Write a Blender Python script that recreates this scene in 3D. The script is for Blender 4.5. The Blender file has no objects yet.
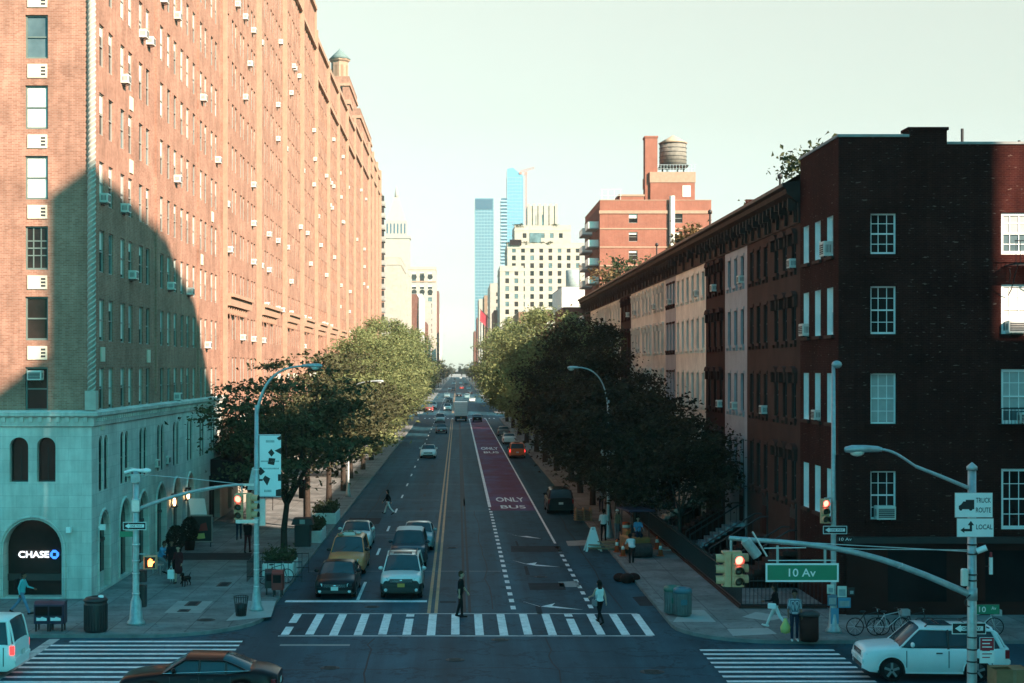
import bpy, bmesh, math, random
import numpy as np
from mathutils import Vector, Matrix
R = math.radians
rnd = random.Random(7)
SC = bpy.context.scene
COL = SC.collection
FPX, CX, CY, EYE = 1500.0, 457.5, 368.0, 10.3

def at(px, py, z=0.0):
    Y = FPX * (EYE - z) / (py - CY)
    return ((px - CX) * Y / FPX, Y)

# ------------------------------------------------------------------ materials
MATS = {}
def _new(name):
    m = bpy.data.materials.new(name); m.use_nodes = True
    nt = m.node_tree
    return m, nt, nt.nodes['Principled BSDF']

def N(nt, t, **kw):
    n = nt.nodes.new(t)
    for k, v in kw.items():
        if k in n.inputs: n.inputs[k].default_value = v
        else: setattr(n, k, v)
    return n

def mixcol(nt, fac, a, b, blend='MIX'):
    n = nt.nodes.new('ShaderNodeMix'); n.data_type = 'RGBA'; n.blend_type = blend
    for i, v in ((0, fac), (6, a), (7, b)):
        if hasattr(v, 'is_output'): nt.links.new(v, n.inputs[i])
        else: n.inputs[i].default_value = v
    return n.outputs[2]

def c4(c, k=1.0): return (min(1, c[0]*k), min(1, c[1]*k), min(1, c[2]*k), 1)

def noise(nt, scale, detail=4, rough=.6, coord=None, stretch=None):
    if coord is None:
        coord = nt.nodes.new('ShaderNodeNewGeometry').outputs['Position']
    if stretch:
        mp = nt.nodes.new('ShaderNodeMapping'); mp.inputs['Scale'].default_value = stretch
        nt.links.new(coord, mp.inputs['Vector']); coord = mp.outputs['Vector']
    n = N(nt, 'ShaderNodeTexNoise', Scale=scale, Detail=detail, Roughness=rough)
    nt.links.new(coord, n.inputs['Vector'])
    return n.outputs['Fac']

def ramp(nt, fac, stops):
    r = nt.nodes.new('ShaderNodeValToRGB')
    el = r.color_ramp.elements
    while len(el) < len(stops): el.new(.5)
    for e, (p, c) in zip(el, stops):
        e.position = p; e.color = c if len(c) == 4 else (*c, 1)
    nt.links.new(fac, r.inputs['Fac'])
    return r.outputs['Color']

def mat(name, col, rough=.6, metal=0.0, var=.18, scale=3.0, bump=0.0, spec=.5, coat=0.0, local=False, grime=0.0):
    if name in MATS: return MATS[name]
    m, nt, b = _new(name)
    co = nt.nodes.new('ShaderNodeTexCoord').outputs['Object'] if local else None
    if var:
        f = noise(nt, scale, coord=co)
        out = ramp(nt, f, [(.3, c4(col, 1-var)), (.7, c4(col, 1+var))])
        if grime:
            g = noise(nt, scale*.35, 6, .7, coord=co)
            gr = ramp(nt, g, [(.45, (0, 0, 0)), (.75, (grime,)*3)])
            out = mixcol(nt, gr, out, c4(col, .45))
        nt.links.new(out, b.inputs['Base Color'])
    else:
        b.inputs['Base Color'].default_value = c4(col)
    b.inputs['Roughness'].default_value = rough
    b.inputs['Metallic'].default_value = metal
    b.inputs['Specular IOR Level'].default_value = .1 if (rough >= .55 and spec == .5) else spec
    b.inputs['Coat Weight'].default_value = coat
    b.inputs['Coat Roughness'].default_value = .05
    if bump:
        f = noise(nt, scale*6, 5, coord=co)
        bn = N(nt, 'ShaderNodeBump', Strength=bump, Distance=.03)
        nt.links.new(f, bn.inputs['Height']); nt.links.new(bn.outputs[0], b.inputs['Normal'])
    MATS[name] = m
    return m

def emit(name, col, s):
    if name in MATS: return MATS[name]
    m, nt, b = _new(name)
    b.inputs['Base Color'].default_value = c4(col, .3)
    b.inputs['Emission Color'].default_value = c4(col)
    b.inputs['Emission Strength'].default_value = s
    MATS[name] = m
    return m

def brick(name, c1, c2, mortar, patch=.25, pale=None, palecol=None, course=.075, length=.22, rough=.85):
    """running-bond brick on any axis-aligned wall, with blotches and stray pale bricks"""
    if name in MATS: return MATS[name]
    m, nt, b = _new(name)
    pos = nt.nodes.new('ShaderNodeNewGeometry').outputs['Position']
    sp = nt.nodes.new('ShaderNodeSeparateXYZ'); nt.links.new(pos, sp.inputs[0])
    ad = N(nt, 'ShaderNodeMath', operation='ADD')
    nt.links.new(sp.outputs[0], ad.inputs[0]); nt.links.new(sp.outputs[1], ad.inputs[1])
    cb = nt.nodes.new('ShaderNodeCombineXYZ')
    nt.links.new(ad.outputs[0], cb.inputs[0]); nt.links.new(sp.outputs[2], cb.inputs[1])
    br = nt.nodes.new('ShaderNodeTexBrick')
    br.inputs['Scale'].default_value = 1.0
    br.inputs['Brick Width'].default_value = length
    br.inputs['Row Height'].default_value = course
    br.inputs['Mortar Size'].default_value = .008
    br.inputs['Color1'].default_value = c4(c1); br.inputs['Color2'].default_value = c4(c2)
    br.inputs['Mortar'].default_value = c4(mortar)
    nt.links.new(cb.outputs[0], br.inputs['Vector'])
    f = noise(nt, .55, 6, .65)
    v = ramp(nt, f, [(.3, (1-patch,)*3), (.7, (1+patch*.6,)*3)])
    out = mixcol(nt, 1.0, br.outputs['Color'], v, 'MULTIPLY')
    f3 = noise(nt, 1.0, 3, .6, stretch=(4, 4, .35))
    v3 = ramp(nt, f3, [(.35, (1-patch*.5,)*3), (.65, (1.05,)*3)])
    out = mixcol(nt, 1.0, out, v3, 'MULTIPLY')
    if pale:
        f2 = noise(nt, 1.0, 2, .5, coord=cb.outputs[0], stretch=(3.2, 11, 1))
        k = ramp(nt, f2, [(.66, (0, 0, 0)), (.72, (pale,)*3)])
        out = mixcol(nt, k, out, c4(palecol))
    nt.links.new(out, b.inputs['Base Color'])
    b.inputs['Roughness'].default_value = rough
    b.inputs['Specular IOR Level'].default_value = .05
    bn = N(nt, 'ShaderNodeBump', Strength=.35, Distance=.012)
    nt.links.new(br.outputs['Fac'], bn.inputs['Height']); bn.invert = True
    nt.links.new(bn.outputs[0], b.inputs['Normal'])
    MATS[name] = m
    return m

def stone(name, c, block=(1.1, .5), joint=.82, patch=.18, rough=.8):
    """ashlar blocks with faint joints, streaked by weather"""
    if name in MATS: return MATS[name]
    return brick(name, [x*1.05 for x in c], [x*.92 for x in c], [x*joint for x in c], patch=patch, course=block[1], length=block[0], rough=rough)

def glass(name, col, rough=.06, spec=.5, var=.5):
    return mat(name, col, rough=rough, var=var, scale=.45, spec=spec, coat=.0)

# ------------------------------------------------------------------ mesh builder
class MB:
    def __init__(s): s.V = []; s.F = []; s.M = []; s.S = []
    def add(s, vs, fs, m, smooth=False, T=None):
        o = len(s.V)
        if T is not None: vs = [T @ Vector(v) for v in vs]
        s.V.extend(tuple(v) for v in vs)
        for f in fs:
            s.F.append([i+o for i in f]); s.M.append(m); s.S.append(smooth)
    def box(s, x0, y0, z0, x1, y1, z1, m, T=None):
        if x0 > x1: x0, x1 = x1, x0
        if y0 > y1: y0, y1 = y1, y0
        if z0 > z1: z0, z1 = z1, z0
        vs = [(x0,y0,z0),(x1,y0,z0),(x1,y1,z0),(x0,y1,z0),(x0,y0,z1),(x1,y0,z1),(x1,y1,z1),(x0,y1,z1)]
        s.add(vs, [(0,3,2,1),(4,5,6,7),(0,1,5,4),(1,2,6,5),(2,3,7,6),(3,0,4,7)], m, False, T)
    def bbox(s, x0, y0, z0, x1, y1, z1, m, bv=.02, T=None):
        """box with chamfered vertical and top edges"""
        b = bv
        lo = [(x0+b,y0),(x1-b,y0),(x1,y0+b),(x1,y1-b),(x1-b,y1),(x0+b,y1),(x0,y1-b),(x0,y0+b)]
        ins = lambda p: (min(max(p[0], x0+b), x1-b), min(max(p[1], y0+b), y1-b))
        vs = [(x,y,z0) for x,y in lo] + [(x,y,z1-b) for x,y in lo] + [(*ins(p), z1) for p in lo]
        fs = [tuple(reversed(range(8)))]
        for k in (0, 8):
            for i in range(8):
                j = (i+1) % 8
                fs.append((k+i, k+j, k+8+j, k+8+i))
        fs.append(tuple(range(16, 24)))
        s.add(vs, fs, m, False, T)
    def quad(s, a, b, c, d, m, T=None): s.add([a,b,c,d], [(0,1,2,3)], m, False, T)
    def poly(s, pts, m, T=None): s.add(pts, [tuple(range(len(pts)))], m, False, T)
    def prism(s, pts, d, m, T=None, smooth=False):
        """pts: 3D polygon, extruded by vector d"""
        n = len(pts); d = Vector(d)
        vs = [Vector(p) for p in pts] + [Vector(p)+d for p in pts]
        fs = [tuple(range(n)), tuple(reversed(range(n, 2*n)))]
        for i in range(n):
            j = (i+1) % n; fs.append((j, i, n+i, n+j))
        s.add(vs, fs, m, smooth, T)
    def tube(s, path, rad, m, n=8, T=None, caps=True, smooth=True):
        P = [Vector(p) for p in path]
        if not hasattr(rad, '__len__'): rad = [rad]*len(P)
        vs = []; fs = []
        t0 = (P[1]-P[0]).normalized()
        u = t0.orthogonal().normalized()
        for i, p in enumerate(P):
            t = (P[min(i+1, len(P)-1)] - P[max(i-1, 0)])
            t = t.normalized() if t.length > 1e-9 else t0
            u = (u - t*u.dot(t))
            u = u.normalized() if u.length > 1e-6 else t.orthogonal().normalized()
            w = t.cross(u)
            for k in range(n):
                a = 2*math.pi*k/n
                vs.append(p + (u*math.cos(a) + w*math.sin(a))*rad[i])
        for i in range(len(P)-1):
            for k in range(n):
                l = (k+1) % n
                fs.append((i*n+k, i*n+l, (i+1)*n+l, (i+1)*n+k))
        s.add(vs, fs, m, smooth, T)
        if caps:
            e = (len(P)-1)*n
            s.add(vs[:n], [tuple(reversed(range(n)))], m, False, T)
            s.add(vs[e:e+n], [tuple(range(n))], m, False, T)
    def lathe(s, prof, c, m, n=16, T=None, smooth=True, axis='z'):
        """prof: [(r, h)] turned about an axis through c"""
        vs = []; fs = []
        for r, h in prof:
            for k in range(n):
                a = 2*math.pi*k/n
                p = (r*math.cos(a), r*math.sin(a), h)
                if axis == 'x': p = (p[2], p[0], p[1])
                if axis == 'y': p = (p[0], -p[2], p[1])
                vs.append((c[0]+p[0], c[1]+p[1], c[2]+p[2]))
        for i in range(len(prof)-1):
            for k in range(n):
                l = (k+1) % n
                fs.append((i*n+k, i*n+l, (i+1)*n+l, (i+1)*n+k))
        if prof[0][0] > 1e-4: fs.append(tuple(reversed(range(n))))
        if prof[-1][0] > 1e-4: fs.append(tuple(range((len(prof)-1)*n, len(prof)*n)))
        s.add(vs, fs, m, smooth, T)
    def ball(s, c, r, m, n=10, k=6, sc=(1,1,1), T=None):
        vs = [(c[0], c[1], c[2]-r*sc[2])]; fs = []
        for i in range(1, k):
            a = -math.pi/2 + math.pi*i/k
            for j in range(n):
                b = 2*math.pi*j/n
                vs.append((c[0]+r*sc[0]*math.cos(a)*math.cos(b), c[1]+r*sc[1]*math.cos(a)*math.sin(b), c[2]+r*sc[2]*math.sin(a)))
        vs.append((c[0], c[1], c[2]+r*sc[2]))
        for j in range(n):
            l = (j+1) % n
            fs.append((0, 1+l, 1+j))
            for i in range(k-2):
                o = 1+i*n
                fs.append((o+j, o+l, o+n+l, o+n+j))
            o = 1+(k-2)*n
            fs.append((o+j, o+l, len(vs)-1))
        s.add(vs, fs, m, True, T)
    def mesh(s, name):
        me = bpy.data.meshes.new(name)
        me.from_pydata(s.V, [], s.F)
        names = []
        for m in s.M:
            if m not in names: names.append(m)
        ix = {m: i for i, m in enumerate(names)}
        for m in names: me.materials.append(MATS[m] if isinstance(m, str) else m)
        me.polygons.foreach_set('material_index', [ix[m] for m in s.M])
        me.polygons.foreach_set('use_smooth', s.S)
        me.update()
        return me
    def build(s, name, parent=None, loc=None, rz=0.0, **props):
        o = bpy.data.objects.new(name, s.mesh(name)); COL.objects.link(o)
        if parent is not None: o.parent = parent
        if loc is not None: o.location = loc
        if rz: o.rotation_euler = (0, 0, rz)
        for k, v in props.items(): o[k] = v
        return o

def put(name, me, parent, loc, rz=0.0, scale=None, **props):
    o = bpy.data.objects.new(name, me); COL.objects.link(o)
    o.parent = parent; o.location = loc; o.rotation_euler = (0, 0, rz)
    if scale: o.scale = scale
    for k, v in props.items(): o[k] = v
    return o

def thing(name, label, cat, loc=(0, 0, 0), rz=0.0, group=None):
    o = bpy.data.objects.new(name, None); COL.objects.link(o)
    o.location = loc; o.rotation_euler = (0, 0, rz); o.empty_display_size = .3
    o['label'] = label; o['category'] = cat
    if group: o['group'] = group
    return o

def tag(o, label, cat, group=None):
    o['label'] = label; o['category'] = cat
    if group: o['group'] = group
    return o

def struct(o, kind='structure'):
    o['kind'] = kind
    return o

def kids(o): return list(o.children)
def dup(root, loc, rz, label, group=None):
    r = root.copy(); COL.objects.link(r); r.location = loc; r.rotation_euler = (0, 0, rz)
    r['label'] = label
    if group: r['group'] = group
    def rec(a, b):
        for ch in kids(a):
            c = ch.copy(); COL.objects.link(c); c.parent = b
            rec(ch, c)
    rec(root, r)
    return r

# ------------------------------------------------------------------ lettering
_TXT = {}
def text_geo(txt, size=1.0, bold=0.0, ext=0.0):
    key = (txt, bold, ext)
    if key not in _TXT:
        cu = bpy.data.curves.new('lettering', 'FONT'); cu.body = txt; cu.size = 1.0
        cu.align_x = 'CENTER'; cu.align_y = 'CENTER'; cu.offset = bold; cu.extrude = ext; cu.resolution_u = 3
        ob = bpy.data.objects.new('lettering', cu); COL.objects.link(ob)
        dg = bpy.context.evaluated_depsgraph_get()
        me = bpy.data.meshes.new_from_object(ob.evaluated_get(dg))
        vs = [tuple(v.co) for v in me.vertices]; fs = [tuple(p.vertices) for p in me.polygons]
        bpy.data.objects.remove(ob); bpy.data.curves.remove(cu); bpy.data.meshes.remove(me)
        _TXT[key] = (vs, fs)
    return _TXT[key]
def text(mb, txt, w, h, m, T, bold=0.0):
    """lettering filling w x h in the local xy plane of T"""
    vs, fs = text_geo(txt, 1.0, bold)
    xs = [v[0] for v in vs]; ys = [v[1] for v in vs]
    cx, cy = (min(xs)+max(xs))/2, (min(ys)+max(ys))/2
    kx = w/(max(xs)-min(xs)); ky = h/(max(ys)-min(ys))
    mb.add([((x-cx)*kx, (y-cy)*ky, 0) for x, y, z in vs], fs, m, False, T)
def face_T(loc, rz=0.0):
    """local x right, y up, z towards the viewer, for a sign that faces -Y turned by rz"""
    return Matrix.Translation(loc) @ Matrix.Rotation(rz, 4, 'Z') @ Matrix.Rotation(R(90), 4, 'X')

# ------------------------------------------------------------------ walls with openings
def wall(mb, o, u, width, z0, z1, ops, m, depth=.22, rm=None, n=None, seg=8):
    """o: corner, u: unit 2D direction along the wall (viewer sees it left to right); n: outward 2D normal.
    ops: (u0, u1, za, zb, arch) openings; arch True rounds the head."""
    ux, uy = u
    if n is None: n = (uy, -ux)
    rm = rm or m
    P = lambda a, z, d=0.0: (o[0]+ux*a - n[0]*d, o[1]+uy*a - n[1]*d, z)
    us = sorted({0.0, width, *[round(q[0], 4) for q in ops], *[round(q[1], 4) for q in ops]})
    zs = sorted({z0, z1, *[round(q[2], 4) for q in ops], *[round(q[3], 4) for q in ops]})
    ui = {v: i for i, v in enumerate(us)}; zi = {v: i for i, v in enumerate(zs)}
    hole = set()
    for q in ops:
        for i in range(ui[round(q[0], 4)], ui[round(q[1], 4)]):
            for j in range(zi[round(q[2], 4)], zi[round(q[3], 4)]): hole.add((i, j))
    for j in range(len(zs)-1):
        i = 0
        while i < len(us)-1:
            if (i, j) in hole: i += 1; continue
            k = i
            while k+1 < len(us)-1 and (k+1, j) not in hole: k += 1
            mb.quad(P(us[i], zs[j]), P(us[k+1], zs[j]), P(us[k+1], zs[j+1]), P(us[i], zs[j+1]), m)
            i = k+1
    for q in ops:
        a, b, za, zb = q[:4]; arch = q[4] if len(q) > 4 else False
        dp = q[5] if len(q) > 5 else depth
        if not arch:
            mb.quad(P(a, za), P(a, zb), P(a, zb, dp), P(a, za, dp), rm)
            mb.quad(P(b, zb), P(b, za), P(b, za, dp), P(b, zb, dp), rm)
            mb.quad(P(a, zb), P(b, zb), P(b, zb, dp), P(a, zb, dp), rm)
        else:
            r = (b-a)/2; zs0 = zb-r; c = (a+b)/2
            arc = [(c + r*math.cos(math.pi - math.pi*k/(2*seg)), zs0 + r*math.sin(math.pi*k/(2*seg))) for k in range(2*seg+1)]
            for k in range(seg):
                mb.poly([P(a, zb), P(*arc[k]), P(*arc[k+1])], m)
            for k in range(seg, 2*seg):
                mb.poly([P(b, zb), P(*arc[k]), P(*arc[k+1])], m)
            mb.quad(P(a, za), P(a, zs0), P(a, zs0, dp), P(a, za, dp), rm)
            mb.quad(P(b, zs0), P(b, za), P(b, za, dp), P(b, zs0, dp), rm)
            for k in range(2*seg):
                mb.quad(P(*arc[k]), P(*arc[k+1]), P(*arc[k+1], dp), P(*arc[k], dp), rm)
        if za > z0+.01:
            mb.quad(P(a, za), P(a, za, dp), P(b, za, dp), P(b, za), rm)

# ------------------------------------------------------------------ windows
_WIN = {}
def window_mesh(w, h, fm, gm, cols=1, rows=2, bar=.05, munt=.025, blind=None, bfrac=.0, arch=False, pane_only=None):
    """sash window in a local frame: x across, z up from the sill, -y outward."""
    key = (round(w, 3), round(h, 3), fm, gm, cols, rows, bar, blind, bfrac, arch, pane_only)
    if key in _WIN: return _WIN[key]
    fr = MB(); gl = MB()
    x0, x1 = -w/2, w/2
    def arcpts(rr, base, y):
        return [(rr*math.cos(math.pi*k/12), y, base + rr*math.sin(math.pi*k/12)) for k in range(13)]
    top = h - w/2 if arch else h
    gl.quad((x0, .03, 0), (x1, .03, 0), (x1, .03, top), (x0, .03, top), gm)
    if arch:
        gl.poly(arcpts(w/2, top, .03), gm)
        pts = [(p[0], 0, p[2]) for p in arcpts(w/2-bar/2, top, 0)]
        fr.tube(pts, bar/2, fm, 6)
    if blind and bfrac > 0:
        gl.quad((x0+bar, .022, h*(1-bfrac)), (x1-bar, .022, h*(1-bfrac)), (x1-bar, .022, h-bar), (x0+bar, .022, h-bar), blind)
    fr.box(x0, -.03, 0, x0+bar, .03, top, fm); fr.box(x1-bar, -.03, 0, x1, .03, top, fm)
    fr.box(x0+bar, -.03, 0, x1-bar, .03, bar*1.3, fm)
    if not arch: fr.box(x0+bar, -.03, h-bar, x1-bar, .03, h, fm)
    if rows >= 2:
        fr.box(x0+bar, -.025, h*.5-.03, x1-bar, .02, h*.5+.03, fm)
    for k in range(1, cols):
        x = x0 + w*k/cols
        fr.box(x-munt/2, 0, bar*1.3, x+munt/2, .02, top-bar*.5, fm)
    if rows > 2:
        for k in range(1, rows):
            z = h*k/rows
            if abs(z-h*.5) > .05: fr.box(x0+bar, .002, z-munt/2, x1-bar, .018, z+munt/2, fm)
    if pane_only == 'pane': me = gl.mesh('pane')
    elif pane_only == 'frame': me = fr.mesh('window')
    else:
        o = len(fr.V); fr.V += gl.V; fr.F += [[i+o for i in f] for f in gl.F]; fr.M += gl.M; fr.S += gl.S
        me = fr.mesh('window')
    _WIN[key] = me
    return me

def add_mesh(mb, me, loc, rz):
    T = Matrix.Translation(loc) @ Matrix.Rotation(rz, 4, 'Z')
    o = len(mb.V)
    mb.V += [tuple(T @ v.co) for v in me.vertices]
    names = [m.name for m in me.materials]
    for p in me.polygons:
        mb.F.append([i+o for i in p.vertices]); mb.M.append(names[p.material_index]); mb.S.append(p.use_smooth)

def seen_size(loc, h):
    y = max(loc[1], 1)
    py = CY - FPX*(loc[2]+h/2-EYE)/y; px = CX + FPX*loc[0]/y
    if py < -20 or py > 700 or px < -20 or px > 1044: return 0
    return FPX*h/y

def place_windows(bld, specs, cap=100, split=False):
    """specs: (mesh, loc, rz, h[, pane mesh]); the cap largest in view are parts of their own, the rest one part"""
    specs = sorted(specs, key=lambda q: -seen_size(q[1], q[3]))
    rest = MB()
    for i, q in enumerate(specs):
        if i < cap and seen_size(q[1], q[3]) > 0:
            w = put('window', q[0], bld, q[1], q[2])
            if len(q) > 4: put('pane', q[4], w, (0, 0, 0))
        else:
            add_mesh(rest, q[0], q[1], q[2])
            if len(q) > 4: add_mesh(rest, q[4], q[1], q[2])
    if rest.F: rest.build('window', bld, kind='stuff')

def ac_mesh(kind=0):
    key = ('ac', kind)
    if key in _WIN: return _WIN[key]
    b = MB(); w, h, d = .62, .42, .5
    b.bbox(-w/2, -d+.1, 0, w/2, .1, h, 'ac_shell', .02)
    b.box(-w/2+.05, -d+.092, .06, w/2-.05, -d+.1, h-.07, 'ac_grille')
    for k in range(5): b.box(-w/2+.05, -d+.085, .09+k*.06, w/2-.05, -d+.091, .105+k*.06, 'ac_shell')
    for s in (-1, 1):
        for k in range(4): b.box(s*w/2-.003*(s < 0), -d+.2+k*.06, .1, s*w/2+.003*(s > 0), -d+.225+k*.06, .32, 'ac_grille')
    b.tube([(-.2, .1, -.16), (-.2, -d+.15, -.005)], .015, 'ac_grille', 5); b.tube([(.2, .1, -.16), (.2, -d+.15, -.005)], .015, 'ac_grille', 5)
    _WIN[key] = b.mesh('air_conditioner')
    return _WIN[key]
# ------------------------------------------------------------------ the materials of the place
brick('orange_brick', (.42, .215, .15), (.31, .145, .098), (.40, .27, .21), patch=.3, pale=.5, palecol=(.40, .24, .17))
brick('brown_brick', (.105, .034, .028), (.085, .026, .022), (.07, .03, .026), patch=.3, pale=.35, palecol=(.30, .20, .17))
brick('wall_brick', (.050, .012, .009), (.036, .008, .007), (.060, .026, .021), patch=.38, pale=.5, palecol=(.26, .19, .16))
brick('red_brick', (.33, .125, .085), (.29, .10, .068), (.28, .15, .11), patch=.15)
brick('tan_brick', (.32, .20, .13), (.28, .17, .11), (.27, .18, .13), patch=.15)
brick('far_brick', (.20, .085, .06), (.17, .068, .05), (.18, .10, .08), patch=.2)
stone('limestone', (.66, .63, .57), (1.15, .52), joint=.70, patch=.26)
stone('cream_stone', (.44, .385, .32), (1.2, .6), joint=.93, patch=.08)
stone('pale_stone', (.41, .355, .30), (1.2, .6), joint=.95, patch=.06)
mat('pale_column', (.47, .42, .36), .8, var=.1)
mat('quoin', (.39, .24, .17), .8, var=.12, scale=2)
mat('cream_paint', (.84, .75, .65), .7, var=.16, scale=.8, grime=.3)
mat('cream_paint_worn', (.68, .60, .52), .7, var=.25, scale=.6, grime=.5)
mat('grey_paint', (.40, .39, .41), .7, var=.12, scale=.8, grime=.25)
mat('white_paint_wall', (.74, .68, .60), .7, var=.12, scale=.8, grime=.25)
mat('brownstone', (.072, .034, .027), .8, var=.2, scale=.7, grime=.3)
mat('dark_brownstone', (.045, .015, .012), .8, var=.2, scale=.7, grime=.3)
mat('cornice_brown', (.055, .032, .026), .7, var=.25, scale=2)
mat('cornice_rim', (.22, .15, .12), .6, var=.2, scale=2)
mat('coping', (.30, .30, .29), .7)
mat('roof_felt', (.06, .058, .056), .95, var=.3, scale=.4)
mat('white_trim', (.86, .86, .83), .45, var=.06)
mat('green_trim', (.13, .17, .15), .5, var=.1)
mat('dark_trim', (.03, .026, .025), .5, var=.1)
mat('grey_trim', (.30, .29, .26), .5, var=.1)
glass('glass_dark', (.012, .011, .011), .06, spec=.25)
glass('glass_room', (.028, .018, .016), .08, spec=.22)
glass('glass_teal', (.10, .15, .16), .05)
mat('blind_white', (.72, .70, .62), .35, var=.06, spec=.6)
mat('blind_grey', (.42, .43, .41), .3, var=.1, spec=.6)
mat('ac_shell', (.62, .60, .54), .5, var=.08)
mat('ac_grille', (.06, .06, .06), .6, var=0)
mat('sleeve', (.66, .60, .47), .6, var=.05)
mat('asphalt', (.062, .066, .07), .9, var=.0)
mat('iron', (.018, .017, .018), .5, var=.2, scale=8)
mat('pole_paint', (.40, .44, .44), .42, metal=.35, var=.18, scale=6, grime=.35)
mat('alu', (.66, .67, .66), .35, metal=.6, var=.12, scale=5)
mat('concrete', (.33, .32, .30), .85, var=.15, scale=1.2, grime=.3)
mat('planter_white', (.74, .73, .69), .8, var=.1, grime=.3)
mat('rubber', (.014, .014, .015), .75, var=.1)
mat('black_plastic', (.02, .02, .021), .45, var=.1)
mat('black_paint', (.012, .012, .014), .25, var=0, coat=.6)
mat('sign_white', (.86, .87, .84), .4, var=.04)
mat('sign_black', (.012, .012, .012), .5, var=0)
mat('sign_green', (.005, .22, .115), .4, var=.06)
mat('sign_red', (.36, .015, .03), .45, var=.05)
mat('sign_blue', (.03, .12, .4), .45, var=.05)
mat('signal_yellow', (.66, .36, .19), .5, var=.12, scale=6)
mat('signal_dark', (.015, .013, .012), .5, var=0)
emit('lamp_red', (1.0, .10, .07), 3.2)
emit('lamp_hand', (1.0, .24, .05), 3.0)
emit('lantern_glow', (1.0, .62, .28), 5.0)
emit('sign_glow', (.9, .95, 1.0), .95)
emit('sign_glow_blue', (.03, .16, .85), 1.0)
emit('tail_glow', (1.0, .03, .03), 1.2)
mat('lens_off', (.05, .035, .02), .3, var=0)
mat('wood_tank', (.22, .19, .16), .8, var=.2, scale=2)
mat('tank_cone', (.50, .36, .25), .7, var=.1)
mat('slate', (.16, .21, .20), .6, var=.15)
mat('card', (.30, .17, .09), .8, var=.15, scale=4)
mat('orange_plastic', (.62, .085, .02), .5, var=.1)
mat('reflective', (.8, .78, .7), .4, var=0)
mat('timber', (.30, .2, .12), .8, var=.2, scale=5)
mat('bag_yellow', (.55, .52, .16), .5, var=.1)
mat('machine_orange', (.32, .12, .03), .45, var=.15, scale=4, grime=.4)
mat('bin_green', (.05, .15, .11), .5, var=.1); mat('bin_blue', (.06, .15, .19), .5, var=.1)
mat('mail_blue', (.02, .023, .05), .4, var=.1)
mat('news_red', (.25, .025, .02), .45, var=.1)
mat('awning_cloth', (.018, .012, .012), .8, var=.2)
mat('canvas', (.86, .88, .86), .7, var=.04, scale=2)
mat('soil', (.04, .03, .022), .95)
mat('fabric_screen', (.05, .05, .05), .9)

def road_mat():
    m, nt, b = _new('asphalt_road')
    base = ramp(nt, noise(nt, .35, 6, .7), [(.3, (.011, .052, .072)), (.72, (.025, .085, .115))])
    fine = ramp(nt, noise(nt, 14, 3, .7), [(.3, (.8,)*3), (.7, (1.18,)*3)])
    out = mixcol(nt, 1.0, base, fine, 'MULTIPLY')
    st = ramp(nt, noise(nt, .6, 4, .6, stretch=(2.2, .07, 1)), [(.38, (.7,)*3), (.6, (1.1,)*3)])
    out = mixcol(nt, .75, out, st, 'MULTIPLY')
    wp = ramp(nt, noise(nt, 1.0, 2, .5, stretch=(.42, .01, 1)), [(.36, (.6,)*3), (.5, (1.0,)*3), (.64, (1.4,)*3)])
    out = mixcol(nt, .8, out, wp, 'MULTIPLY')
    ck = noise(nt, .22, 9, .6)
    crack = ramp(nt, ck, [(.489, (1,)*3), (.496, (.4,)*3), (.504, (.4,)*3), (.511, (1,)*3)])
    out = mixcol(nt, .8, out, crack, 'MULTIPLY')
    oil = ramp(nt, noise(nt, .9, 3, .5, stretch=(1.3, .5, 1)), [(.62, (1,)*3), (.74, (.5,)*3)])
    out = mixcol(nt, .9, out, oil, 'MULTIPLY')
    nt.links.new(out, b.inputs['Base Color'])
    b.inputs['Roughness'].default_value = .65
    b.inputs['Specular IOR Level'].default_value = .12
    bn = N(nt, 'ShaderNodeBump', Strength=.12, Distance=.006)
    nt.links.new(noise(nt, 40, 2), bn.inputs['Height']); nt.links.new(bn.outputs[0], b.inputs['Normal'])
    MATS['asphalt_road'] = m
road_mat()
def paint_mat(name, col, under, wear, scale=1.6):
    """road paint rubbed through to the asphalt in patches"""
    m, nt, b = _new(name)
    k = ramp(nt, noise(nt, scale, 8, .75), [(.5-.25*wear, (1, 1, 1)), (.5+.42*(1-wear), (0, 0, 0))])
    tone = ramp(nt, noise(nt, .8, 4), [(.3, c4(col, .85)), (.7, c4(col, 1.1))])
    out = mixcol(nt, k, c4(under), tone)
    k2 = ramp(nt, noise(nt, 9, 3, .7), [(.2, (.82,)*3), (.7, (1.05,)*3)])
    out = mixcol(nt, 1.0, out, k2, 'MULTIPLY')
    nt.links.new(out, b.inputs['Base Color']); b.inputs['Roughness'].default_value = .65
    MATS[name] = m
paint_mat('paint_white', (.88, .88, .86), (.16, .17, .17), .16, 3.2)
paint_mat('paint_thin', (.6, .6, .58), (.09, .09, .1), .4)
paint_mat('paint_yellow', (.55, .30, .13), (.12, .1, .09), .3)
def bus_mat():
    m, nt, b = _new('paint_bus')
    f = noise(nt, .7, 6, .65, stretch=(.5, .16, 1))
    out = ramp(nt, f, [(.34, (.125, .022, .048)), (.49, (.125, .042, .092)), (.62, (.115, .085, .18))])
    f2 = noise(nt, 1.0, 3, .6, stretch=(.15, 1.6, 1))
    out = mixcol(nt, 1.0, out, ramp(nt, f2, [(.35, (.8,)*3), (.7, (1.25,)*3)]), 'MULTIPLY')
    nt.links.new(out, b.inputs['Base Color']); b.inputs['Roughness'].default_value = .7; b.inputs['Specular IOR Level'].default_value = .12
    MATS['paint_bus'] = m
bus_mat()
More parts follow.
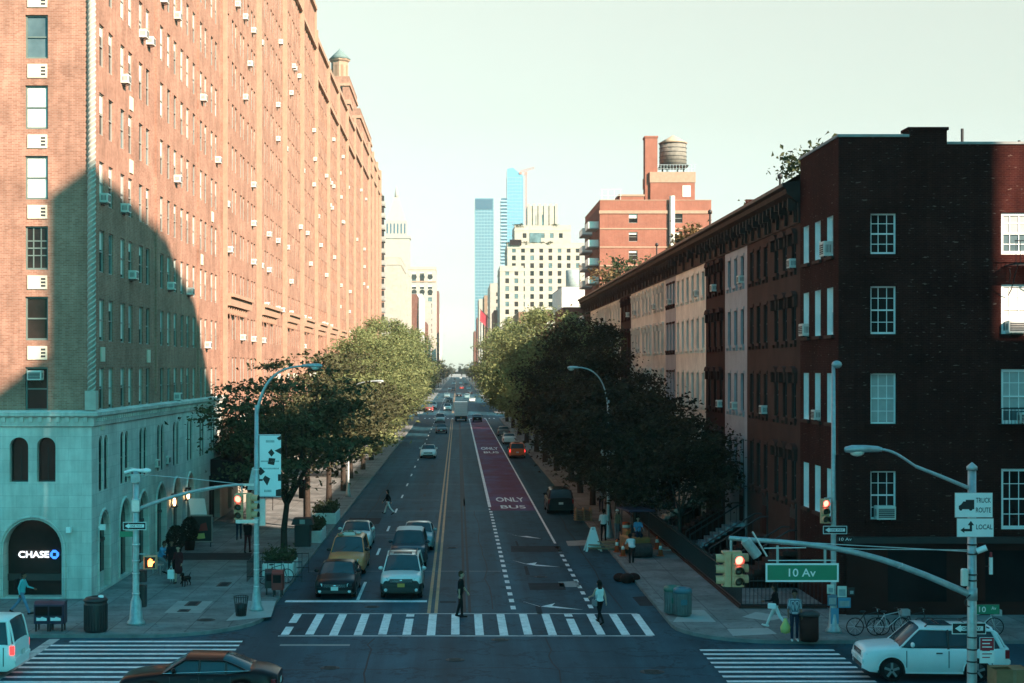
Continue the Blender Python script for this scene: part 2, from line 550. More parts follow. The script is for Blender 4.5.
def walk_mat():
    m, nt, b = _new('sidewalk_flags')
    pos = nt.nodes.new('ShaderNodeNewGeometry').outputs['Position']
    br = nt.nodes.new('ShaderNodeTexBrick')
    br.offset = 0.0
    for k, v in (('Scale', 1.0), ('Brick Width', 1.5), ('Row Height', 1.5), ('Mortar Size', .018)): br.inputs[k].default_value = v
    br.inputs['Color1'].default_value = (.20, .205, .20, 1); br.inputs['Color2'].default_value = (.245, .25, .243, 1)
    br.inputs['Mortar'].default_value = (.11, .112, .11, 1)
    nt.links.new(pos, br.inputs['Vector'])
    out = mixcol(nt, 1.0, br.outputs['Color'], ramp(nt, noise(nt, .5, 7, .7), [(.32, (.52,)*3), (.68, (1.2,)*3)]), 'MULTIPLY')
    spots = ramp(nt, noise(nt, 5, 2, .4), [(.64, (1,)*3), (.70, (.55,)*3)])
    out = mixcol(nt, 1.0, out, spots, 'MULTIPLY')
    nt.links.new(out, b.inputs['Base Color']); b.inputs['Roughness'].default_value = .8; b.inputs['Specular IOR Level'].default_value = .12
    MATS['sidewalk_flags'] = m
walk_mat()
mat('sidewalk_new', (.36, .37, .355), .8, var=.1, scale=1)
mat('kerb_stone', (.20, .205, .2), .8, var=.25, scale=1.5)
mat('tar', (.018, .018, .02), .6, var=.25, scale=2)
mat('patch_dark', (.034, .034, .037), .85, var=.25, scale=1.5)
mat('cover_iron', (.06, .05, .048), .6, var=.3, scale=5)

def leaf_mat(name, lo, hi, trans=.35):
    m, nt, b = _new(name)
    g = nt.nodes.new('ShaderNodeNewGeometry')
    f = noise(nt, .45, 3, .6)
    ad = N(nt, 'ShaderNodeMath', operation='MULTIPLY_ADD')
    nt.links.new(g.outputs['Random Per Island'], ad.inputs[0]); ad.inputs[1].default_value = .55
    nt.links.new(f, ad.inputs[2])
    col = ramp(nt, ad.outputs[0], [(.35, c4(lo)), (1.05, c4(hi))])
    nt.links.new(col, b.inputs['Base Color'])
    b.inputs['Roughness'].default_value = .55; b.inputs['Specular IOR Level'].default_value = .12
    tr = nt.nodes.new('ShaderNodeBsdfTranslucent'); nt.links.new(col, tr.inputs['Color'])
    mx = nt.nodes.new('ShaderNodeMixShader'); mx.inputs[0].default_value = trans
    nt.links.new(b.outputs[0], mx.inputs[1]); nt.links.new(tr.outputs[0], mx.inputs[2])
    nt.links.new(mx.outputs[0], nt.nodes['Material Output'].inputs['Surface'])
    MATS[name] = m
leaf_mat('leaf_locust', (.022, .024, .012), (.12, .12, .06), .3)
leaf_mat('leaf_plane_sunlit', (.075, .095, .038), (.25, .275, .115), .3)  # sunlight put into the colour: brighter leaves for the trees standing in sun
leaf_mat('leaf_shaded', (.014, .010, .006), (.06, .044, .022), .2)  # shade put into the colour: near-black leaves for the trees standing in shade
leaf_mat('leaf_shrub', (.035, .05, .025), (.09, .10, .045))
leaf_mat('leaf_black', (.012, .014, .01), (.03, .03, .02), .15)
leaf_mat('leaf_autumn', (.11, .08, .035), (.24, .15, .07))
mat('bark', (.05, .038, .03), .9, var=.3, scale=6, bump=.3)

mat('hill_green', (.05, .06, .045), .9)
# ------------------------------------------------------------------ ground, roads, sidewalks
XL, XR = -7.9, 8.5                     # kerb lines of the street
FL, FR = -16.1, 15.7                   # building lines
def sheet(name, x0, y0, x1, y1, z, m):
    b = MB(); b.quad((x0,y0,z),(x1,y0,z),(x1,y1,z),(x0,y1,z), m); return struct(b.build(name))
sheet('ground', -4000, -900, 4000, 7000, -.06, 'concrete')
b_ = MB(); b_.add([(x, 2600+y, 34*max(0, math.sin((x+3000)/6000*math.pi*3))**.5*(y < 50)+4*(y < 50)-.05*(y >= 50)) for y in (0, 60) for x in range(-3000, 3001, 100)], [(i, i+1, i+62, i+61) for i in range(60)], 'hill_green'); struct(b_.build('hills'))
sheet('avenue_road', -700, 38, 700, 57.2, 0, 'asphalt_road')
sheet('street_road', -8.2, 57.2, 8.8, 1700, 0, 'asphalt_road')
sheet('street_road', -14, 57.2, -8.2, 62.5, 0, 'asphalt_road'); sheet('street_road', 8.8, 57.2, 14, 62.5, 0, 'asphalt_road')
for sx_ in (-14, 8.8): sheet('street_road', sx_, 33, sx_+(5.8 if sx_ < 0 else 5.2), 38, 0, 'asphalt_road')
sheet('street_road', -8.2, -160, 8.8, 38, 0, 'asphalt_road')
sheet('far_avenue_road', 8.8, 311, 400, 339, 0, 'asphalt_road')
sheet('far_avenue_road', -400, 311, -8.2, 339, 0, 'asphalt_road')

def block(x0, y0, x1, y1, rc):
    """a city block of sidewalk with kerb; rc: radius at the corners (x0y0, x1y0, x1y1, x0y1)"""
    def outline(i):
        P = []
        cs = [(x0+i, y0+i, 180, rc[0]), (x1-i, y0+i, 270, rc[1]), (x1-i, y1-i, 0, rc[2]), (x0+i, y1-i, 90, rc[3])]
        for cx, cy, a0, r in cs:
            r = max(r-i, 0)
            if r < .05: P.append((cx, cy)); continue
            sx = 1 if a0 in (180, 90) else -1; sy = 1 if a0 in (180, 270) else -1
            for k in range(9):
                a = R(a0 + 90*k/8)
                P.append((cx + sx*r + r*math.cos(a), cy + sy*r + r*math.sin(a)))
        return P
    k = MB(); k.prism([(x, y, -.05) for x, y in outline(0)], (0, 0, .19), 'kerb_stone'); struct(k.build('kerb'))
    s = MB(); s.prism([(x, y, -.045) for x, y in outline(.17)], (0, 0, .195), 'sidewalk_flags'); struct(s.build('sidewalk'))
block(-300, 57.2, XL, 311, (0, 4.2, 3, 0))
block(XR, 56.0, 300, 311, (3.6, 0, 0, 3))
block(-300, 339, XL, 1700, (0, 3, 0, 0))
block(XR, 339, 300, 1700, (3, 0, 0, 0))
block(-300, -160, XL, 38, (0, 0, 3.6, 0))
block(XR, -160, 300, 38, (0, 0, 0, 3.6))

def flag(pts, m='sidewalk_new', z=.154, name='sidewalk'):
    b = MB(); b.poly([(x, y, z) for x, y in pts], m); struct(b.build(name))
flag([at(*p, .15) for p in ((226, 621), (271, 617), (276, 601), (247, 601))])
flag([at(*p, .15) for p in ((673, 622), (716, 622), (704, 610), (682, 610))])
flag([at(*p, .15) for p in ((733, 636), (777, 634), (768, 628), (727, 629))])
flag([at(*p, .15) for p in ((742, 617), (768, 621), (790, 617), (756, 612))])
flag([at(*p, .15) for p in ((164, 613), (201, 613), (213, 601), (178, 601))], 'concrete')
flag([at(*p, .15) for p in ((150, 560), (250, 560), (252, 553), (158, 553))], 'patch_dark')

# ------------------------------------------------------------------ road markings and patches
def mark(name, polys, m, z=.004):
    b = MB()
    for p in polys: b.poly([(x, y, z) for x, y in p], m)
    return struct(b.build(name))
def rect(x0, y0, x1, y1): return [(x0, y0), (x1, y0), (x1, y1), (x0, y1)]
bars = []
for i in range(16):
    x = -6.83 + .94*i
    y1 = 62.75
    if i == 0: bars += [rect(x, 57.9, x+.32, 59.7), rect(x, 60.6, x+.32, y1)]; continue
    if i in (5, 12): bars += [rect(x, 57.9, x+.33, 61.6), rect(x, 62.1, x+.33, y1)]; continue
    bars.append(rect(x, 57.85 + .1*math.sin(i*2), x+.33, y1))
mark('crosswalk', bars, 'paint_white')
mark('crosswalk', [rect(-6.9, 62.78, 7.55, 62.98), rect(-6.9, 57.55, 7.5, 57.76)], 'paint_thin')
mark('crosswalk', [rect(-15.1+(.5 if i == 0 else 0), 56.62-.81*i-.3, -8.1, 56.62-.81*i) for i in range(22)], 'paint_white')
mark('crosswalk', [[(-15.5, 57.0), (-15.1, 57.0), (-15.1, 40), (-15.5, 40)]], 'paint_thin')
mark('crosswalk', [rect(8.85, 54.9-.78*i-.3, 13.75, 54.9-.78*i) for i in range(20)], 'paint_white')
mark('stop_line', [rect(-7.6, 65.95, -1.35, 66.5)], 'paint_white')
mark('centre_line', [rect(-1.28, 63, -1.14, 305), rect(-.98, 63, -.84, 305), rect(-1.28, 342, -1.14, 1200), rect(-.98, 342, -.84, 1200)], 'paint_yellow')
mark('lane_line', [rect(-4.5, 66.6, -4.36, 72.2)] + [rect(-4.5, 82.6+12.05*k, -4.36, 85.7+12.05*k) for k in range(60)], 'paint_white')
mark('lane_line', [rect(2.28, 111, 2.5, 305), rect(5.66, 88, 5.80, 305)], 'paint_white', .012)
mark('lane_line', [rect(2.28, 64+1.95*k, 2.5, 64.95+1.95*k) for k in range(24)], 'paint_white')
mark('lane_line', [rect(5.64, 64.3+1.95*k, 5.84, 65.25+1.95*k) for k in range(12)], 'paint_white')
mark('far_crosswalk', [rect(-6.8+.94*i, 304.5, -6.5+.94*i, 308.5) for i in range(16)], 'paint_white')
mark('bus_lane', [rect(2.39, 108.3, 5.73, 305)], 'paint_bus', .008)
mark('road_seam', [rect(.22, 63.2, .36, 300), rect(.46, 63.2, .58, 118), rect(.36, 112, .58, 300)], 'tar')
mark('road_patch', [rect(-2.75, 84+12.05*k, -2.55, 86.2+12.05*k) for k in range(14)], 'tar')
def ground_poly(*pp): return [at(*p) for p in pp]
mark('road_patch', [ground_poly((511, 552), (562, 552), (560, 546), (511, 546)), ground_poly((530, 590), (566, 590), (564, 583), (528, 583)),
     ground_poly((537, 614), (543, 614), (540, 605), (535, 605)), ground_poly((526, 575), (530, 575), (527, 566), (524, 566)),
     ground_poly((517, 546), (519, 546), (517, 541), (515, 541)), ground_poly((640, 606), (660, 606), (650, 596), (632, 597)),
     ground_poly((440, 603), (456, 603), (456, 601), (440, 601))], 'patch_dark')
mark('road_patch', [ground_poly((568, 546), (596, 545), (592, 540), (566, 541)), ground_poly((560, 587), (580, 587), (577, 581), (558, 582))], 'concrete')
def arrow(pts): return ground_poly(*pts)
mark('lane_arrow', [arrow(((506.5, 533.2), (519, 536.4), (527, 536.2), (541.5, 538.8), (527, 537.6), (517, 536.0))),
     arrow(((511.5, 560.2), (526, 564), (537, 562.6), (535, 564.6), (560.5, 567.2), (536, 566), (524, 563.9))),
     arrow(((521, 601.2), (541, 606.8), (555, 603.4), (552, 606.2), (583, 610), (553, 608), (539, 606.6)))], 'paint_white', .012)
def road_text(txt, x0, x1, y0, y1):
    b = MB(); T = Matrix.Translation(((x0+x1)/2, (y0+y1)/2, .013))
    text(b, txt, x1-x0, y1-y0, 'paint_white', T, .02); struct(b.build('lane_lettering'))
road_text('ONLY', 3.0, 5.2, 115.4, 119.3); road_text('BUS', 3.2, 5.05, 109.9, 112.4)
road_text('ONLY', 3.0, 5.2, 189, 195); road_text('BUS', 3.2, 5.05, 181, 185)
mark('road_seam', [rect(-7.6, y, -1.4 if k % 2 else 2.2, y+.06) for k, y in enumerate((76, 92.5, 108, 117, 133, 150, 171, 195))], 'paint_thin', .003)
def wobble(x0, y0, x1, y1, w, seed):
    q = random.Random(seed); n = 14; P = [(x0+(x1-x0)*k/n+q.uniform(-.12, .12), y0+(y1-y0)*k/n+q.uniform(-.12, .12)) for k in range(n+1)]
    dx, dy = x1-x0, y1-y0; L = math.hypot(dx, dy); nx, ny = -dy/L*w, dx/L*w
    return [[P[k], P[k+1], (P[k+1][0]+nx, P[k+1][1]+ny), (P[k][0]+nx, P[k][1]+ny)] for k in range(n)]
mark('road_seam', sum([wobble(*a) for a in ((-7, 51.2, 8, 51.6, .06, 1), (-3.3, 57, -3.0, 42, .06, 2), (3.4, 57.3, 3.2, 40, .05, 3), (-6.3, 74, -6.1, 140, .07, 4), (1.5, 64, 1.3, 108, .05, 5), (7.0, 64, 7.1, 120, .06, 6), (-2.0, 66, -2.1, 96, .05, 7), (-7.2, 88, 1.8, 88.6, .07, 8))], []), 'tar', .0035)
mark('road_patch', [rect(-7.4, 99, -5.2, 103)], 'patch_dark', .003)
mark('road_patch', [rect(-6.6, 55.6, -4.0, 55.9)], 'concrete', .003)
def cover(name, label, px, py, r, z):
    x, y = at(px, py, z); b = MB()
    b.lathe([(0, 0), (r*.96, 0), (r, -.004)][::-1], (x, y, z+.012), 'cover_iron', 18)
    for k in range(-3, 4): b.box(x-r*.6, y+k*r*.2-.02, z+.012, x+r*.6, y+k*r*.2+.02, z+.02, 'cover_iron')
    tag(b.build(name), label, 'manhole cover')
cover('manhole_cover', 'round iron manhole cover on the avenue below the woman on the crosswalk', 652, 672, .42, 0)
cover('manhole_cover', 'round iron cover in the bank corner sidewalk near the kerb', 206, 620, .38, .15)
for lab, px, py in (('iron manhole cover in the lane of the silver off-roader before the stop line', 372, 607), ('iron manhole cover in the middle of the avenue below the crosswalk', 455, 660), ('iron manhole cover on the avenue near the dark maroon sedan', 330, 668), ('iron valve cover in the wide lane beyond the man on the crosswalk', 500, 640), ('iron manhole cover in the bus lane approach between two lane arrows', 541, 577), ('iron manhole cover in the centre lane beside the tar seam', 452, 548)): cover('manhole_cover', lab, px, py, .34, 0)
def hatch(label, px0, px1, py0, py1):
    a = at(px0, py1, .15); c = at(px1, py0, .15); b = MB()
    b.box(a[0], a[1], .154, c[0], c[1], .166, 'cover_iron')
    b.box(a[0]+.1, a[1]+.1, .166, c[0]-.1, c[1]-.1, .172, 'patch_dark')
    tag(b.build('sidewalk_hatch'), label, 'utility hatch')
hatch('larger flush iron hatch in the sidewalk beside the bank corner', 184, 202, 601.5, 606)
hatch('smaller narrow iron hatch in the sidewalk, nearer the kerb than the larger hatch', 177, 191, 609.5, 612)
hatch('reddish iron hatch in the sidewalk behind the wire litter basket', 216, 232, 582.5, 586.5)

# ------------------------------------------------------------------ the brick apartment block on the bank side
def roof_slab(b, x0, y0, x1, y1, z, m='roof_felt', par=.9, pm='orange_brick', cm='coping'):
    b.quad((x0,y0,z),(x1,y0,z),(x1,y1,z),(x0,y1,z), m)
    t = .3
    for a in ((x0, y0, x1, y0+t), (x0, y1-t, x1, y1), (x0, y0+t, x0+t, y1-t), (x1-t, y0+t, x1, y1-t)):
        b.box(a[0], a[1], z+.002, a[2], a[3], z+par, pm)
        b.box(a[0]-.05, a[1]-.05, z+par, a[2]+.05, a[3]+.05, z+par+.12, cm)
def back_walls(b, x0, y0, x1, y1, z0, z1, m, sides):
    P = {'w': ((x0,y0),(x1,y0)), 'e': ((x1,y1),(x0,y1)), 's': ((x1,y0),(x1,y1)), 'n': ((x0,y1),(x0,y0))}
    for s in sides:
        (a, c), (d, e) = P[s]
        b.quad((a,c,z0),(d,e,z0),(d,e,z1),(a,c,z1), m)

WVARS = [('glass_room', None, 0), ('glass_dark', 'blind_white', .45), ('glass_room', 'blind_white', .9), ('glass_dark', 'blind_grey', .6), ('glass_teal', None, 0), ('glass_room', 'blind_white', .25)]
def pick_window(w, h, fm, rr, cols=1, rows=2, wts=(4, 2, 2, 2, 2, 2), **kw):
    g, bl, f = rr.choices(WVARS, wts)[0]
    return window_mesh(w, h, fm, g, cols, rows, blind=bl, bfrac=f, **kw)

def tower_left():
    t = thing('apartment_tower', 'corner brick apartment tower with arched limestone base and bank at street level', 'apartment building', (FL, 66, 0))
    L = lambda x, y, z: (x-FL, y-66, z)
    X0, Y1, ZB, ZT = -38.0, 102.4, 8.3, 58.0
    rr = random.Random(3)
    rows = [8.42 + 3.1*k for k in range(16)]
    sy = [67.9,69.7,72.15,73.85,76.3,78.0,81.7,83.7,85.6,87.7,89.6,91.7,94.3,96.0,98.4,100.1]
    # brick shaft
    b = MB(); ops = []; specs = []
    for z in rows:
        for y in sy:
            ops.append((y-.47-66, y+.47-66, z, z+1.9))
            specs.append((pick_window(.94, 1.9, 'grey_trim', rr, wts=(3, 3, 3, 2, 1, 2)), L(FL-.10, y, z), R(90), 1.9))
    wall(b, (0, 0), (0, 1), Y1-66, ZB, ZT, ops, 'orange_brick', .14)
    wops = []
    wx = [-18.52, -24.0, -26.2, -31.5]
    for k, z in enumerate(rows):
        for x in wx:
            wops.append((x-.5-X0, x+.5-X0, z, z+1.92))
            if x == wx[0]:
                style = [('glass_room', None, 0), ('glass_room', None, 0), ('glass_room', None, 0), ('glass_room', 'blind_white', .95), ('glass_room', 'blind_white', .95), ('glass_teal', None, 0)][k] if k < 6 else ('glass_teal', None, 0)
                six = k == 2
                kw = dict(cols=3 if six else 1, rows=3 if six else 2, bar=.07, munt=.05)
                specs.append((window_mesh(1.0, 1.92, 'green_trim', style[0], blind=style[1], bfrac=style[2], pane_only='frame', **kw), L(x, 66.13, z), 0, 1.92,
                              window_mesh(1.0, 1.92, 'green_trim', style[0], blind=style[1], bfrac=style[2], pane_only='pane', **kw)))
            else:
                specs.append((pick_window(1.0, 1.92, 'green_trim', rr), L(x, 66.16, z), 0, 1.92))
    wall(b, (X0-FL, 0), (1, 0), FL-X0, ZB, ZT, wops, 'orange_brick', .2)
    back_walls(b, X0-FL, 0, 0, Y1-66, ZB, ZT, 'orange_brick', 'ne')
    roof_slab(b, X0-FL, 0, 0, Y1-66, ZT)
    b.build('brick_shaft', t)
    # roped corner column and string courses
    q = MB()
    q.lathe([(.175, ZB+.5), (.175, ZT)], (.0, -.0, 0), 'pale_column', 12)
    for h in range(3):
        q.tube([(.15*math.cos(a+2.094*h), .15*math.sin(a+2.094*h), ZB+.9+a*.115) for a in np.arange(0, (ZT-ZB-1)/.115, .42)], .05, 'pale_column', 5)
    q.box(-.24, -.24, ZB+.145, .24, .24, ZB+1.0, 'pale_column')
    q.build('corner_column', t)
    p = MB()
    for y in (80.0, 93.0, 102.2): p.box(-.05, y-66-.22, ZB+.6, .09, y-66+.22, ZT, 'orange_brick')
    p.build('pier', t)
    # limestone base
    b = MB(); ops = []; win2 = []; D = .45
    ys = [68.2, 72.5, 76.8, 81.3, 85.8, 90.2, 94.5, 98.7]
    for i, y in enumerate(ys):
        for s in (-.5, .5):
            ops.append((y+s-.36-66, y+s+.36-66, 4.75, 7.25, True, .15))
            win2.append((window_mesh(.72, 2.5, 'dark_trim', ['glass_dark', 'glass_teal'][(i+int(s > 0)) % 2], 1, 2, arch=True), L(FL-.10, y+s, 4.75), R(90), 2.5))
    gr = [(68.3, 1.0, 3.75), (72.6, 1.15, 3.9), (76.8, 1.15, 3.9), (81.4, 1.25, 3.95), (86.0, 1.25, 3.95), (90.3, 1.2, 3.9)]
    for y, r, h in gr: ops.append((y-r-66, y+r-66, .28, h, True, .24))
    ops.append((97.2-66, 101.6-66, .2, 3.3))
    wall(b, (0, 0), (0, 1), Y1-66, 0, ZB-.25, ops, 'limestone', D)
    wops = []
    for x in (-19.3, -18.1):
        wops.append((x-.41-X0, x+.41-X0, 5.28, 7.25, True))
        win2.append((window_mesh(.82, 1.97, 'dark_trim', 'glass_room', 2, 1, arch=True), L(x, 66.34, 5.28), 0, 1.97))
    for x in (-25, -26.2, -31, -32.2):
        wops.append((x-.41-X0, x+.41-X0, 5.28, 7.25, True))
        win2.append((window_mesh(.82, 1.97, 'dark_trim', 'glass_dark', 2, 1, arch=True), L(x, 66.34, 5.28), 0, 1.97))
    wops.append((-20.0-X0, -17.42-X0, .2, 3.62, True, .8)); wops.append((-27.2-X0, -24.6-X0, .2, 3.62, True, .8)); wops.append((-33.5-X0, -30.9-X0, .2, 3.62, True, .8))
    wall(b, (X0-FL, 0), (1, 0), FL-X0, 0, ZB-.25, wops, 'limestone', D)
    back_walls(b, X0-FL, 0, 0, Y1-66, 0, ZB, 'limestone', 'ne')
    # raised rings round the arches
    def ring(c, r, z0, zs, side):
        pts = []
        for k in range(17):
            a = math.pi*k/16; pts.append((c - r*math.cos(a), zs + r*math.sin(a)))
        pts = [(c-r, z0)] + pts + [(c+r, z0)]
        b.tube([(x-FL, -.01, z) for x, z in pts] if side == 'w' else [(.01, x-66, z) for x, z in pts], .075, 'limestone', 6)
    ring(-18.71, 1.42, .2, 3.62-1.29, 'w')
    for y, r, h in gr: ring(y, r+.12, .28, h-r, 's')
    b.build('limestone_base', t)
    # interiors and doors behind the big arches
    g = MB()
    g.quad((-20.1-FL, .8, .2), (-17.3-FL, .8, .2), (-17.3-FL, .8, 3.7), (-20.1-FL, .8, 3.7), 'glass_room')
    g.build('bank_window', t)
    for a_ in (-27.3, -33.6):
        g = MB(); g.quad((a_-FL, .8, .2), (a_+2.8-FL, .8, .2), (a_+2.8-FL, .8, 3.7), (a_-FL, .8, 3.7), 'glass_room'); g.build('bank_window', t)
    g = MB(); g.box(-20.0-FL, .70, .85, -17.42-FL, .76, 1.15, 'dark_trim'); g.build('window_bar', t)
    for y, r, h in gr:
        g = MB()
        g.quad((-.23, y-r-66, .2), (-.23, y+r-66, .2), (-.23, y+r-66, h), (-.23, y-r-66, h), 'glass_dark')
        for s in (-.33, .33): g.box(-.23, y+s*r*1.0-66-.03, .2, -.2, y+s*r-66+.03, h, 'dark_trim')
        g.box(-.23, y-r-66, 2.35, -.19, y+r-66, 2.5, 'dark_trim')
        if r < 1.1: g.box(-.22, y-.8-66, .2, -.18, y+.8-66, 1.0, 'limestone')
        g.build('arched_shopfront', t)
    g = MB(); g.quad((-.45, 97.2-66, .2), (-.45, 101.6-66, .2), (-.45, 101.6-66, 3.3), (-.45, 97.2-66, 3.3), 'glass_dark')
    for k in range(6): g.box(-.45, 97.2-66+k*.87, .2, -.38, 97.28-66+k*.87, 3.3, 'dark_trim')
    g.build('entrance_door', t)
    # cornice with dentils
    c = MB()
    prof = [(0, ZB-.62), (.12, ZB-.55), (.14, ZB-.2), (.34, ZB-.1), (.36, ZB+.05), (.05, ZB+.14), (0, ZB+.14)]
    X1 = 0; n = len(prof)
    path = [((X0-FL, 0), (0, -1)), ((0, 0), (1, -1)), ((0, Y1-66), (1, 0))]
    vs = []
    for (px, py), (nx, ny) in path: vs += [(px+nx*d, py+ny*d, z) for d, z in prof]
    fs = []
    for i in range(2):
        for j in range(n-1): fs.append((i*n+j, (i+1)*n+j, (i+1)*n+j+1, i*n+j+1))
    c.add(vs, fs, 'limestone')
    x = X0-FL
    while x < -.1: c.box(x, -.23, ZB-.36, x+.16, -.12, ZB-.16, 'limestone'); x += .40
    y = .2
    while y < Y1-66: c.box(.12, y, ZB-.36, .23, y+.16, ZB-.16, 'limestone'); y += .40
    c.prism([(.36, Y1-66, ZB-.6), (.36, Y1-66, ZB+.1), (0, Y1-66, ZB+.14), (0, Y1-66, ZB-.62)], (0, .02, 0), 'limestone')
    c.build('cornice', t)
    place_windows(t, specs, 100); 
    for w in win2: put('arched_window', w[0], t, w[1], w[2])
    # room air conditioners: sleeves below sills, boxes in windows
    for k, z in enumerate(rows[:10]):
        if k == 0: continue
        s = MB(); s.box(-.43, -.05, -.30, .43, .04, .30, 'sleeve')
        for j in range(3): s.box(.16, -.056, -.2+j*.15, .36, -.05, -.11+j*.15, 'ac_grille')
        s.build('air_conditioner', t, L(-18.48, 66, z-.55))
    put('air_conditioner', ac_mesh(), t, L(-18.55, 66.1, 8.42+1.35))
    for k in range(9):
        for y in rr.sample(sy, 3):
            z = rows[k]
            if rr.random() < .5:
                s = MB(); s.box(-.03, -.36, -.33, .05, .36, .33, 'sleeve'); s.build('air_conditioner', t, L(FL, y+.1, z-.6))
            else: put('air_conditioner', ac_mesh(), t, L(FL-.05, y, z+.05), R(90))
    for y in (74, 80.6, 83.6): put('air_conditioner', ac_mesh(), t, L(FL-.25, y-.4, 5.0), R(90))
    # shop lanterns
    for y in (84.0, 88.3):
        l = MB(); l.box(.05, -.2, -.35, .4, .2, -.28, 'iron'); l.box(.08, -.17, .32, .38, .17, .42, 'iron'); l.box(0, -.03, .2, .1, .03, .28, 'iron')
        for a, c_ in ((.1, -.15), (.1, .15), (.36, -.15), (.36, .15)): l.box(a-.02, c_-.02, -.28, a+.02, c_+.02, .32, 'iron')
        la = l.build('wall_lantern', t, L(FL+.02, y, 2.85))
        e = MB(); e.lathe([(.05, -.25), (.09, -.1), (.06, .15)], (.23, 0, 0), 'lantern_glow', 8); e.build('lantern_bulb', la)
    for x, y, rz in ((-17.05, 65.98, 0), (-16.0, 66.9, R(90))):
        l = MB(); l.box(-.1, -.3, -.12, .1, -.06, .12, 'white_trim'); l.box(-.05, -.06, -.05, .05, .0, .05, 'white_trim'); l.build('security_light', t, L(x, y, 3.2), rz)
    return t
TL = tower_left()
# bank sign hung in the arch
def bank_sign():
    t = thing('bank_sign', 'lit white and blue bank sign hung in the dark arch', 'sign', (-18.6, 66.62, 2.02))
    b = MB(); text(b, 'CHASE', 1.36, .30, 'sign_glow', face_T((-.22, 0, 0)), .02); b.build('lettering', t)
    o = MB(); rr_, ri = .20, .085
    for k in range(4):
        T = Matrix.Translation((.70, 0, 0)) @ Matrix.Rotation(R(90*k), 4, 'Y')
        o.poly([(-.085, -.001, rr_), (.055, -.001, rr_), (rr_-.005, -.001, .075), (-.085, -.001, .082)], 'sign_glow_blue', T)
    o.build('logo', t)
    s = MB(); s.box(-1.0, .02, -.05, 1.0, .05, -.0, 'iron'); s.build('rail', t)
bank_sign()
def awning():
    t = thing('entrance_awning', 'black domed cloth awning over the tower entrance', 'awning', (FL+.02, 97.6, 2.55))
    b = MB(); L_ = 9.6; D = 3.0; n = 7
    pts = [(D*math.cos(math.pi/2*k/n), .55 + 1.25*math.sin(math.pi/2*k/n)) for k in range(n+1)]
    for k in range(n):
        b.quad((pts[k][0], 0, pts[k][1]), (pts[k][0], L_, pts[k][1]), (pts[k+1][0], L_, pts[k+1][1]), (pts[k+1][0], 0, pts[k+1][1]), 'awning_cloth')
    for y in (0, L_): b.poly([(0, y, .55)] + [(p[0], y, p[1]) for p in pts], 'awning_cloth')
    b.quad((D, 0, .1), (D, L_, .1), (D, L_, .55), (D, 0, .55), 'awning_cloth')
    b.quad((0, 0, .1), (D, 0, .1), (D, 0, .55), (0, 0, .55), 'awning_cloth')
    b.build('canopy', t)
    f = MB()
    for y in (.2, L_/2, L_-.2): f.tube([(0, y, .5), (D-.1, y, .12), (D-.1, y, -2.4)], .035, 'iron', 6)
    f.build('frame', t)
awning()

LTCAP = [100, 90, 70, 60, 50, 40, 30, 24]
def terrace(i, y0, y1, zt, label):
    t = thing('terrace_apartment_block', label, 'apartment building', (FL, y0, 0), group='brick apartment blocks along the north side')
    rr = random.Random(40+i); b = MB(); W = y1-y0; X0 = 20.0
    lay = [1.3, 2.6, 4.6, 5.9, 8.2, 9.4, 11.6, 13.4, 14.7]
    lay = [u*W/16.0 for u in lay]
    rows = [6.3 + 3.02*k for k in range(int((zt-7.5)/3.02))]
    ops = []; specs = []
    for z in rows:
        for u in lay:
            ops.append((u-.5, u+.5, z, z+1.75)); specs.append((pick_window(1.0, 1.75, 'grey_trim', rr, wts=(5, 2, 1, 3, 1, 2)), (-.12, u, z), R(90), 1.75))
    pav = 0.35
    wall(b, (0, 0), (0, 1), W, 5.6, zt, ops, 'orange_brick', .16)
    back_walls(b, -X0, 0, 0, W, 0, zt, 'orange_brick', 'wen')
    roof_slab(b, -X0, 0, 0, W, zt, par=1.1, cm='quoin')
    b.build('brick_wall', t)
    b = MB(); sops = [(u-.9, u+.9, .4, 3.2, True) for u in (W*.2, W*.5, W*.8)] + [(u-.45, u+.45, 3.9, 5.0) for u in lay[::2]]
    wall(b, (0, 0), (0, 1), W, 0, 5.6, sops, 'cream_stone', .4)
    for z in (3.55, 5.25): b.box(0, 0, z, .14, W, z+.3, 'cream_stone')
    for s in sops: b.quad((-.4, s[0], s[2]), (-.4, s[1], s[2]), (-.4, s[1], s[3]), (-.4, s[0], s[3]), 'glass_dark')
    b.build('stone_base', t)
    p = MB()
    p.box(0, .0, 5.6, .34, .5, zt+1.2, 'quoin'); p.box(0, W-.32, 5.6, .2, W-.02, zt+.6, 'quoin')
    p.box(0, .5, 5.6, .2, .95, zt, 'orange_brick')
    p.build('pier', t)
    o = MB()
    o.box(.0, .56, 14.6, .55, W*.62, 15.2, 'quoin'); o.box(0, .56, 15.2, .75, W*.62, 15.45, 'quoin')
    for k in range(9): o.box(0, .8+k*W*.06, 14.1, .4, 1.05+k*W*.06, 14.6, 'quoin')
    o.build('stone_band', t)
    for za, zb in ((zt-4.2, zt-3.8), (zt+.1, zt+.5)):
        o = MB(); o.box(0, .56, za, .3, W-.44, zb, 'quoin'); o.build('stone_band', t)
    place_windows(t, specs, LTCAP[min(i, 7)])
    for z, u in rr.sample([(z, u) for z in rows[:12] for u in lay], 13 if i < 4 else 9):
        put('air_conditioner', ac_mesh(), t, (-.05, u, z+.03), R(90))
    return t
ends = [102.4, 120.5, 138.5, 154.0, 169.5, 185.5, 201, 217, 233, 250, 270]
words = ['first', 'second', 'third', 'fourth', 'fifth', 'sixth', 'seventh', 'eighth', 'ninth', 'tenth']
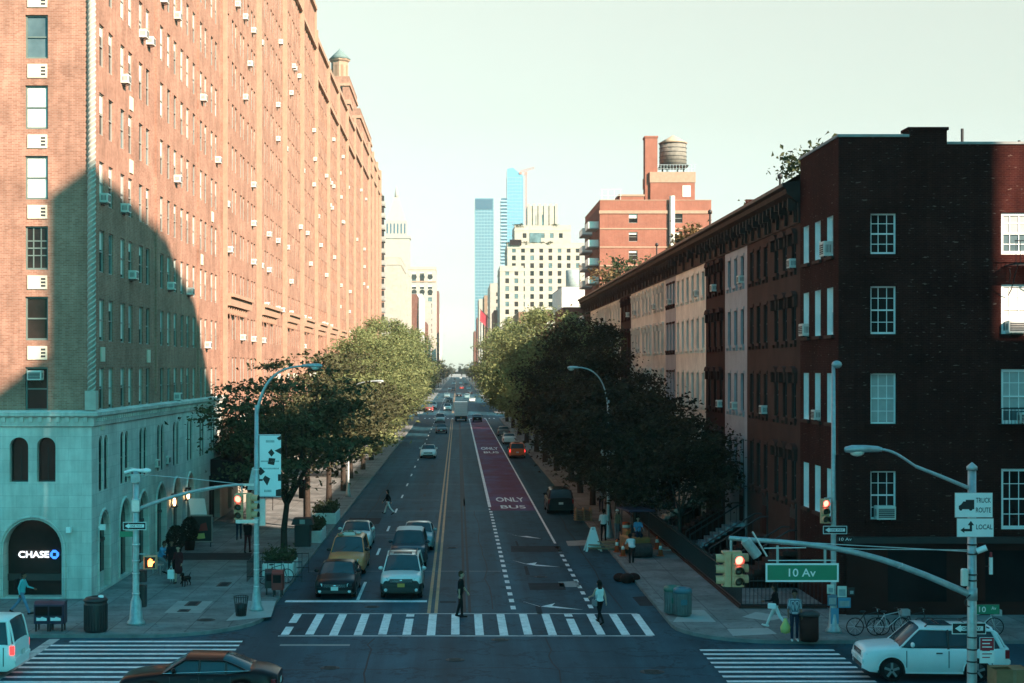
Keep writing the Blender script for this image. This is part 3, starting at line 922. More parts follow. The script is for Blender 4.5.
for i in range(10):
    terrace(i, ends[i], ends[i+1], [51.5, 51.5, 51, 50.5, 47.3, 47.0, 47.4, 47.0, 48, 48.5][i],
            f'sunlit brick terrace apartment block, {words[i]} along the street beyond the corner tower')
def far_tower_left():
    t = thing('stepped_apartment_tower', 'stepped brick tower closing the far end of the brick apartment terrace', 'apartment building', (FL, 270, 0))
    rr = random.Random(9); b = MB(); specs = []
    tiers = [(0, -20, 0, 40, 0, 50), (-1.6, -18, 2, 38, 50, 56.5), (-4, -15, 8, 30, 56.5, 63.5)]
    for k, (xa, xb, ya, yb, za, zb) in enumerate(tiers):
        ops = []
        zz = [z for z in np.arange(6.3, zb-2.5, 3.02) if z > za+.6]
        ww = [u for u in np.arange(1.8, yb-ya-1.5, 2.5)]
        for z in zz:
            for u in ww:
                ops.append((u-.5, u+.5, float(z), float(z)+1.75)); specs.append((pick_window(1.0, 1.75, 'grey_trim', rr), (xa-.16, ya+u, float(z)), R(90), 1.75))
        wall(b, (xa, ya), (0, 1), yb-ya, za, zb, ops, 'orange_brick', .2)
        wo = []
        for z in zz[-2:]:
            for u in ww[:4]: wo.append((u-.5, u+.5, float(z), float(z)+1.75)); specs.append((pick_window(1.0, 1.75, 'grey_trim', rr), (xb+u, ya+.16, float(z)), 0, 1.75))
        wall(b, (xb, ya), (1, 0), xa-xb, za, zb, wo if k else [], 'orange_brick', .2)
        back_walls(b, xb, ya, xa, yb, za, zb, 'orange_brick', 'en')
        roof_slab(b, xb, ya, xa, yb, zb, par=.8, cm='quoin')
        for z in (zb-.9, zb-4): b.box(xa, ya, z, xa+.25, yb, z+.5, 'quoin'); b.box(xb, ya-.25, z, xa+.25, ya-.002, z+.5, 'quoin')
    b.build('brick_wall', t)
    p = MB()
    for y in (0, 12, 26, 38.8): p.box(0, y, 4, .4, y+1.1, 51, 'quoin')
    p.build('pier', t)
    place_windows(t, specs, 40)
    w = thing('water_tower', 'pale stone roof tank house with dark conical roof on the stepped brick tower', 'water tower', (FL-6.2, 284, 63.5))
    b = MB(); b.lathe([(1.75, 0), (1.75, .5), (1.6, .55), (1.6, 4.6), (1.95, 4.9), (1.95, 5.2)], (0, 0, 0), 'quoin', 8, smooth=False)
    for k in range(8):
        a = 2*math.pi*(k+.5)/8; T = Matrix.Rotation(a, 4, 'Z'); b.box(1.46, -.25, 1.2, 1.5, .25, 4.0, 'tan_brick', T)
    b.build('tank_house', w)
    b = MB(); b.lathe([(2.1, 5.2), (1.0, 6.3), (.12, 7.1), (0, 7.4)], (0, 0, 0), 'slate', 12); b.build('cone_roof', w)
far_tower_left()
for lab, y, h, wx in (('slate-roofed brick stair house on the terrace roof nearest the viewer', 176, 2.4, 2.6), ('small flat brick stair house in the middle of the terrace roof', 206, 2.6, 3.0), ('brick lift house on the terrace roof nearer the stepped tower', 240, 4.0, 4)):
    t = thing('roof_house', lab, 'roof house', (FL-2.2, y, 47.05 if y < 220 else 48.0))
    b = MB(); b.box(-wx, -3, .01, 1.2, 3, h, 'orange_brick'); b.build('brick_wall', t)
    b = MB(); b.box(-wx-.2, -3.2, h, 1.4, 3.2, h+.3, 'quoin' if h > 3 else 'slate'); b.build('roof', t)

# ------------------------------------------------------------------ the right-hand row
def corner_house():
    t = thing('corner_house', 'dark painted brick corner house with white sash windows', 'house', (FR, 61.8, 0))
    L = lambda x, y, z: (x-FR, y-61.8, z)
    b = MB(); X1 = 60.0; specs = []; ops = []
    rows = [(15.0, 1.68), (11.7, 1.98), (8.0, 2.08), (4.05, 2.0)]
    for k, (z, h) in enumerate(rows):
        ops.append((17.02-FR, 18.10-FR, z, z+h)); 
        bl = [(None, 0), (None, 0), ('blind_grey', .95), (None, 0)][k]
        kw = dict(cols=3, rows=4, bar=.065, munt=.03, blind=bl[0], bfrac=bl[1])
        specs.append((window_mesh(1.06, h, 'white_trim', 'glass_dark', pane_only='frame', **kw), L(17.56, 61.99, z), 0, h, window_mesh(1.06, h, 'white_trim', 'glass_dark', pane_only='pane', **kw)))
    big = [(14.98, 1.72), (11.7, 2.05), (8.0, 2.25), (3.65, 2.5)]
    for k, (z, h) in enumerate(big):
        for x in (23.35, 27.2, 31.0, 36, 41):
            ops.append((x-.95-FR, x+.95-FR, z, z+h))
            bl = ['blind_grey', 'blind_white', 'blind_grey', None][k] if x < 24 else rnd.choice([None, 'blind_white'])
            kw = dict(cols=5, rows=4, bar=.11, munt=.03, blind=bl, bfrac=[.5, .75, .7, 0][k])
            specs.append((window_mesh(1.9, h, 'white_trim', 'glass_teal' if k < 3 else 'glass_dark', pane_only='frame', **kw), L(x, 61.90, z), 0, h, window_mesh(1.9, h, 'white_trim', 'glass_teal' if k < 3 else 'glass_dark', pane_only='pane', **kw)))
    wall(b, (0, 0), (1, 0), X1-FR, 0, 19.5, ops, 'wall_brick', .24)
    fo = []
    for k, (z, h) in enumerate(rows):
        for y in (63.2, 65.35, 67.5):
            u = 68.7-y
            fo.append((u-.5, u+.5, z, z+h))
            kw = dict(cols=2, rows=2, bar=.10, munt=.03, blind=[None, 'blind_white'][k % 2], bfrac=.5)
            specs.append((window_mesh(1.0, h, 'white_trim', 'glass_dark', pane_only='frame', **kw), L(FR+.2, y, z), R(-90), h, window_mesh(1.0, h, 'white_trim', 'glass_dark', pane_only='pane', **kw)))
    wall(b, (0, 6.9), (0, -1), 6.9, 0, 19.5, fo, 'wall_brick', .3, rm='white_trim')
    back_walls(b, 0, 0, X1-FR, 20, 0, 19.5, 'wall_brick', 'e')
    b.quad((0, 6.9, 17), (X1-FR, 6.9, 17), (X1-FR, 6.9, 19.5), (0, 6.9, 19.5), 'wall_brick')
    b.quad((0, 0, 19.2), (X1-FR, 0, 19.2), (X1-FR, 20, 19.2), (0, 20, 19.2), 'roof_felt')
    # segmental brick heads and sills
    for k, (z, h) in enumerate(rows):
        pts = [(1.86 + .62*math.sin(a), z+h+.02+.16*math.cos(a)-.13) for a in np.linspace(-1, 1, 9)]
        b.prism([(p[0], -.03, p[1]) for p in pts] + [(p[0], -.03, p[1]+.24) for p in reversed(pts)], (0, .03, 0), 'wall_brick')
        b.box(1.1, -.1, z-.17, 2.6, -.002, z-.02, 'wall_brick')
        for y in (63.2, 65.35, 67.5): b.box(-.12, y-61.8-.65, z-.15, -.002, y-61.8+.65, z-.01, 'brownstone')
    b.build('brick_wall', t)
    p = MB()
    p.box(.002, .002, 19.5, 2.9, .4, 19.82, 'wall_brick'); p.box(4.46, .002, 19.5, X1-FR, .35, 19.52, 'wall_brick')
    p.box(.002, .4, 19.5, .4, 6.9, 19.82, 'wall_brick')
    p.box(-.06, -.06, 19.82, 2.9, .46, 19.93, 'coping'); p.box(-.06, .46, 19.82, .46, 6.9, 19.93, 'coping'); p.box(4.46, -.06, 19.52, X1-FR, .4, 19.62, 'coping')
    p.build('parapet', t)
    c = MB(); c.box(2.9, -.02, 17.5, 4.46, .9, 20.1, 'wall_brick'); c.box(2.84, -.08, 20.1, 4.52, .96, 20.22, 'wall_brick')
    c.build('chimney', t)
    place_windows(t, specs, 100)
    # air conditioners
    put('air_conditioner', ac_mesh(), t, L(17.6, 61.95, 4.08), 0, (1.25, 1.1, 1.3)); put('air_conditioner', ac_mesh(), t, L(23.0, 61.9, 11.75), 0, (1.3, 1, 1.2)); put('air_conditioner', ac_mesh(), t, L(23.4, 61.9, 8.05), 0)
    put('air_conditioner', ac_mesh(), t, L(FR+.2, 63.9, 15.05), R(-90), (1.2, 1, 1.5)); put('air_conditioner', ac_mesh(), t, L(FR+.2, 67.8, 11.75), R(-90), (1.3, 1, 1.3)); put('air_conditioner', ac_mesh(), t, L(FR+.2, 65.5, 8.05), R(-90))
    # balconette and fire escape
    f = MB()
    def grate(z, x0, x1, d):
        for y in np.arange(-d, -.05, .09): f.box(x0, y, z-.03, x1, y+.03, z, 'iron')
        for x in (x0, (x0+x1)/2, x1): f.box(x-.02, -d, z-.07, x+.02, 0, z-.031, 'iron')
    grate(14.55, 6.85, 10.5, 1.1)
    for x in np.arange(6.9, 10.5, .18): f.tube([(x, -1.1, 14.55), (x, -1.1, 15.45)], .012, 'iron', 4)
    f.tube([(6.85, -1.1, 15.45), (10.5, -1.1, 15.45)], .02, 'iron', 5)
    for x in (7.0, 8.6, 10.2):
        f.tube([(x, 0, 13.3), (x, -.35, 13.55), (x, -.75, 14.1), (x, -1.05, 14.5)], .022, 'iron', 5)
        f.tube([(x, -.1, 13.9), (x, -.25, 14.15), (x, -.12, 14.35)], .018, 'iron', 5)
    for k in range(14): f.tube([(9.0+.16*k*.8, -.35, 14.5-.22*k), (9.0+.16*k*.8, -.95, 14.5-.22*k)], .014, 'iron', 4)
    for y in (-.35, -.95): f.tube([(9.0, y, 14.55), (10.8, y, 11.4)], .025, 'iron', 5)
    f.build('fire_escape', t)
    f = MB()
    for x in np.arange(6.6, 9.0, .14): f.tube([(x, -.3, 8.0), (x, -.3, 8.62)], .012, 'iron', 4)
    f.box(6.55, -.32, 8.62, 9.05, -.28, 8.66, 'iron'); f.box(6.55, -.32, 7.98, 9.05, -.0, 8.0, 'iron')
    f.build('window_guard', t)
    # ground floor: dark shopfronts
    g = MB(); g.box(.3, -.12, 0.15, X1-FR, -.004, 3.1, 'dark_brownstone'); g.box(.2, -.3, 3.1, X1-FR, -.004, 3.35, 'dark_trim')
    for x in np.arange(2, 40, 3.2): g.box(x, -.14, .7, x+2.4, -.121, 2.8, 'glass_dark')
    g.build('shopfront', t)
    v = MB()
    for x, z in ((5.6, 20.4), (8.0, 19.9), (9.2, 19.8)): v.tube([(x, 1.5, 19.2), (x, 1.5, z)], .06, 'iron', 6)
    v.build('vent_pipe', t)
corner_house()

def row_house(y0, y1, wm, tm, label, lintel=0, nw=3, wm2='dark_trim', zt=18.9):
    """y0 near, y1 far end"""
    W = y1-y0; t = thing('row_house', label, 'house', (FR, y0, 0), group='row houses on the south side')
    rr = random.Random(int(y0*10)); b = MB(); ops = []; specs = []
    us = [W*(k+.5)/nw + (.0 if nw > 3 else (1-k)*.25) for k in range(nw)]
    rows = [(14.95, 1.5), (11.6, 1.92), (7.95, 2.05), (4.1, 2.3)]
    ww = .46
    for k, (z, h) in enumerate(rows):
        for u in us:
            ops.append((u-ww, u+ww, z, z+h))
            g = rr.choice(['glass_dark', 'glass_dark', 'glass_room'])
            specs.append((window_mesh(2*ww, h, wm2, g, 1, 2, blind=rr.choice([None, None, 'blind_grey']), bfrac=.4), (.16, W-u, z), R(-90), h))
    ops.append((us[-1]-.55, us[-1]+.55, 1.65, 4.0)) if False else None
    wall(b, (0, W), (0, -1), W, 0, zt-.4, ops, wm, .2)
    b.quad((0, W, zt-.2), (0, 0, zt-.2), (14, 0, zt-.2), (14, W, zt-.2), 'roof_felt')
    back_walls(b, 0, 0, 14, W, 0, zt-.2, 'far_brick', 's')
    back_walls(b, 0, 0, 14, W, 14, zt-.2, 'far_brick', 'we')
    for k, (z, h) in enumerate(rows):
        for u in us:
            y = W-u
            b.box(-.12, y-ww-.12, z-.16, -.003, y+ww+.12, z-.01, tm)
            for s in (-1, 1): b.box(-.10, y+s*(ww-.02)-.07, z-.32, -.003, y+s*(ww-.02)+.07, z-.161, tm)
            if lintel == 1:
                b.box(-.2, y-ww-.2, z+h+.12, -.003, y+ww+.2, z+h+.3, tm); b.box(-.1, y-ww-.1, z+h+.02, -.003, y+ww+.1, z+h+.119, tm)
                for s in (-1, 1): b.box(-.14, y+s*(ww+.1)-.08, z+h-.35, -.003, y+s*(ww+.1)+.08, z+h+.119, tm); b.box(-.06, y+s*(ww+.07)-.07, z, -.003, y+s*(ww+.07)+.07, z+h-.36, tm)
            elif lintel == 2:
                pts = [(math.cos(a)*(ww+.3), math.sin(a)*.3) for a in np.linspace(0, math.pi, 9)]
                b.prism([(-.24, y+p[0], z+h+.1+p[1]) for p in pts], (.237, 0, 0), tm)
                for s in (-1, 1): b.box(-.18, y+s*(ww+.16)-.1, z+h-.4, -.003, y+s*(ww+.16)+.1, z+h+.099, tm)
            else:
                b.box(-.05, y-ww-.08, z+h+.01, -.003, y+ww+.08, z+h+.16, tm)
    b.build('front_wall', t)
    # bracketed cornice
    c = MB(); prof = [(0, 16.95), (-.08, 16.95), (-.1, 17.9), (-.28, 18.05), (-.62, 18.3), (-.66, 18.52), (-.78, 18.6), (-.8, 18.78), (0, zt)]
    e0, e1 = .0, W
    n = len(prof)
    c.add([(d, e0, z) for d, z in prof] + [(d, e1, z) for d, z in prof], [(j, n+j, n+j+1, j+1) for j in range(n-1)] + [tuple(range(n)), tuple(reversed(range(n, 2*n)))], 'cornice_brown')
    c.box(-.83, e0+.002, 18.62, -.805, e1-.002, 18.76, 'cornice_rim')
    nb = 7
    for k in range(nb):
        y = W*(k+.5)/nb + rr.uniform(-.05, .05); big = k % 2 == 0
        c.box(-.5, y-.1, 17.55 if big else 17.8, -.11, y+.1, 18.12, 'cornice_brown')
        c.box(-.24, y-.08, 17.0 if big else 17.45, -.11, y+.08, 17.55 if big else 17.8, 'cornice_brown')
    c.build('cornice', t)
    # stoop and door
    s = MB(); yd = W*.2
    for k in range(8): s.box(-3.0+.33*k, yd-.75, .15, -.002, yd+.75, .15+.21*(k+1), tm if wm != 'grey_paint' else 'grey_paint')
    for q in (-.8, .8):
        s.tube([(-3.0, yd+q, .15), (-3.0, yd+q, 1.2), (-.4, yd+q, 2.8), (-.02, yd+q, 2.8)], .04, 'iron', 6)
        for k in range(8): s.tube([(-2.8+.33*k, yd+q, .3+.21*k), (-2.8+.33*k, yd+q, 1.3+.2*k)], .015, 'iron', 4)
    s.build('stoop', t)
    d = MB(); d.box(-.06, yd-.6, 1.85, -.004, yd+.6, 4.0, 'dark_trim'); d.box(-.09, yd-.5, 1.87, -.061, yd+.5, 3.3, 'dark_brownstone'); d.build('door', t)
    place_windows(t, specs, 100)
    for k in range(rr.choice([1, 2, 2])):
        z, h = rr.choice(rows[:3]); u = rr.choice(us); put('air_conditioner', ac_mesh(), t, (.12, W-u, z+.02), R(-90))
    return t
HO = [
 (68.7, 75.2, 'brownstone', 'brownstone', 'brown row house with hooded windows next to the corner house', 2, 3, 'dark_trim'),
 (75.2, 81.3, 'brownstone', 'brownstone', 'brown row house between the grey painted house and the brown hooded one', 0, 3, 'dark_trim'),
 (81.3, 88.0, 'grey_paint', 'grey_paint', 'pale grey painted row house between brown houses', 0, 3, 'dark_trim'),
 (88.0, 94.8, 'dark_brownstone', 'dark_brownstone', 'dark red-brown row house with heavy hoods between grey and cream houses', 2, 3, 'dark_trim'),
 (94.8, 107.8, 'cream_paint', 'cream_paint', 'wide cream painted house front with six windows to a floor', 0, 6, 'dark_trim'),
 (107.8, 113.2, 'grey_paint', 'dark_brownstone', 'weathered grey row house just beyond the wide cream front', 0, 3, 'dark_trim'),
 (113.2, 120.5, 'cream_paint_worn', 'cream_paint_worn', 'worn cream row house with bracketed lintels beyond the weathered grey one', 1, 3, 'dark_trim'),
 (120.5, 128.0, 'white_paint_wall', 'white_paint_wall', 'off-white row house with bracketed lintels, nearer of the off-white pair', 1, 3, 'dark_trim'),
 (128.0, 135.7, 'white_paint_wall', 'white_paint_wall', 'off-white row house with bracketed lintels, next to the narrow dark brown one', 1, 3, 'dark_trim'),
 (135.7, 144.2, 'dark_brownstone', 'dark_brownstone', 'dark brown row house among the distant pale fronts', 2, 3, 'dark_trim'),
 (144.2, 152.0, 'cream_paint', 'cream_paint', 'cream row house just past the distant dark brown one', 1, 3, 'dark_trim'),
 (152.0, 160.0, 'cream_paint_worn', 'cream_paint_worn', 'worn cream house past the dark brown one, mostly above the treetops', 1, 3, 'dark_trim'),
 (160.0, 168.0, 'white_paint_wall', 'white_paint_wall', 'pale row house near the far end of the cornice', 1, 3, 'dark_trim'),
 (168.0, 177.0, 'cream_paint', 'cream_paint', 'cream row house near the far end of the cornice, half behind leaves', 0, 3, 'dark_trim'),
 (177.0, 186.0, 'brownstone', 'brownstone', 'brown row house at the far end of the bracketed cornice', 0, 3, 'dark_trim'),
]
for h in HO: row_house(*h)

def iron_fence():
    t = thing('iron_fence', 'black iron railing along the areaways of the row houses', 'railing', (12.0, 63.4, .15))
    for name, fn in (('rail', 0), ('picket', 1)):
        b = MB()
        if fn == 0:
            for z in (.15, 1.15): b.tube([(0, 0, z), (0, 120, z)], .03, 'iron', 5); b.tube([(0, 0, z), (3.6, 0, z)], .03, 'iron', 5)
            b.box(-.12, -.12, 0, .12, 120, .1, 'brownstone'); b.box(.121, -.12, 0, 3.6, .12, .1, 'brownstone')
        else:
            for k in range(700): b.box(-.012, k*.17, .1, .012, k*.17+.024, 1.3, 'iron')
            for k in range(21): b.box(k*.17, -.012, .1, k*.17+.024, .012, 1.3, 'iron')
        o = b.build(name, t)
        if fn: o['kind'] = 'stuff'
iron_fence()
# ------------------------------------------------------------------ buildings farther down the street
def far_block(label, x0, y0, x1, y1, tiers, m, side, win=(1.2, 1.7, 3.2, 3.1), fm='grey_trim', cat='building', name='city_building', cap=60, trim=None, seed=1, wv=None, skip=0.0, zw=4.0):
    """tiers: list of (inset_x0, inset_y0, inset_x1, inset_y1, z0, z1)"""
    t = thing(name, label, cat, (x0, y0, 0)); rr = random.Random(seed)
    b = MB(); specs = []; W, D = x1-x0, y1-y0
    w, h, pu, pz = win
    for (a, c, d, e, z0, z1) in tiers:
        X0, Y0, X1, Y1 = a, c, W-d, D-e
        zz = [float(z) for z in np.arange(zw, z1-h-.6, pz) if z > z0+.5]
        def ops_for(L_, place):
            n = max(1, int((L_-.8)/pu)); ops = []
            for z in zz:
                for k in range(n):
                    if rr.random() < skip: continue
                    u = (L_-(n-1)*pu)/2 + k*pu
                    ops.append((u-w/2, u+w/2, z, z+h)); place(u, z)
            return ops
        mk = lambda: wv(rr) if wv else pick_window(w, h, fm, rr)
        wall(b, (X0, Y0), (1, 0), X1-X0, z0, z1, ops_for(X1-X0, lambda u, z: specs.append((mk(), (X0+u, Y0+.16, z), 0, h))), m, .2)
        if side == 'n':
            wall(b, (X0, Y1), (0, -1), Y1-Y0, z0, z1, ops_for(Y1-Y0, lambda u, z: specs.append((mk(), (X0+.16, Y1-u, z), R(-90), h))), m, .2)
            back_walls(b, X0, Y0, X1, Y1, z0, z1, m, 'es')
        else:
            wall(b, (X1, Y0), (0, 1), Y1-Y0, z0, z1, ops_for(Y1-Y0, lambda u, z: specs.append((mk(), (X1-.16, Y0+u, z), R(90), h))), m, .2)
            back_walls(b, X0, Y0, X1, Y1, z0, z1, m, 'en')
        roof_slab(b, X0, Y0, X1, Y1, z1, pm=m, cm=trim or 'coping')
        if trim:
            b.box(X0-.15, Y0-.15, z1-1.2, X1+.15, Y0-.002, z1-.7, trim)
            if side == 'n': b.box(X0-.15, Y0-.002, z1-1.2, X0-.002, Y1, z1-.7, trim)
            else: b.box(X1+.002, Y0-.002, z1-1.2, X1+.15, Y1, z1-.7, trim)
    b.build('wall', t)
    place_windows(t, specs, cap)
    return t

# red-brick balcony building with roof tank
def balcony_block():
    t = far_block('red brick balcony building with roof water tank above the row houses', 22.8, 240, 40.6, 268, [(0, 0, 0, 0, 0, 36.2)], 'red_brick', 'x', win=(1.4, 1.5, 7.2, 2.95), cap=40, trim='quoin', seed=5)
    b = MB()
    for z in np.arange(3.6, 35, 2.95): b.box(-.04, -.1, z-.62, 17.84, -.003, z-.40, 'quoin')
    b.build('stone_band', t)
    for y, w in ((1.5, 5.5), (13, 6.5)):
        for k in range(3, 11):
            z = 3.2+2.95*k
            q = MB(); q.box(-1.75, y, z, -.004, y+w, z+.18, 'concrete')
            q.box(-1.75, y, z+.181, -1.68, y+w, z+1.2, 'blind_white'); q.box(-1.68, y, z+.181, -.004, y+.07, z+1.2, 'blind_white'); q.box(-1.68, y+w-.07, z+.181, -.004, y+w, z+1.2, 'blind_white')
            q.build('balcony', t)
    p = MB(); p.box(-.06, -.02, 2, -.003, 28, 36.2, 'far_brick'); p.build('side_facing', t)
    p = MB(); p.box(8.4, 2.6, 36.2, 15.6, 12, 40.3, 'red_brick'); p.box(8.3, 2.5, 38.9+1.4, 15.7, 12.1, 42.0, 'quoin'); p.box(3.2, 1.2, 36.2, 7.2, 7, 37.9, 'red_brick'); p.box(3.1, 1.1, 37.9, 7.3, 7.1, 38.2, 'quoin')
    p.box(13.6, 2.55, 38, 14.9, 2.6, 39.8, 'blind_white'); p.build('penthouse', t)
    p = MB(); p.box(7.6, 3.0, 36.2, 9.6, 5.4, 47.6, 'red_brick'); p.box(7.5, 2.9, 47.6, 9.7, 5.5, 47.9, 'red_brick'); p.build('chimney', t)
    p = MB(); p.tube([(11.5, -.25, 26), (11.5, -.25, 37.8)], .45, 'blind_white', 8); p.box(10.9, -.2, 27, 11.1, -.02, 36.5, 'iron'); p.build('flue', t)
    p = MB()
    for x in (.4, 1.4, 2.4, 3.4): p.tube([(x, 1, 36.2), (x, 1, 39)], .05, 'ac_shell', 4)
    for z in (38.0, 39.0): p.tube([(.2, 1, z), (3.6, 1, z)], .05, 'ac_shell', 4)
    p.build('antenna_rack', t)
    w = thing('water_tank', 'round wooden roof tank with pale conical lid beside the tall brick chimney', 'water tank', (22.8+12.6, 246.5, 42.0))
    b = MB(); b.lathe([(2.25, 1.4), (2.2, 5.2)], (0, 0, 0), 'wood_tank', 18)
    for z in (1.7, 2.3, 2.9, 3.6, 4.3, 5.0): b.lathe([(2.28, z), (2.28, z+.07)], (0, 0, 0), 'iron', 18)
    b.build('tank', w)
    b = MB(); b.lathe([(2.4, 5.2), (1.2, 5.9), (.1, 6.5), (0, 6.55)], (0, 0, 0), 'tank_cone', 18); b.build('lid', w)
    b = MB()
    for a in range(6): b.box(1.7*math.cos(a)-.12, 1.7*math.sin(a)-.12, 0, 1.7*math.cos(a)+.12, 1.7*math.sin(a)+.12, 1.25, 'iron')
    b.box(-2.3, -2.3, 1.2, 2.3, 2.3, 1.39, 'iron'); b.build('stand', w)
    b = MB()
    for x in np.arange(-3.4, 3.5, .5): b.tube([(x, -3.2, 0), (x, -3.2, 1.3)], .03, 'alu', 4)
    for z in (.65, 1.3): b.tube([(-3.4, -3.2, z), (3.4, -3.2, z)], .03, 'alu', 4)
    b.build('railing', w)
balcony_block()

# cream stepped building
def cream_block():
    wv = lambda rr: window_mesh(1.5, 1.9, 'dark_trim', rr.choice(['glass_dark', 'glass_room', 'glass_teal']), 2, 2)
    t = far_block('cream stepped apartment house with terraces and a fluted tower top', 16.7, 590, 50, 625,
                  [(0, 0, 24, 0, 0, 49.5), (3.0, 2, 0, 0, 0, 58.6), (6.0, 6, 5, 3, 58.6, 66.0)], 'cream_stone', 'n', win=(1.5, 1.9, 3.6, 3.05), trim='cream_stone', cap=100, seed=8, wv=wv)
    b = MB()
    b.box(11.2, 9, 66, 23.2, 20, 75.0, 'cream_stone')
    for k in range(6): b.box(11.2+k*2.2, 8.6, 66, 12.2+k*2.2, 9, 75.8, 'cream_stone')
    for k in range(3): b.box(14.1+k*2.9, 8.93, 67, 14.8+k*2.9, 9, 71.5, 'glass_teal')
    b.build('fluted_top', t)
    b = MB(); b.box(12, 5.8, 59.4, 16.5, 6, 64, 'glass_teal'); b.build('sunroom', t); b = MB(); b.box(4, 1.2, 58.7, 8.5, 3.5, 60.9, 'awning_cloth'); b.build('terrace_awning', t)
    for i, (x, z, y) in enumerate(((3.6, 58.7, 3), (10, 58.7, 3), (13.5, 58.7, 3), (17, 58.7, 3), (19.5, 58.7, 3.0), (7, 66.1, 7), (22, 66.1, 7), (9, 66.1, 7))):
        shrub_ball('terrace_shrub', f'green shrub in a terrace of the cream stepped building', (16.7+x, 590+y, z+.6), 1.5, 1.4, 'leaf_shrub', 160, .5, 'terrace shrubs on the cream building', seed=i)

_SHR = {}
def leaf_cloud(mb, pts, size, m, rr, up=.3):
    for p in pts:
        s = size*rr.uniform(.5, 1.6)
        a = rr.uniform(0, 6.283); el = rr.gauss(up, .5)
        u = Vector((math.cos(a)*math.cos(el), math.sin(a)*math.cos(el), math.sin(el)))
        w = u.cross(Vector((rr.gauss(0, .95), rr.gauss(0, .95), .8))).normalized()
        p = Vector(p); n = u.cross(w)*s*.18
        o = len(mb.V)
        mb.V += [tuple(p-u*s*.5), tuple(p+w*s*.3-n), tuple(p+u*s*.5), tuple(p-w*s*.3-n)]
        mb.F.append([o, o+1, o+2]); mb.F.append([o, o+2, o+3]); mb.M += [m, m]; mb.S += [False, False]
def shrub_ball(name, label, loc, r, h, m, n, size, group=None, seed=0, stem=True):
    rr = random.Random(seed); b = MB(); pts = []
    cl = [(rr.uniform(-.6, .6)*r, rr.uniform(-.6, .6)*r, rr.uniform(.25, .95)*h) for _ in range(9)]
    for k in range(n):
        c = rr.choice(cl); pts.append((c[0]+rr.gauss(0, .28)*r, c[1]+rr.gauss(0, .28)*r, max(.03, c[2]+rr.gauss(0, .22)*h*.6)))
    leaf_cloud(b, pts, size, m, rr)
    t = thing(name, label, 'shrub', (loc[0], loc[1], loc[2]-.6 if stem else loc[2]), group=group)
    b.build('foliage', t)
    s = MB()
    for c in cl[:5]: s.tube([(c[0]*.1, c[1]*.1, 0), (c[0]*.6, c[1]*.6, c[2]*.6), c], [.04*r, .025*r, .01*r], 'bark', 5)
    s.build('stem', t)
    return t
cream_block()

def glass_tower(label, x0, y0, x1, y1, zt, m, floors, dark_edge=0, slant=0.0):
    t = thing('glass_tower', label, 'skyscraper', (x0, y0, 0)); W, D = x1-x0, y1-y0
    b = MB()
    b.prism([(0, 0, 0), (W, 0, 0), (W, 0, zt-slant), (W*.35, 0, zt), (0, 0, zt-slant*.15)], (0, D, 0), m); b.build('curtain_wall', t)
    s = MB(); dz = zt/floors
    for k in range(1, floors): s.box(-.25, -.25, k*dz-.35, W+.25, D, k*dz+.25, 'far_spandrel') if k*dz < zt-slant-1 else None
    for x in np.linspace(0, W, 7): s.box(x-.15, -.3, 0, x+.15, -.26, zt-slant-1, 'far_spandrel')
    o = s.build('spandrel', t)
    if dark_edge:
        e = MB(); n = int(floors*.86)
        for k in range(n):
            e.box(-dark_edge, -.6, k*dz, -.3, D*.6, k*dz+dz*.42, 'tower_slab'); e.box(-dark_edge+.6, .2, k*dz+dz*.42, -.3, D*.6, k*dz+dz, 'tower_dark')
        e.build('balcony_stack', t)
    return t
glass('tower_glass', (.09, .19, .25), .12, spec=.8, var=.15); glass('tower_glass_pale', (.12, .30, .42), .12, var=.12); mat('far_spandrel', (.20, .31, .36), .5, var=.08)
mat('tower_slab', (.28, .42, .48), .5); mat('tower_dark', (.03, .09, .14), .3)
def towers():
    t = glass_tower('grey-blue slab glass skyscraper, lower of the two far towers', 17.5, 1500, 36, 1520, 180, 'tower_glass', 55)
    b = MB(); b.box(.5, -.5, 169, 17.5, -.26, 179, 'tower_dark'); b.build('crown', t)
    glass_tower('pale blue glass skyscraper with slanted top, taller of the far towers', 53, 1600, 70, 1630, 224, 'tower_glass_pale', 62, dark_edge=7, slant=9)
    c = thing('tower_crane', 'thin reddish tower crane beside the pale slanted skyscraper', 'crane', (73.0, 1600, 60))
    b = MB()
    for x, y in ((-.8, -.8), (.8, -.8), (.8, .8), (-.8, .8)): b.tube([(x, y, 0), (x, y, 160)], .28, 'crane_red', 4)
    for k in range(40): b.tube([(-.8, -.8, k*4), (.8, -.8, k*4+4)], .14, 'crane_red', 4); b.tube([(.8, .8, k*4), (-.8, .8, k*4+4)], .14, 'crane_red', 4)
    b.build('mast', c)
    b = MB()
    for dz in (0, 1.6): b.tube([(-6, 0, 159+dz), (9, -1, 163+dz)], .3, 'crane_red', 4)
    for k in range(9): b.tube([(-5+k*1.6, 0, 159.2+k*.42), (-4.2+k*1.6, 0, 161+k*.42)], .16, 'crane_red', 4)
    b.box(-7, -1, 157, -4.4, 1, 159.6, 'crane_red'); b.build('jib', c)
    b = MB(); b.box(-1.6, -1.4, 156, 1.2, 1.2, 159, 'crane_red'); b.build('cab', c)
mat('crane_red', (.46, .20, .16), .6)
towers()
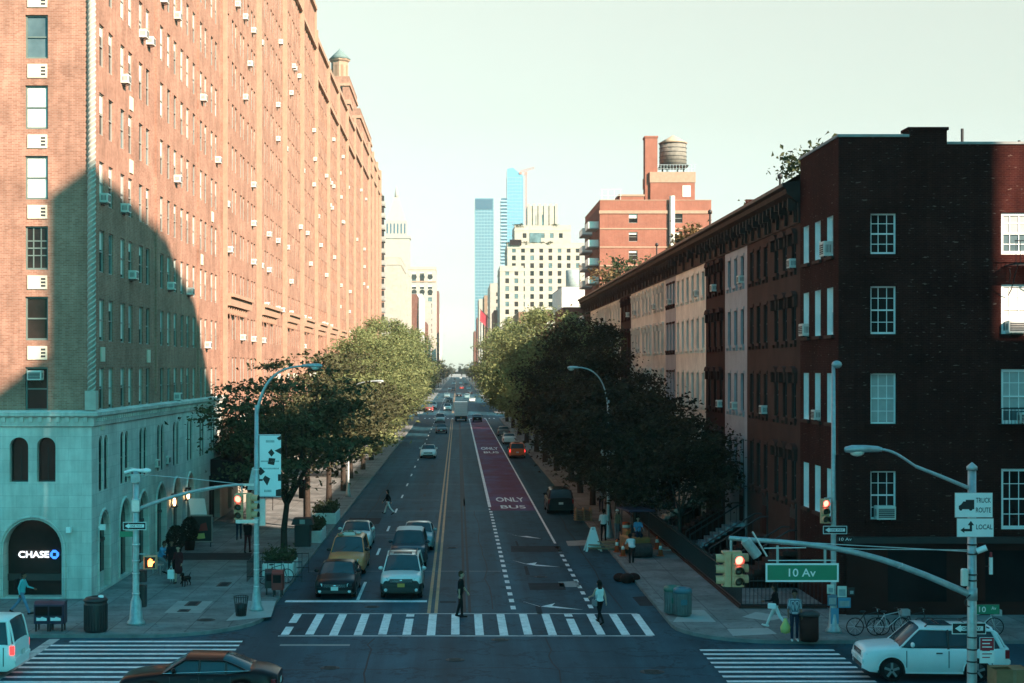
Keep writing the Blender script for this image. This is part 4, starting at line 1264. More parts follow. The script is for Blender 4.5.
# pale clock-tower-like shaft far down on the bank side
def white_shaft():
    t = thing('campanile_tower', 'very pale tapering stone tower rising behind the brick terrace', 'skyscraper', (-61, 1500, 0))
    b = MB()
    b.box(-14, 0, 0, 13, 24, 142, 'pale_stone'); b.box(-11, 2, 142, 10, 22, 158, 'pale_stone'); b.box(-15, -1, 140, 14, 25, 142.6, 'pale_stone')
    for k in range(6): b.box(-10+k*3.5, 1.8, 145, -8.6+k*3.5, 2, 155, 'tower_dark')
    b.build('shaft', t)
    b = MB(); b.add([(-10,3,158),(9,3,158),(9,21,158),(-10,21,158),(-2.5,9,182),(1.5,9,182),(1.5,15,182),(-2.5,15,182)], [(0,1,5,4),(1,2,6,5),(2,3,7,6),(3,0,4,7),(4,5,6,7)], 'pale_stone')
    b.lathe([(2, 182), (1.6, 187), (.2, 193), (0, 194)], (-.5, 12, 0), 'pale_stone', 8); b.build('spire', t)
white_shaft()
# left side beyond the far avenue
t = far_block('pale apartment house with stacked dark balconies past the brick terrace', -36, 341, -17.9, 366, [(0, 0, 0, 0, 0, 50.5)], 'orange_brick', 's', win=(1.3, 1.6, 3.4, 2.75), cap=40, seed=21)
for k in range(17):
    z = 4+2.72*k; q = MB(); q.box(18.1, 3, z, 19.3, 8, z+.2, 'concrete'); q.box(19.2, 3, z+.2, 19.3, 8, z+1.1, 'concrete'); q.box(18.1, 2.9, z+.2, 19.3, 3, z+1.1, 'concrete'); q.box(18.12, 3.4, z+1.1, 18.2, 7.6, z+2.5, 'dark_trim'); q.box(18.12, 2.88, z+1.1, 19.2, 2.99, z+2.3, 'dark_trim'); q.build('balcony', t)
far_block('plain cream loft building with blank sunlit side', -44, 430, -16.3, 470, [(0, 0, 0, 0, 0, 41), (4, 2, 8, 2, 41, 45)], 'pale_stone', 's', win=(1.4, 2, 7, 6), cap=20, trim='pale_stone', seed=22)
far_block('lower cream commercial building past the blank loft building', -42, 500, -16.5, 540, [(0, 0, 0, 0, 0, 41)], 'pale_stone', 's', win=(1.5, 2, 5, 4), cap=30, seed=23)
def arch_loft():
    t = far_block('tan loft building with arched top-floor windows down the street', -34.5, 1050, -15.2, 1100, [(0, 0, 0, 0, 0, 80)], 'cream_stone', 's', win=(3.0, 3.0, 5.6, 4.4), cap=60, trim='quoin', seed=24)
    b = MB()
    for k in range(3):
        for z in (63.5, 74): b.lathe([(1.8, -.35), (1.8, 0)], (4.2+k*5.6, -.2, z), 'glass_dark', 16, axis='y', smooth=False)
    b.box(-.2, -.4, 70.4, 19.5, -.01, 71.2, 'quoin'); b.build('arch_heads', t)
arch_loft()
LFAR = [('tall red brick loft building on the north side, far down', -38, 620, -17, 660, 40, 'far_brick'), ('grey stone office building on the north side, far down', -40, 700, -16.5, 760, 44, 'limestone'),
        ('dark brick corner building on the north side, far down', -38, 800, -16.8, 860, 34, 'far_brick'), ('pale office building on the north side just before the arched loft', -30, 960, -17.5, 1010, 52, 'pale_stone'),
        ('brown brick building on the north side beyond the arched loft', -36, 1180, -14.8, 1230, 70, 'far_brick'), ('narrow grey building on the north side near the street\'s end', -36, 1340, -14.4, 1400, 58, 'limestone')]
for i, (lab, x0, y0, x1, y1, z, m) in enumerate(LFAR):
    far_block(lab, x0, y0, x1, y1, [(0, 0, 0, 0, 0, z)], m, 's', win=(1.6, 2.0, 4.2, 3.9), cap=24, seed=60+i)
# right side beyond the row
def rb(lab, x0, y0, x1, y1, z, m, i, **k): return far_block(lab, x0, y0, x1, y1, [(0, 0, 0, 0, 0, z)], m, 'n', seed=80+i, **{**dict(win=(1.4, 1.8, 3.8, 3.4), cap=40), **k})
rb('low brown brick house past the row, with flat cornice', 15.9, 196, 30, 236, 14, 'far_brick', 1)
rb('three-storey brick house with skylight roof beyond the row', 19.5, 276, 34, 300, 20.5, 'far_brick', 2)
rb('white rendered rear wall of a building behind the low brick house', 24, 345, 42, 380, 28, 'white_paint_wall', 3, win=(1.2, 1.5, 9, 8))
rb('small white building with blank front by the far avenue', 16.2, 342, 23, 372, 20, 'white_paint_wall', 4, win=(1.2, 1.6, 4, 5))
rb('glazed blue-green studio building beside the small brick house', 15.9, 390, 24, 430, 24, 'tan_brick', 5, win=(3.2, 2.6, 4, 3.2))
rb('red brick party-wall building on the south side', 15.7, 640, 26, 690, 34, 'red_brick', 6, win=(1.4, 1.8, 4, 5), skip=.5)
rb('cream slab building with dark flag bracket on the south side', 15.7, 720, 34, 780, 50, 'pale_stone', 7)
rb('dark brown loft building on the south side', 15.7, 800, 34, 850, 38, 'far_brick', 8)
rb('tan loft building on the south side beyond the dark one', 15.7, 880, 36, 940, 52, 'tan_brick', 9)
rb('grey office building on the south side below the slab skyscraper', 15.7, 980, 36, 1040, 46, 'limestone', 10)
rb('cream narrow office building far down the south side', 15.7, 1100, 34, 1160, 60, 'pale_stone', 11)
rb('brown brick office block far down the south side', 15.7, 1210, 34, 1270, 50, 'far_brick', 12)
rb('last dark building before the street vanishes on the south side', 14.6, 1330, 34, 1400, 42, 'far_brick', 13)
def round_tank(label, x, y, z, r, h, m='tank_grey'):
    t = thing('roof_tank', label, 'water tank', (x, y, z)); b = MB(); b.lathe([(r, 0), (r, h), (r*.9, h+.15)], (0, 0, 0), m, 16); b.build('tank', t)
    b = MB(); b.tube([(r+.1, 0, 0), (r+.1, 0, h)], .06, 'iron', 5); b.tube([(r+.1, .4, 0), (r+.1, .4, h)], .06, 'iron', 5); b.build('ladder', t)
mat('tank_grey', (.33, .37, .36), .6)
round_tank('grey steel cylinder tank on the white rendered building', 27, 352, 28.1, 1.6, 5.0)
def flag_sign():
    t = thing('projecting_flag', 'dark red flag projecting from the cream slab building', 'flag', (15.6, 722, 34))
    b = MB(); b.tube([(0, 0, 0), (-5, 0, 5)], .15, 'iron', 6); b.build('pole', t)
    b = MB(); b.prism([(-4.6, 0, 4.4), (-1.2, 0, 1.2), (-1.4, .2, -4.2), (-4.9, -.2, -1.0)], (0, .08, 0), 'sign_red'); b.build('cloth', t)
flag_sign()

# rooftop greenery over the row houses
def roof_tree(label, x, y, z, r, h, m, n, size, seed):
    t = shrub_ball('roof_tree', label, (x, y, z), r, h, m, n, size, seed=seed, stem=False); t['category'] = 'roof plant'
    return t
roof_tree('dark spiky roof garden tree behind the corner house parapet', FR+1.7, 72.5, 18.8, 1.7, 2.2, 'leaf_shrub', 700, .26, 1)
roof_tree('pale yellowish roof plant halfway along the cornice', FR+1.6, 86.5, 18.7, .9, 1.2, 'leaf_autumn', 260, .2, 2)
roof_tree('reddish roof garden shrub above the wide cream front', FR+2.0, 112, 18.7, 1.6, 2.2, 'leaf_autumn', 420, .3, 3)
roof_tree('wispy roof garden shrub farther along, above the worn cream house', FR+2.2, 119, 18.7, 1.6, 2.0, 'leaf_autumn', 320, .3, 4)
roof_tree('green roof garden bush near the far end of the cornice', FR+2.5, 160, 18.7, 2.6, 3.2, 'leaf_shrub', 420, .45, 5)
roof_tree('yellow-green roof garden bush at the far end of the cornice', FR+2, 178, 18.7, 2.6, 3.5, 'leaf_autumn', 420, .45, 6)
def roof_vents():
    for i, (lab, x, y, h) in enumerate((('thin roof vent pipe with cowl by the wide cream front', 17.5, 104, 2.3), ('second roof vent pipe, shorter, farther along the cornice', 17.0, 128, 2.0), ('thin antenna mast above the grey painted house', 17.2, 80, 1.7))):
        b = MB(); b.tube([(0, 0, 0), (0, 0, h)], .06, 'iron', 6); b.lathe([(.14, h), (.14, h+.2), (0, h+.3)], (0, 0, 0), 'iron', 8)
        tag(b.build('vent_pipe', None, (x, y, 18.7)), lab, 'vent pipe')
roof_vents()

# ------------------------------------------------------------------ unseen west-side blocks, outlines shaped to cast the shade over the crossing
def west_side():
    t = thing('shade_tower', 'unseen pale apartment tower behind the viewpoint, outline shaped for its shadow', 'apartment building', (21.9, 0, 0))
    prof = [(21.9, 47.4), (30, 52.6), (38.6, 58.0), (42, 59.2), (47.7, 61.6), (51.9, 60.8), (56.1, 60.8)]
    b = MB()
    for (xa, za), (xb, zb) in zip(prof, prof[1:]):
        ya, yb = max(4, 47.9-xa), max(4, 47.9-xb)
        lo = [(xa-21.9, 28, 0), (xb-21.9, 28, 0), (xb-21.9, yb, 0), (xa-21.9, ya, 0)]; hi = [(lo[0][0], 28, za), (lo[1][0], 28, zb), (lo[1][0], yb, zb), (lo[0][0], ya, za)]
        b.add(lo+hi, [(0,1,5,4), (2,3,7,6), (4,5,6,7)] + ([(3,0,4,7)] if xa < 22 else []) + ([(1,2,6,5)] if xb > 56 else []), 'white_paint_wall')
    b.build('tower_wall', t)
    b = MB(); b.box(.05, -8, 0, 34, 3.9, 40.5, 'white_paint_wall'); b.prism([(.05, 3.9, 0), (22.1, 3.9, 0), (.05, 25.9, 0)], (0, 0, 40.5), 'white_paint_wall'); b.build('rear_wing', t)
    specs = []
    for k in range(14):
        for x in np.arange(1.6, 33, 3.0): specs.append((window_mesh(2.0, 2.0, 'dark_trim', 'glass_teal', 2, 1), (x, 28.04, 3+3.2*k), R(180), 2))
        if k < 11:
            for y in np.arange(-6, 25, 3.0): specs.append((window_mesh(2.0, 2.0, 'dark_trim', 'glass_teal', 2, 1), (.01, y, 3+3.2*k), R(-90), 2))
    place_windows(t, specs, 0)
    for lab, x0, x1, z in (('unseen brick block farther along the west side, height set for its shadow', 56.15, 130, 36.7),):
        t = thing('shade_block', lab, 'building', (x0, 4, 0)); b = MB(); b.box(0, 0, 0, x1-x0, 24, z, 'tan_brick'); b.build('wall', t)  # added out of view; its roof height bounds the sun patch opposite
        specs = [(window_mesh(1.6, 2.0, 'dark_trim', 'glass_teal', 2, 2), (x, 24.04, 3+3.6*k), R(180), 2) for k in range(int(z/3.6)-1) for x in np.arange(2, x1-x0-1.5, 3.4)]
        place_windows(t, specs, 0)
west_side()
# ------------------------------------------------------------------ signals, lamps, signs
def signal_head(parent, loc, rz, lit='red', body='signal_yellow', s=1.0, name='signal_head'):
    """three-lens head facing -Y turned by rz; loc is the top centre"""
    h = thing_part(name, parent, loc, rz, s)
    b = MB(); b.bbox(-.18, -.10, -1.02, .18, .12, 0, body, .03)
    for k in range(3):
        z = -.18-.33*k
        b.box(-.182, -.104, z-.172, .182, -.1, z-.166, 'signal_dark')
        n = 12; vs = []; fs = []
        for i in range(n+1):
            a = R(-40) + R(260)*i/n
            for d, r in ((-.10, .155), (-.36, .145)):
                vs.append((r*math.cos(a), d, z+r*math.sin(a)))
        for i in range(n): fs.append((2*i, 2*i+2, 2*i+3, 2*i+1))
        b.add(vs, fs, body)
        b.add([(v[0]*.96, v[1], z+(v[2]-z)*.96) for v in vs], fs, 'signal_dark')
        b.lathe([(.15, -.115), (.15, -.10)], (0, 0, z), 'signal_dark', 14, axis='y') if False else None
    me = b.build('housing', h)
    for k in range(3):
        z = -.18-.33*k; l = MB()
        on = (lit == 'red' and k == 0)
        l.lathe([(0, .105), (.08, .14), (.135, .115), (.14, .10)][::-1], (0, 0, z), 'lamp_red' if on else 'lens_off', 14, axis='y')
        l.build('lens', h)
    return h
def thing_part(name, parent, loc, rz=0.0, s=1.0):
    o = bpy.data.objects.new(name, None); COL.objects.link(o); o.parent = parent; o.location = loc; o.rotation_euler = (0, 0, rz); o.scale = (s, s, s)
    o.empty_display_size = .2
    return o
def cobra(parent, loc, rz, length=.95, lit=False):
    """cobra-head luminaire pointing along local -X from loc"""
    b = MB(); L_ = length
    secs = [(0, .07, .05, 0), (-.12*L_, .11, .075, .01), (-.45*L_, .15, .09, .02), (-.8*L_, .16, .10, .01), (-.97*L_, .11, .07, 0), (-L_, .03, .03, 0)]
    n = 12; vs = []; fs = []
    for x, w, h, dz in secs:
        for k in range(n):
            a = 2*math.pi*k/n; vs.append((x, w*math.cos(a), dz+h*math.sin(a)))
    for i in range(len(secs)-1):
        for k in range(n): fs.append((i*n+k, i*n+(k+1) % n, (i+1)*n+(k+1) % n, (i+1)*n+k))
    fs.append(tuple(range(n))); fs.append(tuple(reversed(range((len(secs)-1)*n, len(secs)*n))))
    b.add(vs, fs, 'pole_paint', True)
    o = b.build('lamp_head', parent, loc, rz)
    g = MB(); g.ball((-.66*L_, 0, -.06), .15, 'blind_white', 10, 6, (1.25, .85, .75)); g.build('globe', o)
    return o
def plate(parent, name, loc, rz, w, h, m, border=None, bw=.03, back='alu'):
    b = MB(); b.box(-w/2, 0, -h/2, w/2, .012, h/2, back)
    if border:
        b.box(-w/2, -.003, -h/2, w/2, -.0005, h/2, border); b.box(-w/2+bw, -.006, -h/2+bw, w/2-bw, -.0035, h/2-bw, m)
    else: b.box(-w/2, -.004, -h/2, w/2, -.0005, h/2, m)
    return b.build(name, parent, loc, rz)
def letters(parent, txt, loc, w, h, m, bold=.0, name='lettering', y=-.009):
    b = MB(); text(b, txt, w, h, m, face_T((loc[0], y, loc[1])), bold); return b.build(name, parent)
def one_way(parent, loc, rz, s=1.0, left=True):
    o = plate(parent, 'one_way_sign', loc, rz, .92*s, .31*s, 'sign_black', 'sign_white', .022*s)
    k = -1 if left else 1; b = MB()
    pts = [(.40*k, 0), (.40*k, 0)]
    a = [(-.38, 0), (-.22, .10), (-.22, .062), (.38, .062), (.38, -.062), (-.22, -.062), (-.22, -.10)]
    b.poly([(x*s*(1 if left else -1), -.0085, z*s) for x, z in (a if left else reversed(a))], 'sign_white'); b.build('arrow', o)
    letters(o, 'ONE WAY', (.07*s*(1 if left else -1), 0), .50*s, .075*s, 'sign_black', .01, y=-.0115)
    return o
def arm_curve(p0, p1, p2, p3, n=14):
    P = [Vector(p) for p in (p0, p1, p2, p3)]
    return [P[0]*(1-t)**3 + P[1]*3*t*(1-t)**2 + P[2]*3*t*t*(1-t) + P[3]*t**3 for t in [i/n for i in range(n+1)]]

# -- the near right corner: pole, street lamp arm, signal arm
def right_mast():
    t = thing('signal_pole', 'steel pole with truck route signs, lamp arm and long signal arm', 'traffic pole', (12.69, 37, .15))
    s_ = 40.54
    X = lambda px: (px-CX)/s_ - 12.69
    Z = lambda py: EYE - (py-CY)/s_ - .15
    b = MB(); b.lathe([(.34, 0), (.34, .12), (.22, .2), (.18, .8), (.125, 1.0), (.118, 3), (.10, Z(468))], (0, 0, 0), 'pole_paint', 16)
    b.lathe([(.13, Z(470)), (.13, Z(466.5)), (.0, Z(462))], (0, 0, 0), 'pole_paint', 16)
    for z in (1.9, 2.3, 2.62, 2.9, 3.2, 3.5, Z(592), Z(575), 4.9, Z(545), 5.55, Z(523)+.06): b.lathe([(.128, z), (.128, z+.035)], (0, 0, 0), 'iron', 14)
    b.build('pole', t)
    a = MB(); a.tube([(-.02, 0, Z(489)), (X(940), 0, Z(476)), (X(916), 0, Z(466.5))], [.05, .045, .04], 'pole_paint', 10)
    a.tube(arm_curve((X(916), 0, Z(466.5)), (X(905), 0, Z(460)), (X(895), 0, Z(449.6)), (X(880), 0, Z(449.5)), 10), .033, 'pole_paint', 8); a.build('lamp_arm', t)
    lh = cobra(t, (X(882), 0, Z(449.5)), 0, .93)
    m = MB(); pts = [(X(p), 0, Z(q)) for p, q in ((969, 594), (945, 583.5), (925, 575), (900, 565.6), (880, 559), (860, 553.6), (840, 549.4), (820, 546), (800, 543.6), (780, 541.8), (755, 540), (729, 538))]
    m.tube(pts, list(np.linspace(.085, .055, len(pts))), 'pole_paint', 12); m.lathe([(.13, Z(600)), (.13, Z(588))], (0, 0, 0), 'pole_paint', 14)
    for k in (3, 6, 9): m.tube([Vector(pts[k])+Vector((-.05, 0, .008)), Vector(pts[k])+Vector((.05, 0, -.012))], .085-.003*k, 'alu', 10)
    m.build('mast_arm', t)
    w = MB(); w.tube([(X(748), 0, Z(539)), (X(840), 0, Z(544.5)), (X(968), 0, Z(551.5))], .012, 'alu', 5)
    w.tube([(X(748), 0, Z(540)), (X(860), 0, Z(549)), (X(968), 0, Z(550))], .012, 'alu', 5); w.build('guy_rod', t)
    # hanging signal cluster
    h = MB(); h.tube([(X(731), 0, Z(540)), (X(731), 0, Z(551))], .035, 'pole_paint', 8); h.box(X(722), -.12, Z(553), X(741), .12, Z(551), 'signal_yellow')
    h.tube([(X(731)-.09, 0, Z(539)), (X(731)-.1, 0, Z(545)), (X(731)-.02, 0, Z(550))], .015, 'iron', 6); h.box(X(722), -.12, Z(586), X(741), .12, Z(584.6), 'signal_yellow')
    h.build('hanger', t)
    signal_head(t, (X(737), -.12, Z(553)), 0, 'red', s=.80)
    signal_head(t, (X(727), .0, Z(553)), R(-90), None, s=.80)
    signal_head(t, (X(737.5), .16, Z(553)), R(90), None, s=.80)
    c = MB(); c.tube([(X(745), -.05, Z(540)), (X(757), -.05, Z(556))], .13, 'pole_paint', 14); c.box(X(745)-.1, -.12, Z(541.5), X(745)+.1, .02, Z(538), 'pole_paint')
    c.build('signal_camera', t)
    c = MB(); c.tube([(X(751), -.18, Z(531)), (X(765.5), -.18, Z(555.5))], .022, 'alu', 6); c.build('bracket_rod', t)
    # street name sign hung under the arm
    r = MB(); r.tube([(X(764), 0, Z(548.3)), (X(806), 0, Z(547.6))], .018, 'alu', 6)
    for px in (777.5, 825): r.box(X(px)-.03, -.01, Z(563), X(px)+.03, .01, Z(545.5), 'pole_paint')
    r.tube([(X(768), 0, Z(560.5)), (X(836), 0, Z(560.5))], .014, 'alu', 6); r.build('sign_rail', t)
    p = plate(t, 'street_name_sign', (X(801.7), -.05, Z(572.3)), 0, 73/s_, 18.6/s_, 'sign_green', 'sign_white', .045)
    letters(p, '10 Av', (.0, .0), 27.0/s_, 8.2/s_, 'sign_white', .012)
    # truck route signs
    p = plate(t, 'truck_route_sign', (X(971.5), -.16, Z(504.5)), 0, 37.5/s_, 24.5/s_, 'sign_white', 'alu', .012)
    letters(p, 'TRUCK', (.235, .12), .37, .125, 'sign_black', .012); letters(p, 'ROUTE', (.235, -.12), .37, .125, 'sign_black', .012)
    b = MB(); tr = [(-.37,-.10),(-.37,-.02),(-.31,.02),(-.26,.09),(-.20,.09),(-.20,.13),(.01,.13),(.01,-.10),(-.03,-.10),(-.05,-.135),(-.10,-.135),(-.12,-.10),(-.28,-.10),(-.30,-.135),(-.34,-.135),(-.36,-.10)]
    b.poly([(x, -.0085, z) for x, z in tr], 'sign_black'); b.build('truck_symbol', p)
    p = plate(t, 'local_arrow_sign', (X(973), -.16, Z(527.0)), 0, 36.5/s_, 18.5/s_, 'sign_white', 'alu', .012)
    letters(p, 'LOCAL', (.22, .02), .40, .12, 'sign_black', .012)
    b = MB(); ar = [(-.37,-.06),(-.27,.01),(-.27,-.03),(-.14,-.03),(-.14,.06),(-.19,.06),(-.11,.17),(-.03,.06),(-.08,.06),(-.08,-.09),(-.27,-.09),(-.27,-.13)]
    b.poly([(x, -.0085, z) for x, z in ar], 'sign_black'); b.build('arrow_symbol', p)
    b = MB(); b.box(-.25, .02, -.9, -.2, .05, 1.2, 'alu'); b.box(.2, .02, -.9, .25, .05, 1.2, 'alu')
    # low signs
    p = plate(t, 'street_name_sign', (X(989), .1, Z(610)), 0, 24/s_, 10/s_, 'sign_green', 'dark_trim', .01)
    letters(p, '10', (-.13, 0), .17, .14, 'sign_white', .01); letters(p, 'Av', (.15, .03), .12, .085, 'sign_white', .01)
    one_way(t, (X(971), .15, Z(629.5)), 0, .92)
    p = plate(t, 'parking_sign', (X(985.5), -.1, Z(649.5)), 0, .36, .64, 'sign_white', 'sign_white', .01)
    b = MB(); b.box(-.17, -.009, 0, .17, -.0065, .31, 'sign_red'); b.build('red_panel', p)
    for k in range(6):
        q = MB(); q.box(-.12, -.0115, .24-.085*k, .12-.05*(k % 2), -.0095, .265-.085*k, 'sign_white' if k < 3 else 'sign_red'); q.build('printed_line', p)
    q = MB(); q.bbox(-.07, -.16, -.2, .09, .0, .22, 'blind_white', .03); q.build('control_box', t, (X(963), 0, Z(577)))
    q = MB(); q.tube([(.1, -.05, 0), (.32, -.12, .10)], .075, 'white_trim', 10); q.build('camera', t, (0, 0, Z(551)))
    q = MB(); q.box(0, 0, -.7, .24, .12, .72, 'dark_brownstone'); q.build('cabinet', t, (X(977), .1, Z(573)))
    q = MB(); q.box(0, 0, 0, .08, .05, .42, 'white_trim'); q.tube([(.04, .02, .42), (.04, .02, .55)], .03, 'sign_red', 6); q.tube([(-.45, .05, .2), (.02, .03, .2)], .012, 'iron', 5); q.build('antenna', t, (X(991), .1, Z(575)))
    q = MB(); q.tube(arm_curve((X(969), -.1, Z(594)), (X(960), -.2, Z(600)), (X(961), -.15, Z(604)), (X(968), -.1, Z(606)), 8), .015, 'iron', 5); q.build('loose_cable', t)
right_mast()
def cardboard():
    x, y = 13.45, 36.6
    for i, (lab, dx, dy, w, d, h, z, rz) in enumerate((('open brown cardboard box beside the truck-route signal pole, larger one', .0, 0, .62, .5, 2.62, .15, .1), ('brown cardboard carton leaning beside the larger box at the signal pole', -.36, -.12, .42, .3, 2.54, .15, -.25))):
        pass
    t = thing('box_stack', 'stack of brown cardboard cartons beside the truck-route signal pole', 'boxes', (x, y, .15))
    for k in range(5):
        b = MB(); dx = .05*math.sin(k*2.1); h = .57
        b.box(-.46+dx, -.34, .003+k*h, .36+dx, .3, (k+1)*h-.003, 'card')
        b.box(-.06+dx, -.343, k*h+.003, .02+dx, -.3405, (k+1)*h-.003, 'timber')
        o = b.build('carton', t)
    b = MB(); b.prism([(-.46, -.34, 2.86), (-.62, -.5, 2.94), (-.2, -.5, 2.96), (-.05, -.34, 2.86)], (0, .0, .01), 'card'); b.prism([(.36, -.3, 2.86), (.56, -.25, 2.76), (.56, .2, 2.76), (.36, .25, 2.86)], (0, 0, .01), 'card'); b.build('flap', t)
cardboard()

# -- far right corner pole
def right_corner_pole():
    Y = 57.6; s_ = FPX/Y; x0 = (833.5-CX)/s_
    X = lambda px: (px-CX)/s_ - x0
    Z = lambda py: EYE - (py-CY)/s_ - .15
    t = thing('signal_pole', 'tall slim pole with red signal and one-way sign before the dark corner house', 'traffic pole', (x0, Y, .15))
    b = MB(); b.lathe([(.3, 0), (.3, .1), (.2, .25), (.15, .9), (.11, 1.2), (.10, 5), (.07, Z(366))], (0, 0, 0), 'pole_paint', 14); b.build('pole', t)
    h = MB(); h.ball((.12, -.02, Z(364.5)), .17, 'pole_paint', 10, 6, (1.2, .9, .9)); h.build('lamp_head', t)
    signal_head(t, (X(824), -.12, Z(498.5)), 0, 'red', s=.92)
    h = MB(); h.tube([(X(824), -.05, Z(498)), (0, 0, Z(498))], .025, 'pole_paint', 6); h.tube([(X(824), -.05, Z(523)), (0, 0, Z(523))], .025, 'pole_paint', 6); h.build('bracket', t)
    h = MB(); h.box(.08, -.1, Z(500), .28, .08, Z(455), 'dark_brownstone'); h.build('conduit_box', t)
    one_way(t, (X(834), -.16, Z(529.5)), 0, 1.0)
    p = plate(t, 'street_name_sign', (X(845), -.05, Z(539)), 0, .62, .2, 'sign_black', None); letters(p, '10 Av', (0, 0), .48, .12, 'sign_white', .005)
    q = MB(); q.tube([(X(811), -.05, Z(560)), (0, 0, Z(560))], .03, 'timber', 6); q.build('bracket', t)
    for k, (px0, px1, py0, py1, m) in enumerate(((826, 833, 584, 593, 'blind_white'), (836.5, 845.5, 585.5, 596.5, 'blind_white'), (826.5, 836, 594, 605, 'tower_glass'), (837, 849.5, 597, 607, 'tower_glass_pale'), (847.5, 853.5, 587, 594.5, 'dark_trim'))):
        q = MB(); q.box(X(px0), -.18, Z(py1), X(px1), -.14, Z(py0), m)
        q.box(X(px0)+.05, -.186, Z(py1)+.05, X(px1)-.05, -.1805, Z(py0)-.12, 'pole_paint'); q.build('notice', t)
    q = MB(); q.box(-.14, -.16, .35, .16, -.1, .95, 'tower_glass_pale'); q.build('sticker', t)
right_corner_pole()

# -- left corner pole with signal arm
def left_pole():
    Y = 59.4; s_ = FPX/Y; x0 = (136-CX)/s_
    X = lambda px: (px-CX)/s_ - x0
    Z = lambda py: EYE - (py-CY)/s_ - .15
    t = thing('signal_pole', 'old steel pole at the bank corner with signal arm and one-way sign', 'traffic pole', (x0, Y, .15))
    b = MB(); b.lathe([(.36, 0), (.36, .1), (.27, .2), (.22, .9), (.14, 1.1), (.13, 3), (.11, Z(471))], (0, 0, 0), 'pole_paint', 14)
    for z in (1.2, 2.0, 2.5, Z(545), Z(512), Z(500), Z(483)): b.lathe([(.16, z), (.16, z+.05)], (0, 0, 0), 'alu', 12)
    b.box(-.17, -.18, Z(482), .2, -.05, Z(474), 'pole_paint'); b.box(-.13, -.2, Z(511), .17, -.1, Z(500), 'alu')
    b.build('pole', t)
    a = MB(); pts = arm_curve((0, 0, Z(510)), (X(175), 0, Z(494)), (X(205), 0, Z(487)), (X(243), 0, Z(484.5)), 16)
    a.tube(pts, list(np.linspace(.085, .05, 17)), 'pole_paint', 10); a.build('mast_arm', t)
    a = MB(); a.tube([(0, 0, Z(474)), (X(190), 0, Z(478.5)), (X(240), 0, Z(484))], .014, 'alu', 5); a.tube([(X(190), 0, Z(493.5)), (X(225), 0, Z(487))], .016, 'alu', 5); a.build('guy_rod', t)
    c = MB(); c.tube([(X(125), -.1, Z(472.5)), (X(133), 0, Z(470)), (X(149), -.1, Z(471))], .07, 'white_trim', 8); c.ball((X(147), -.1, Z(470.5)), .13, 'white_trim', 8, 6, (1.5, .9, .8)); c.build('camera', t)
    h = MB(); h.tube([(X(242), 0, Z(485)), (X(242), 0, Z(493))], .03, 'pole_paint', 6); h.box(X(236), -.1, Z(494), X(252), .1, Z(493), 'signal_yellow'); h.build('hanger', t)
    signal_head(t, (X(239), -.1, Z(494)), 0, 'red', s=.98)
    signal_head(t, (X(250), .05, Z(494)), R(75), None, s=.98)
    one_way(t, (X(135.5), -.18, Z(525.5)), 0, 1.0)
    p = plate(t, 'street_name_sign', (X(127), -.05, Z(534)), 0, .55, .22, 'sign_green', None)
    # pedestrian signal with raised hand
    q = MB(); q.bbox(-.24, -.12, -.26, .24, .14, .26, 'signal_yellow', .02); q.box(-.21, -.126, -.22, .21, -.1205, .22, 'signal_dark')
    for x in (-.24, .24): q.box(x-.012, -.3, -.24, x+.012, -.12, .26, 'signal_yellow')
    q.box(-.24, -.3, .24, .24, -.12, .262, 'signal_yellow')
    o = q.build('walk_signal', t, (X(151.5), -.1, Z(562)))
    g = MB(); hand = [(-.075,-.14),(.06,-.14),(.085,-.03),(.15,.03),(.13,.06),(.07,.03),(.07,.12),(.045,.12),(.035,.03),(.025,.15),(0,.15),(-.005,.03),(-.02,.14),(-.045,.14),(-.045,.02),(-.065,.09),(-.085,.09),(-.09,-.04)]
    g.poly([(x*1.1, -.13, z*1.1) for x, z in hand], 'lamp_hand'); g.build('hand_symbol', o)
    q = MB(); q.tube([(0, 0, Z(554)), (X(147), -.05, Z(554))], .025, 'pole_paint', 6); q.tube([(0, 0, Z(568)), (X(147), -.05, Z(568))], .025, 'pole_paint', 6); q.build('bracket', t)
    for z0, z1 in ((Z(608), Z(586)), (Z(583), Z(571))):
        q = MB(); q.bbox(-.2, .16, z0, .34, .5, z1, 'black_plastic', .03); q.tube([(0, .1, z1-.1), (.1, .2, z1-.1)], .03, 'iron', 6); q.build('control_cabinet', t)
left_pole()

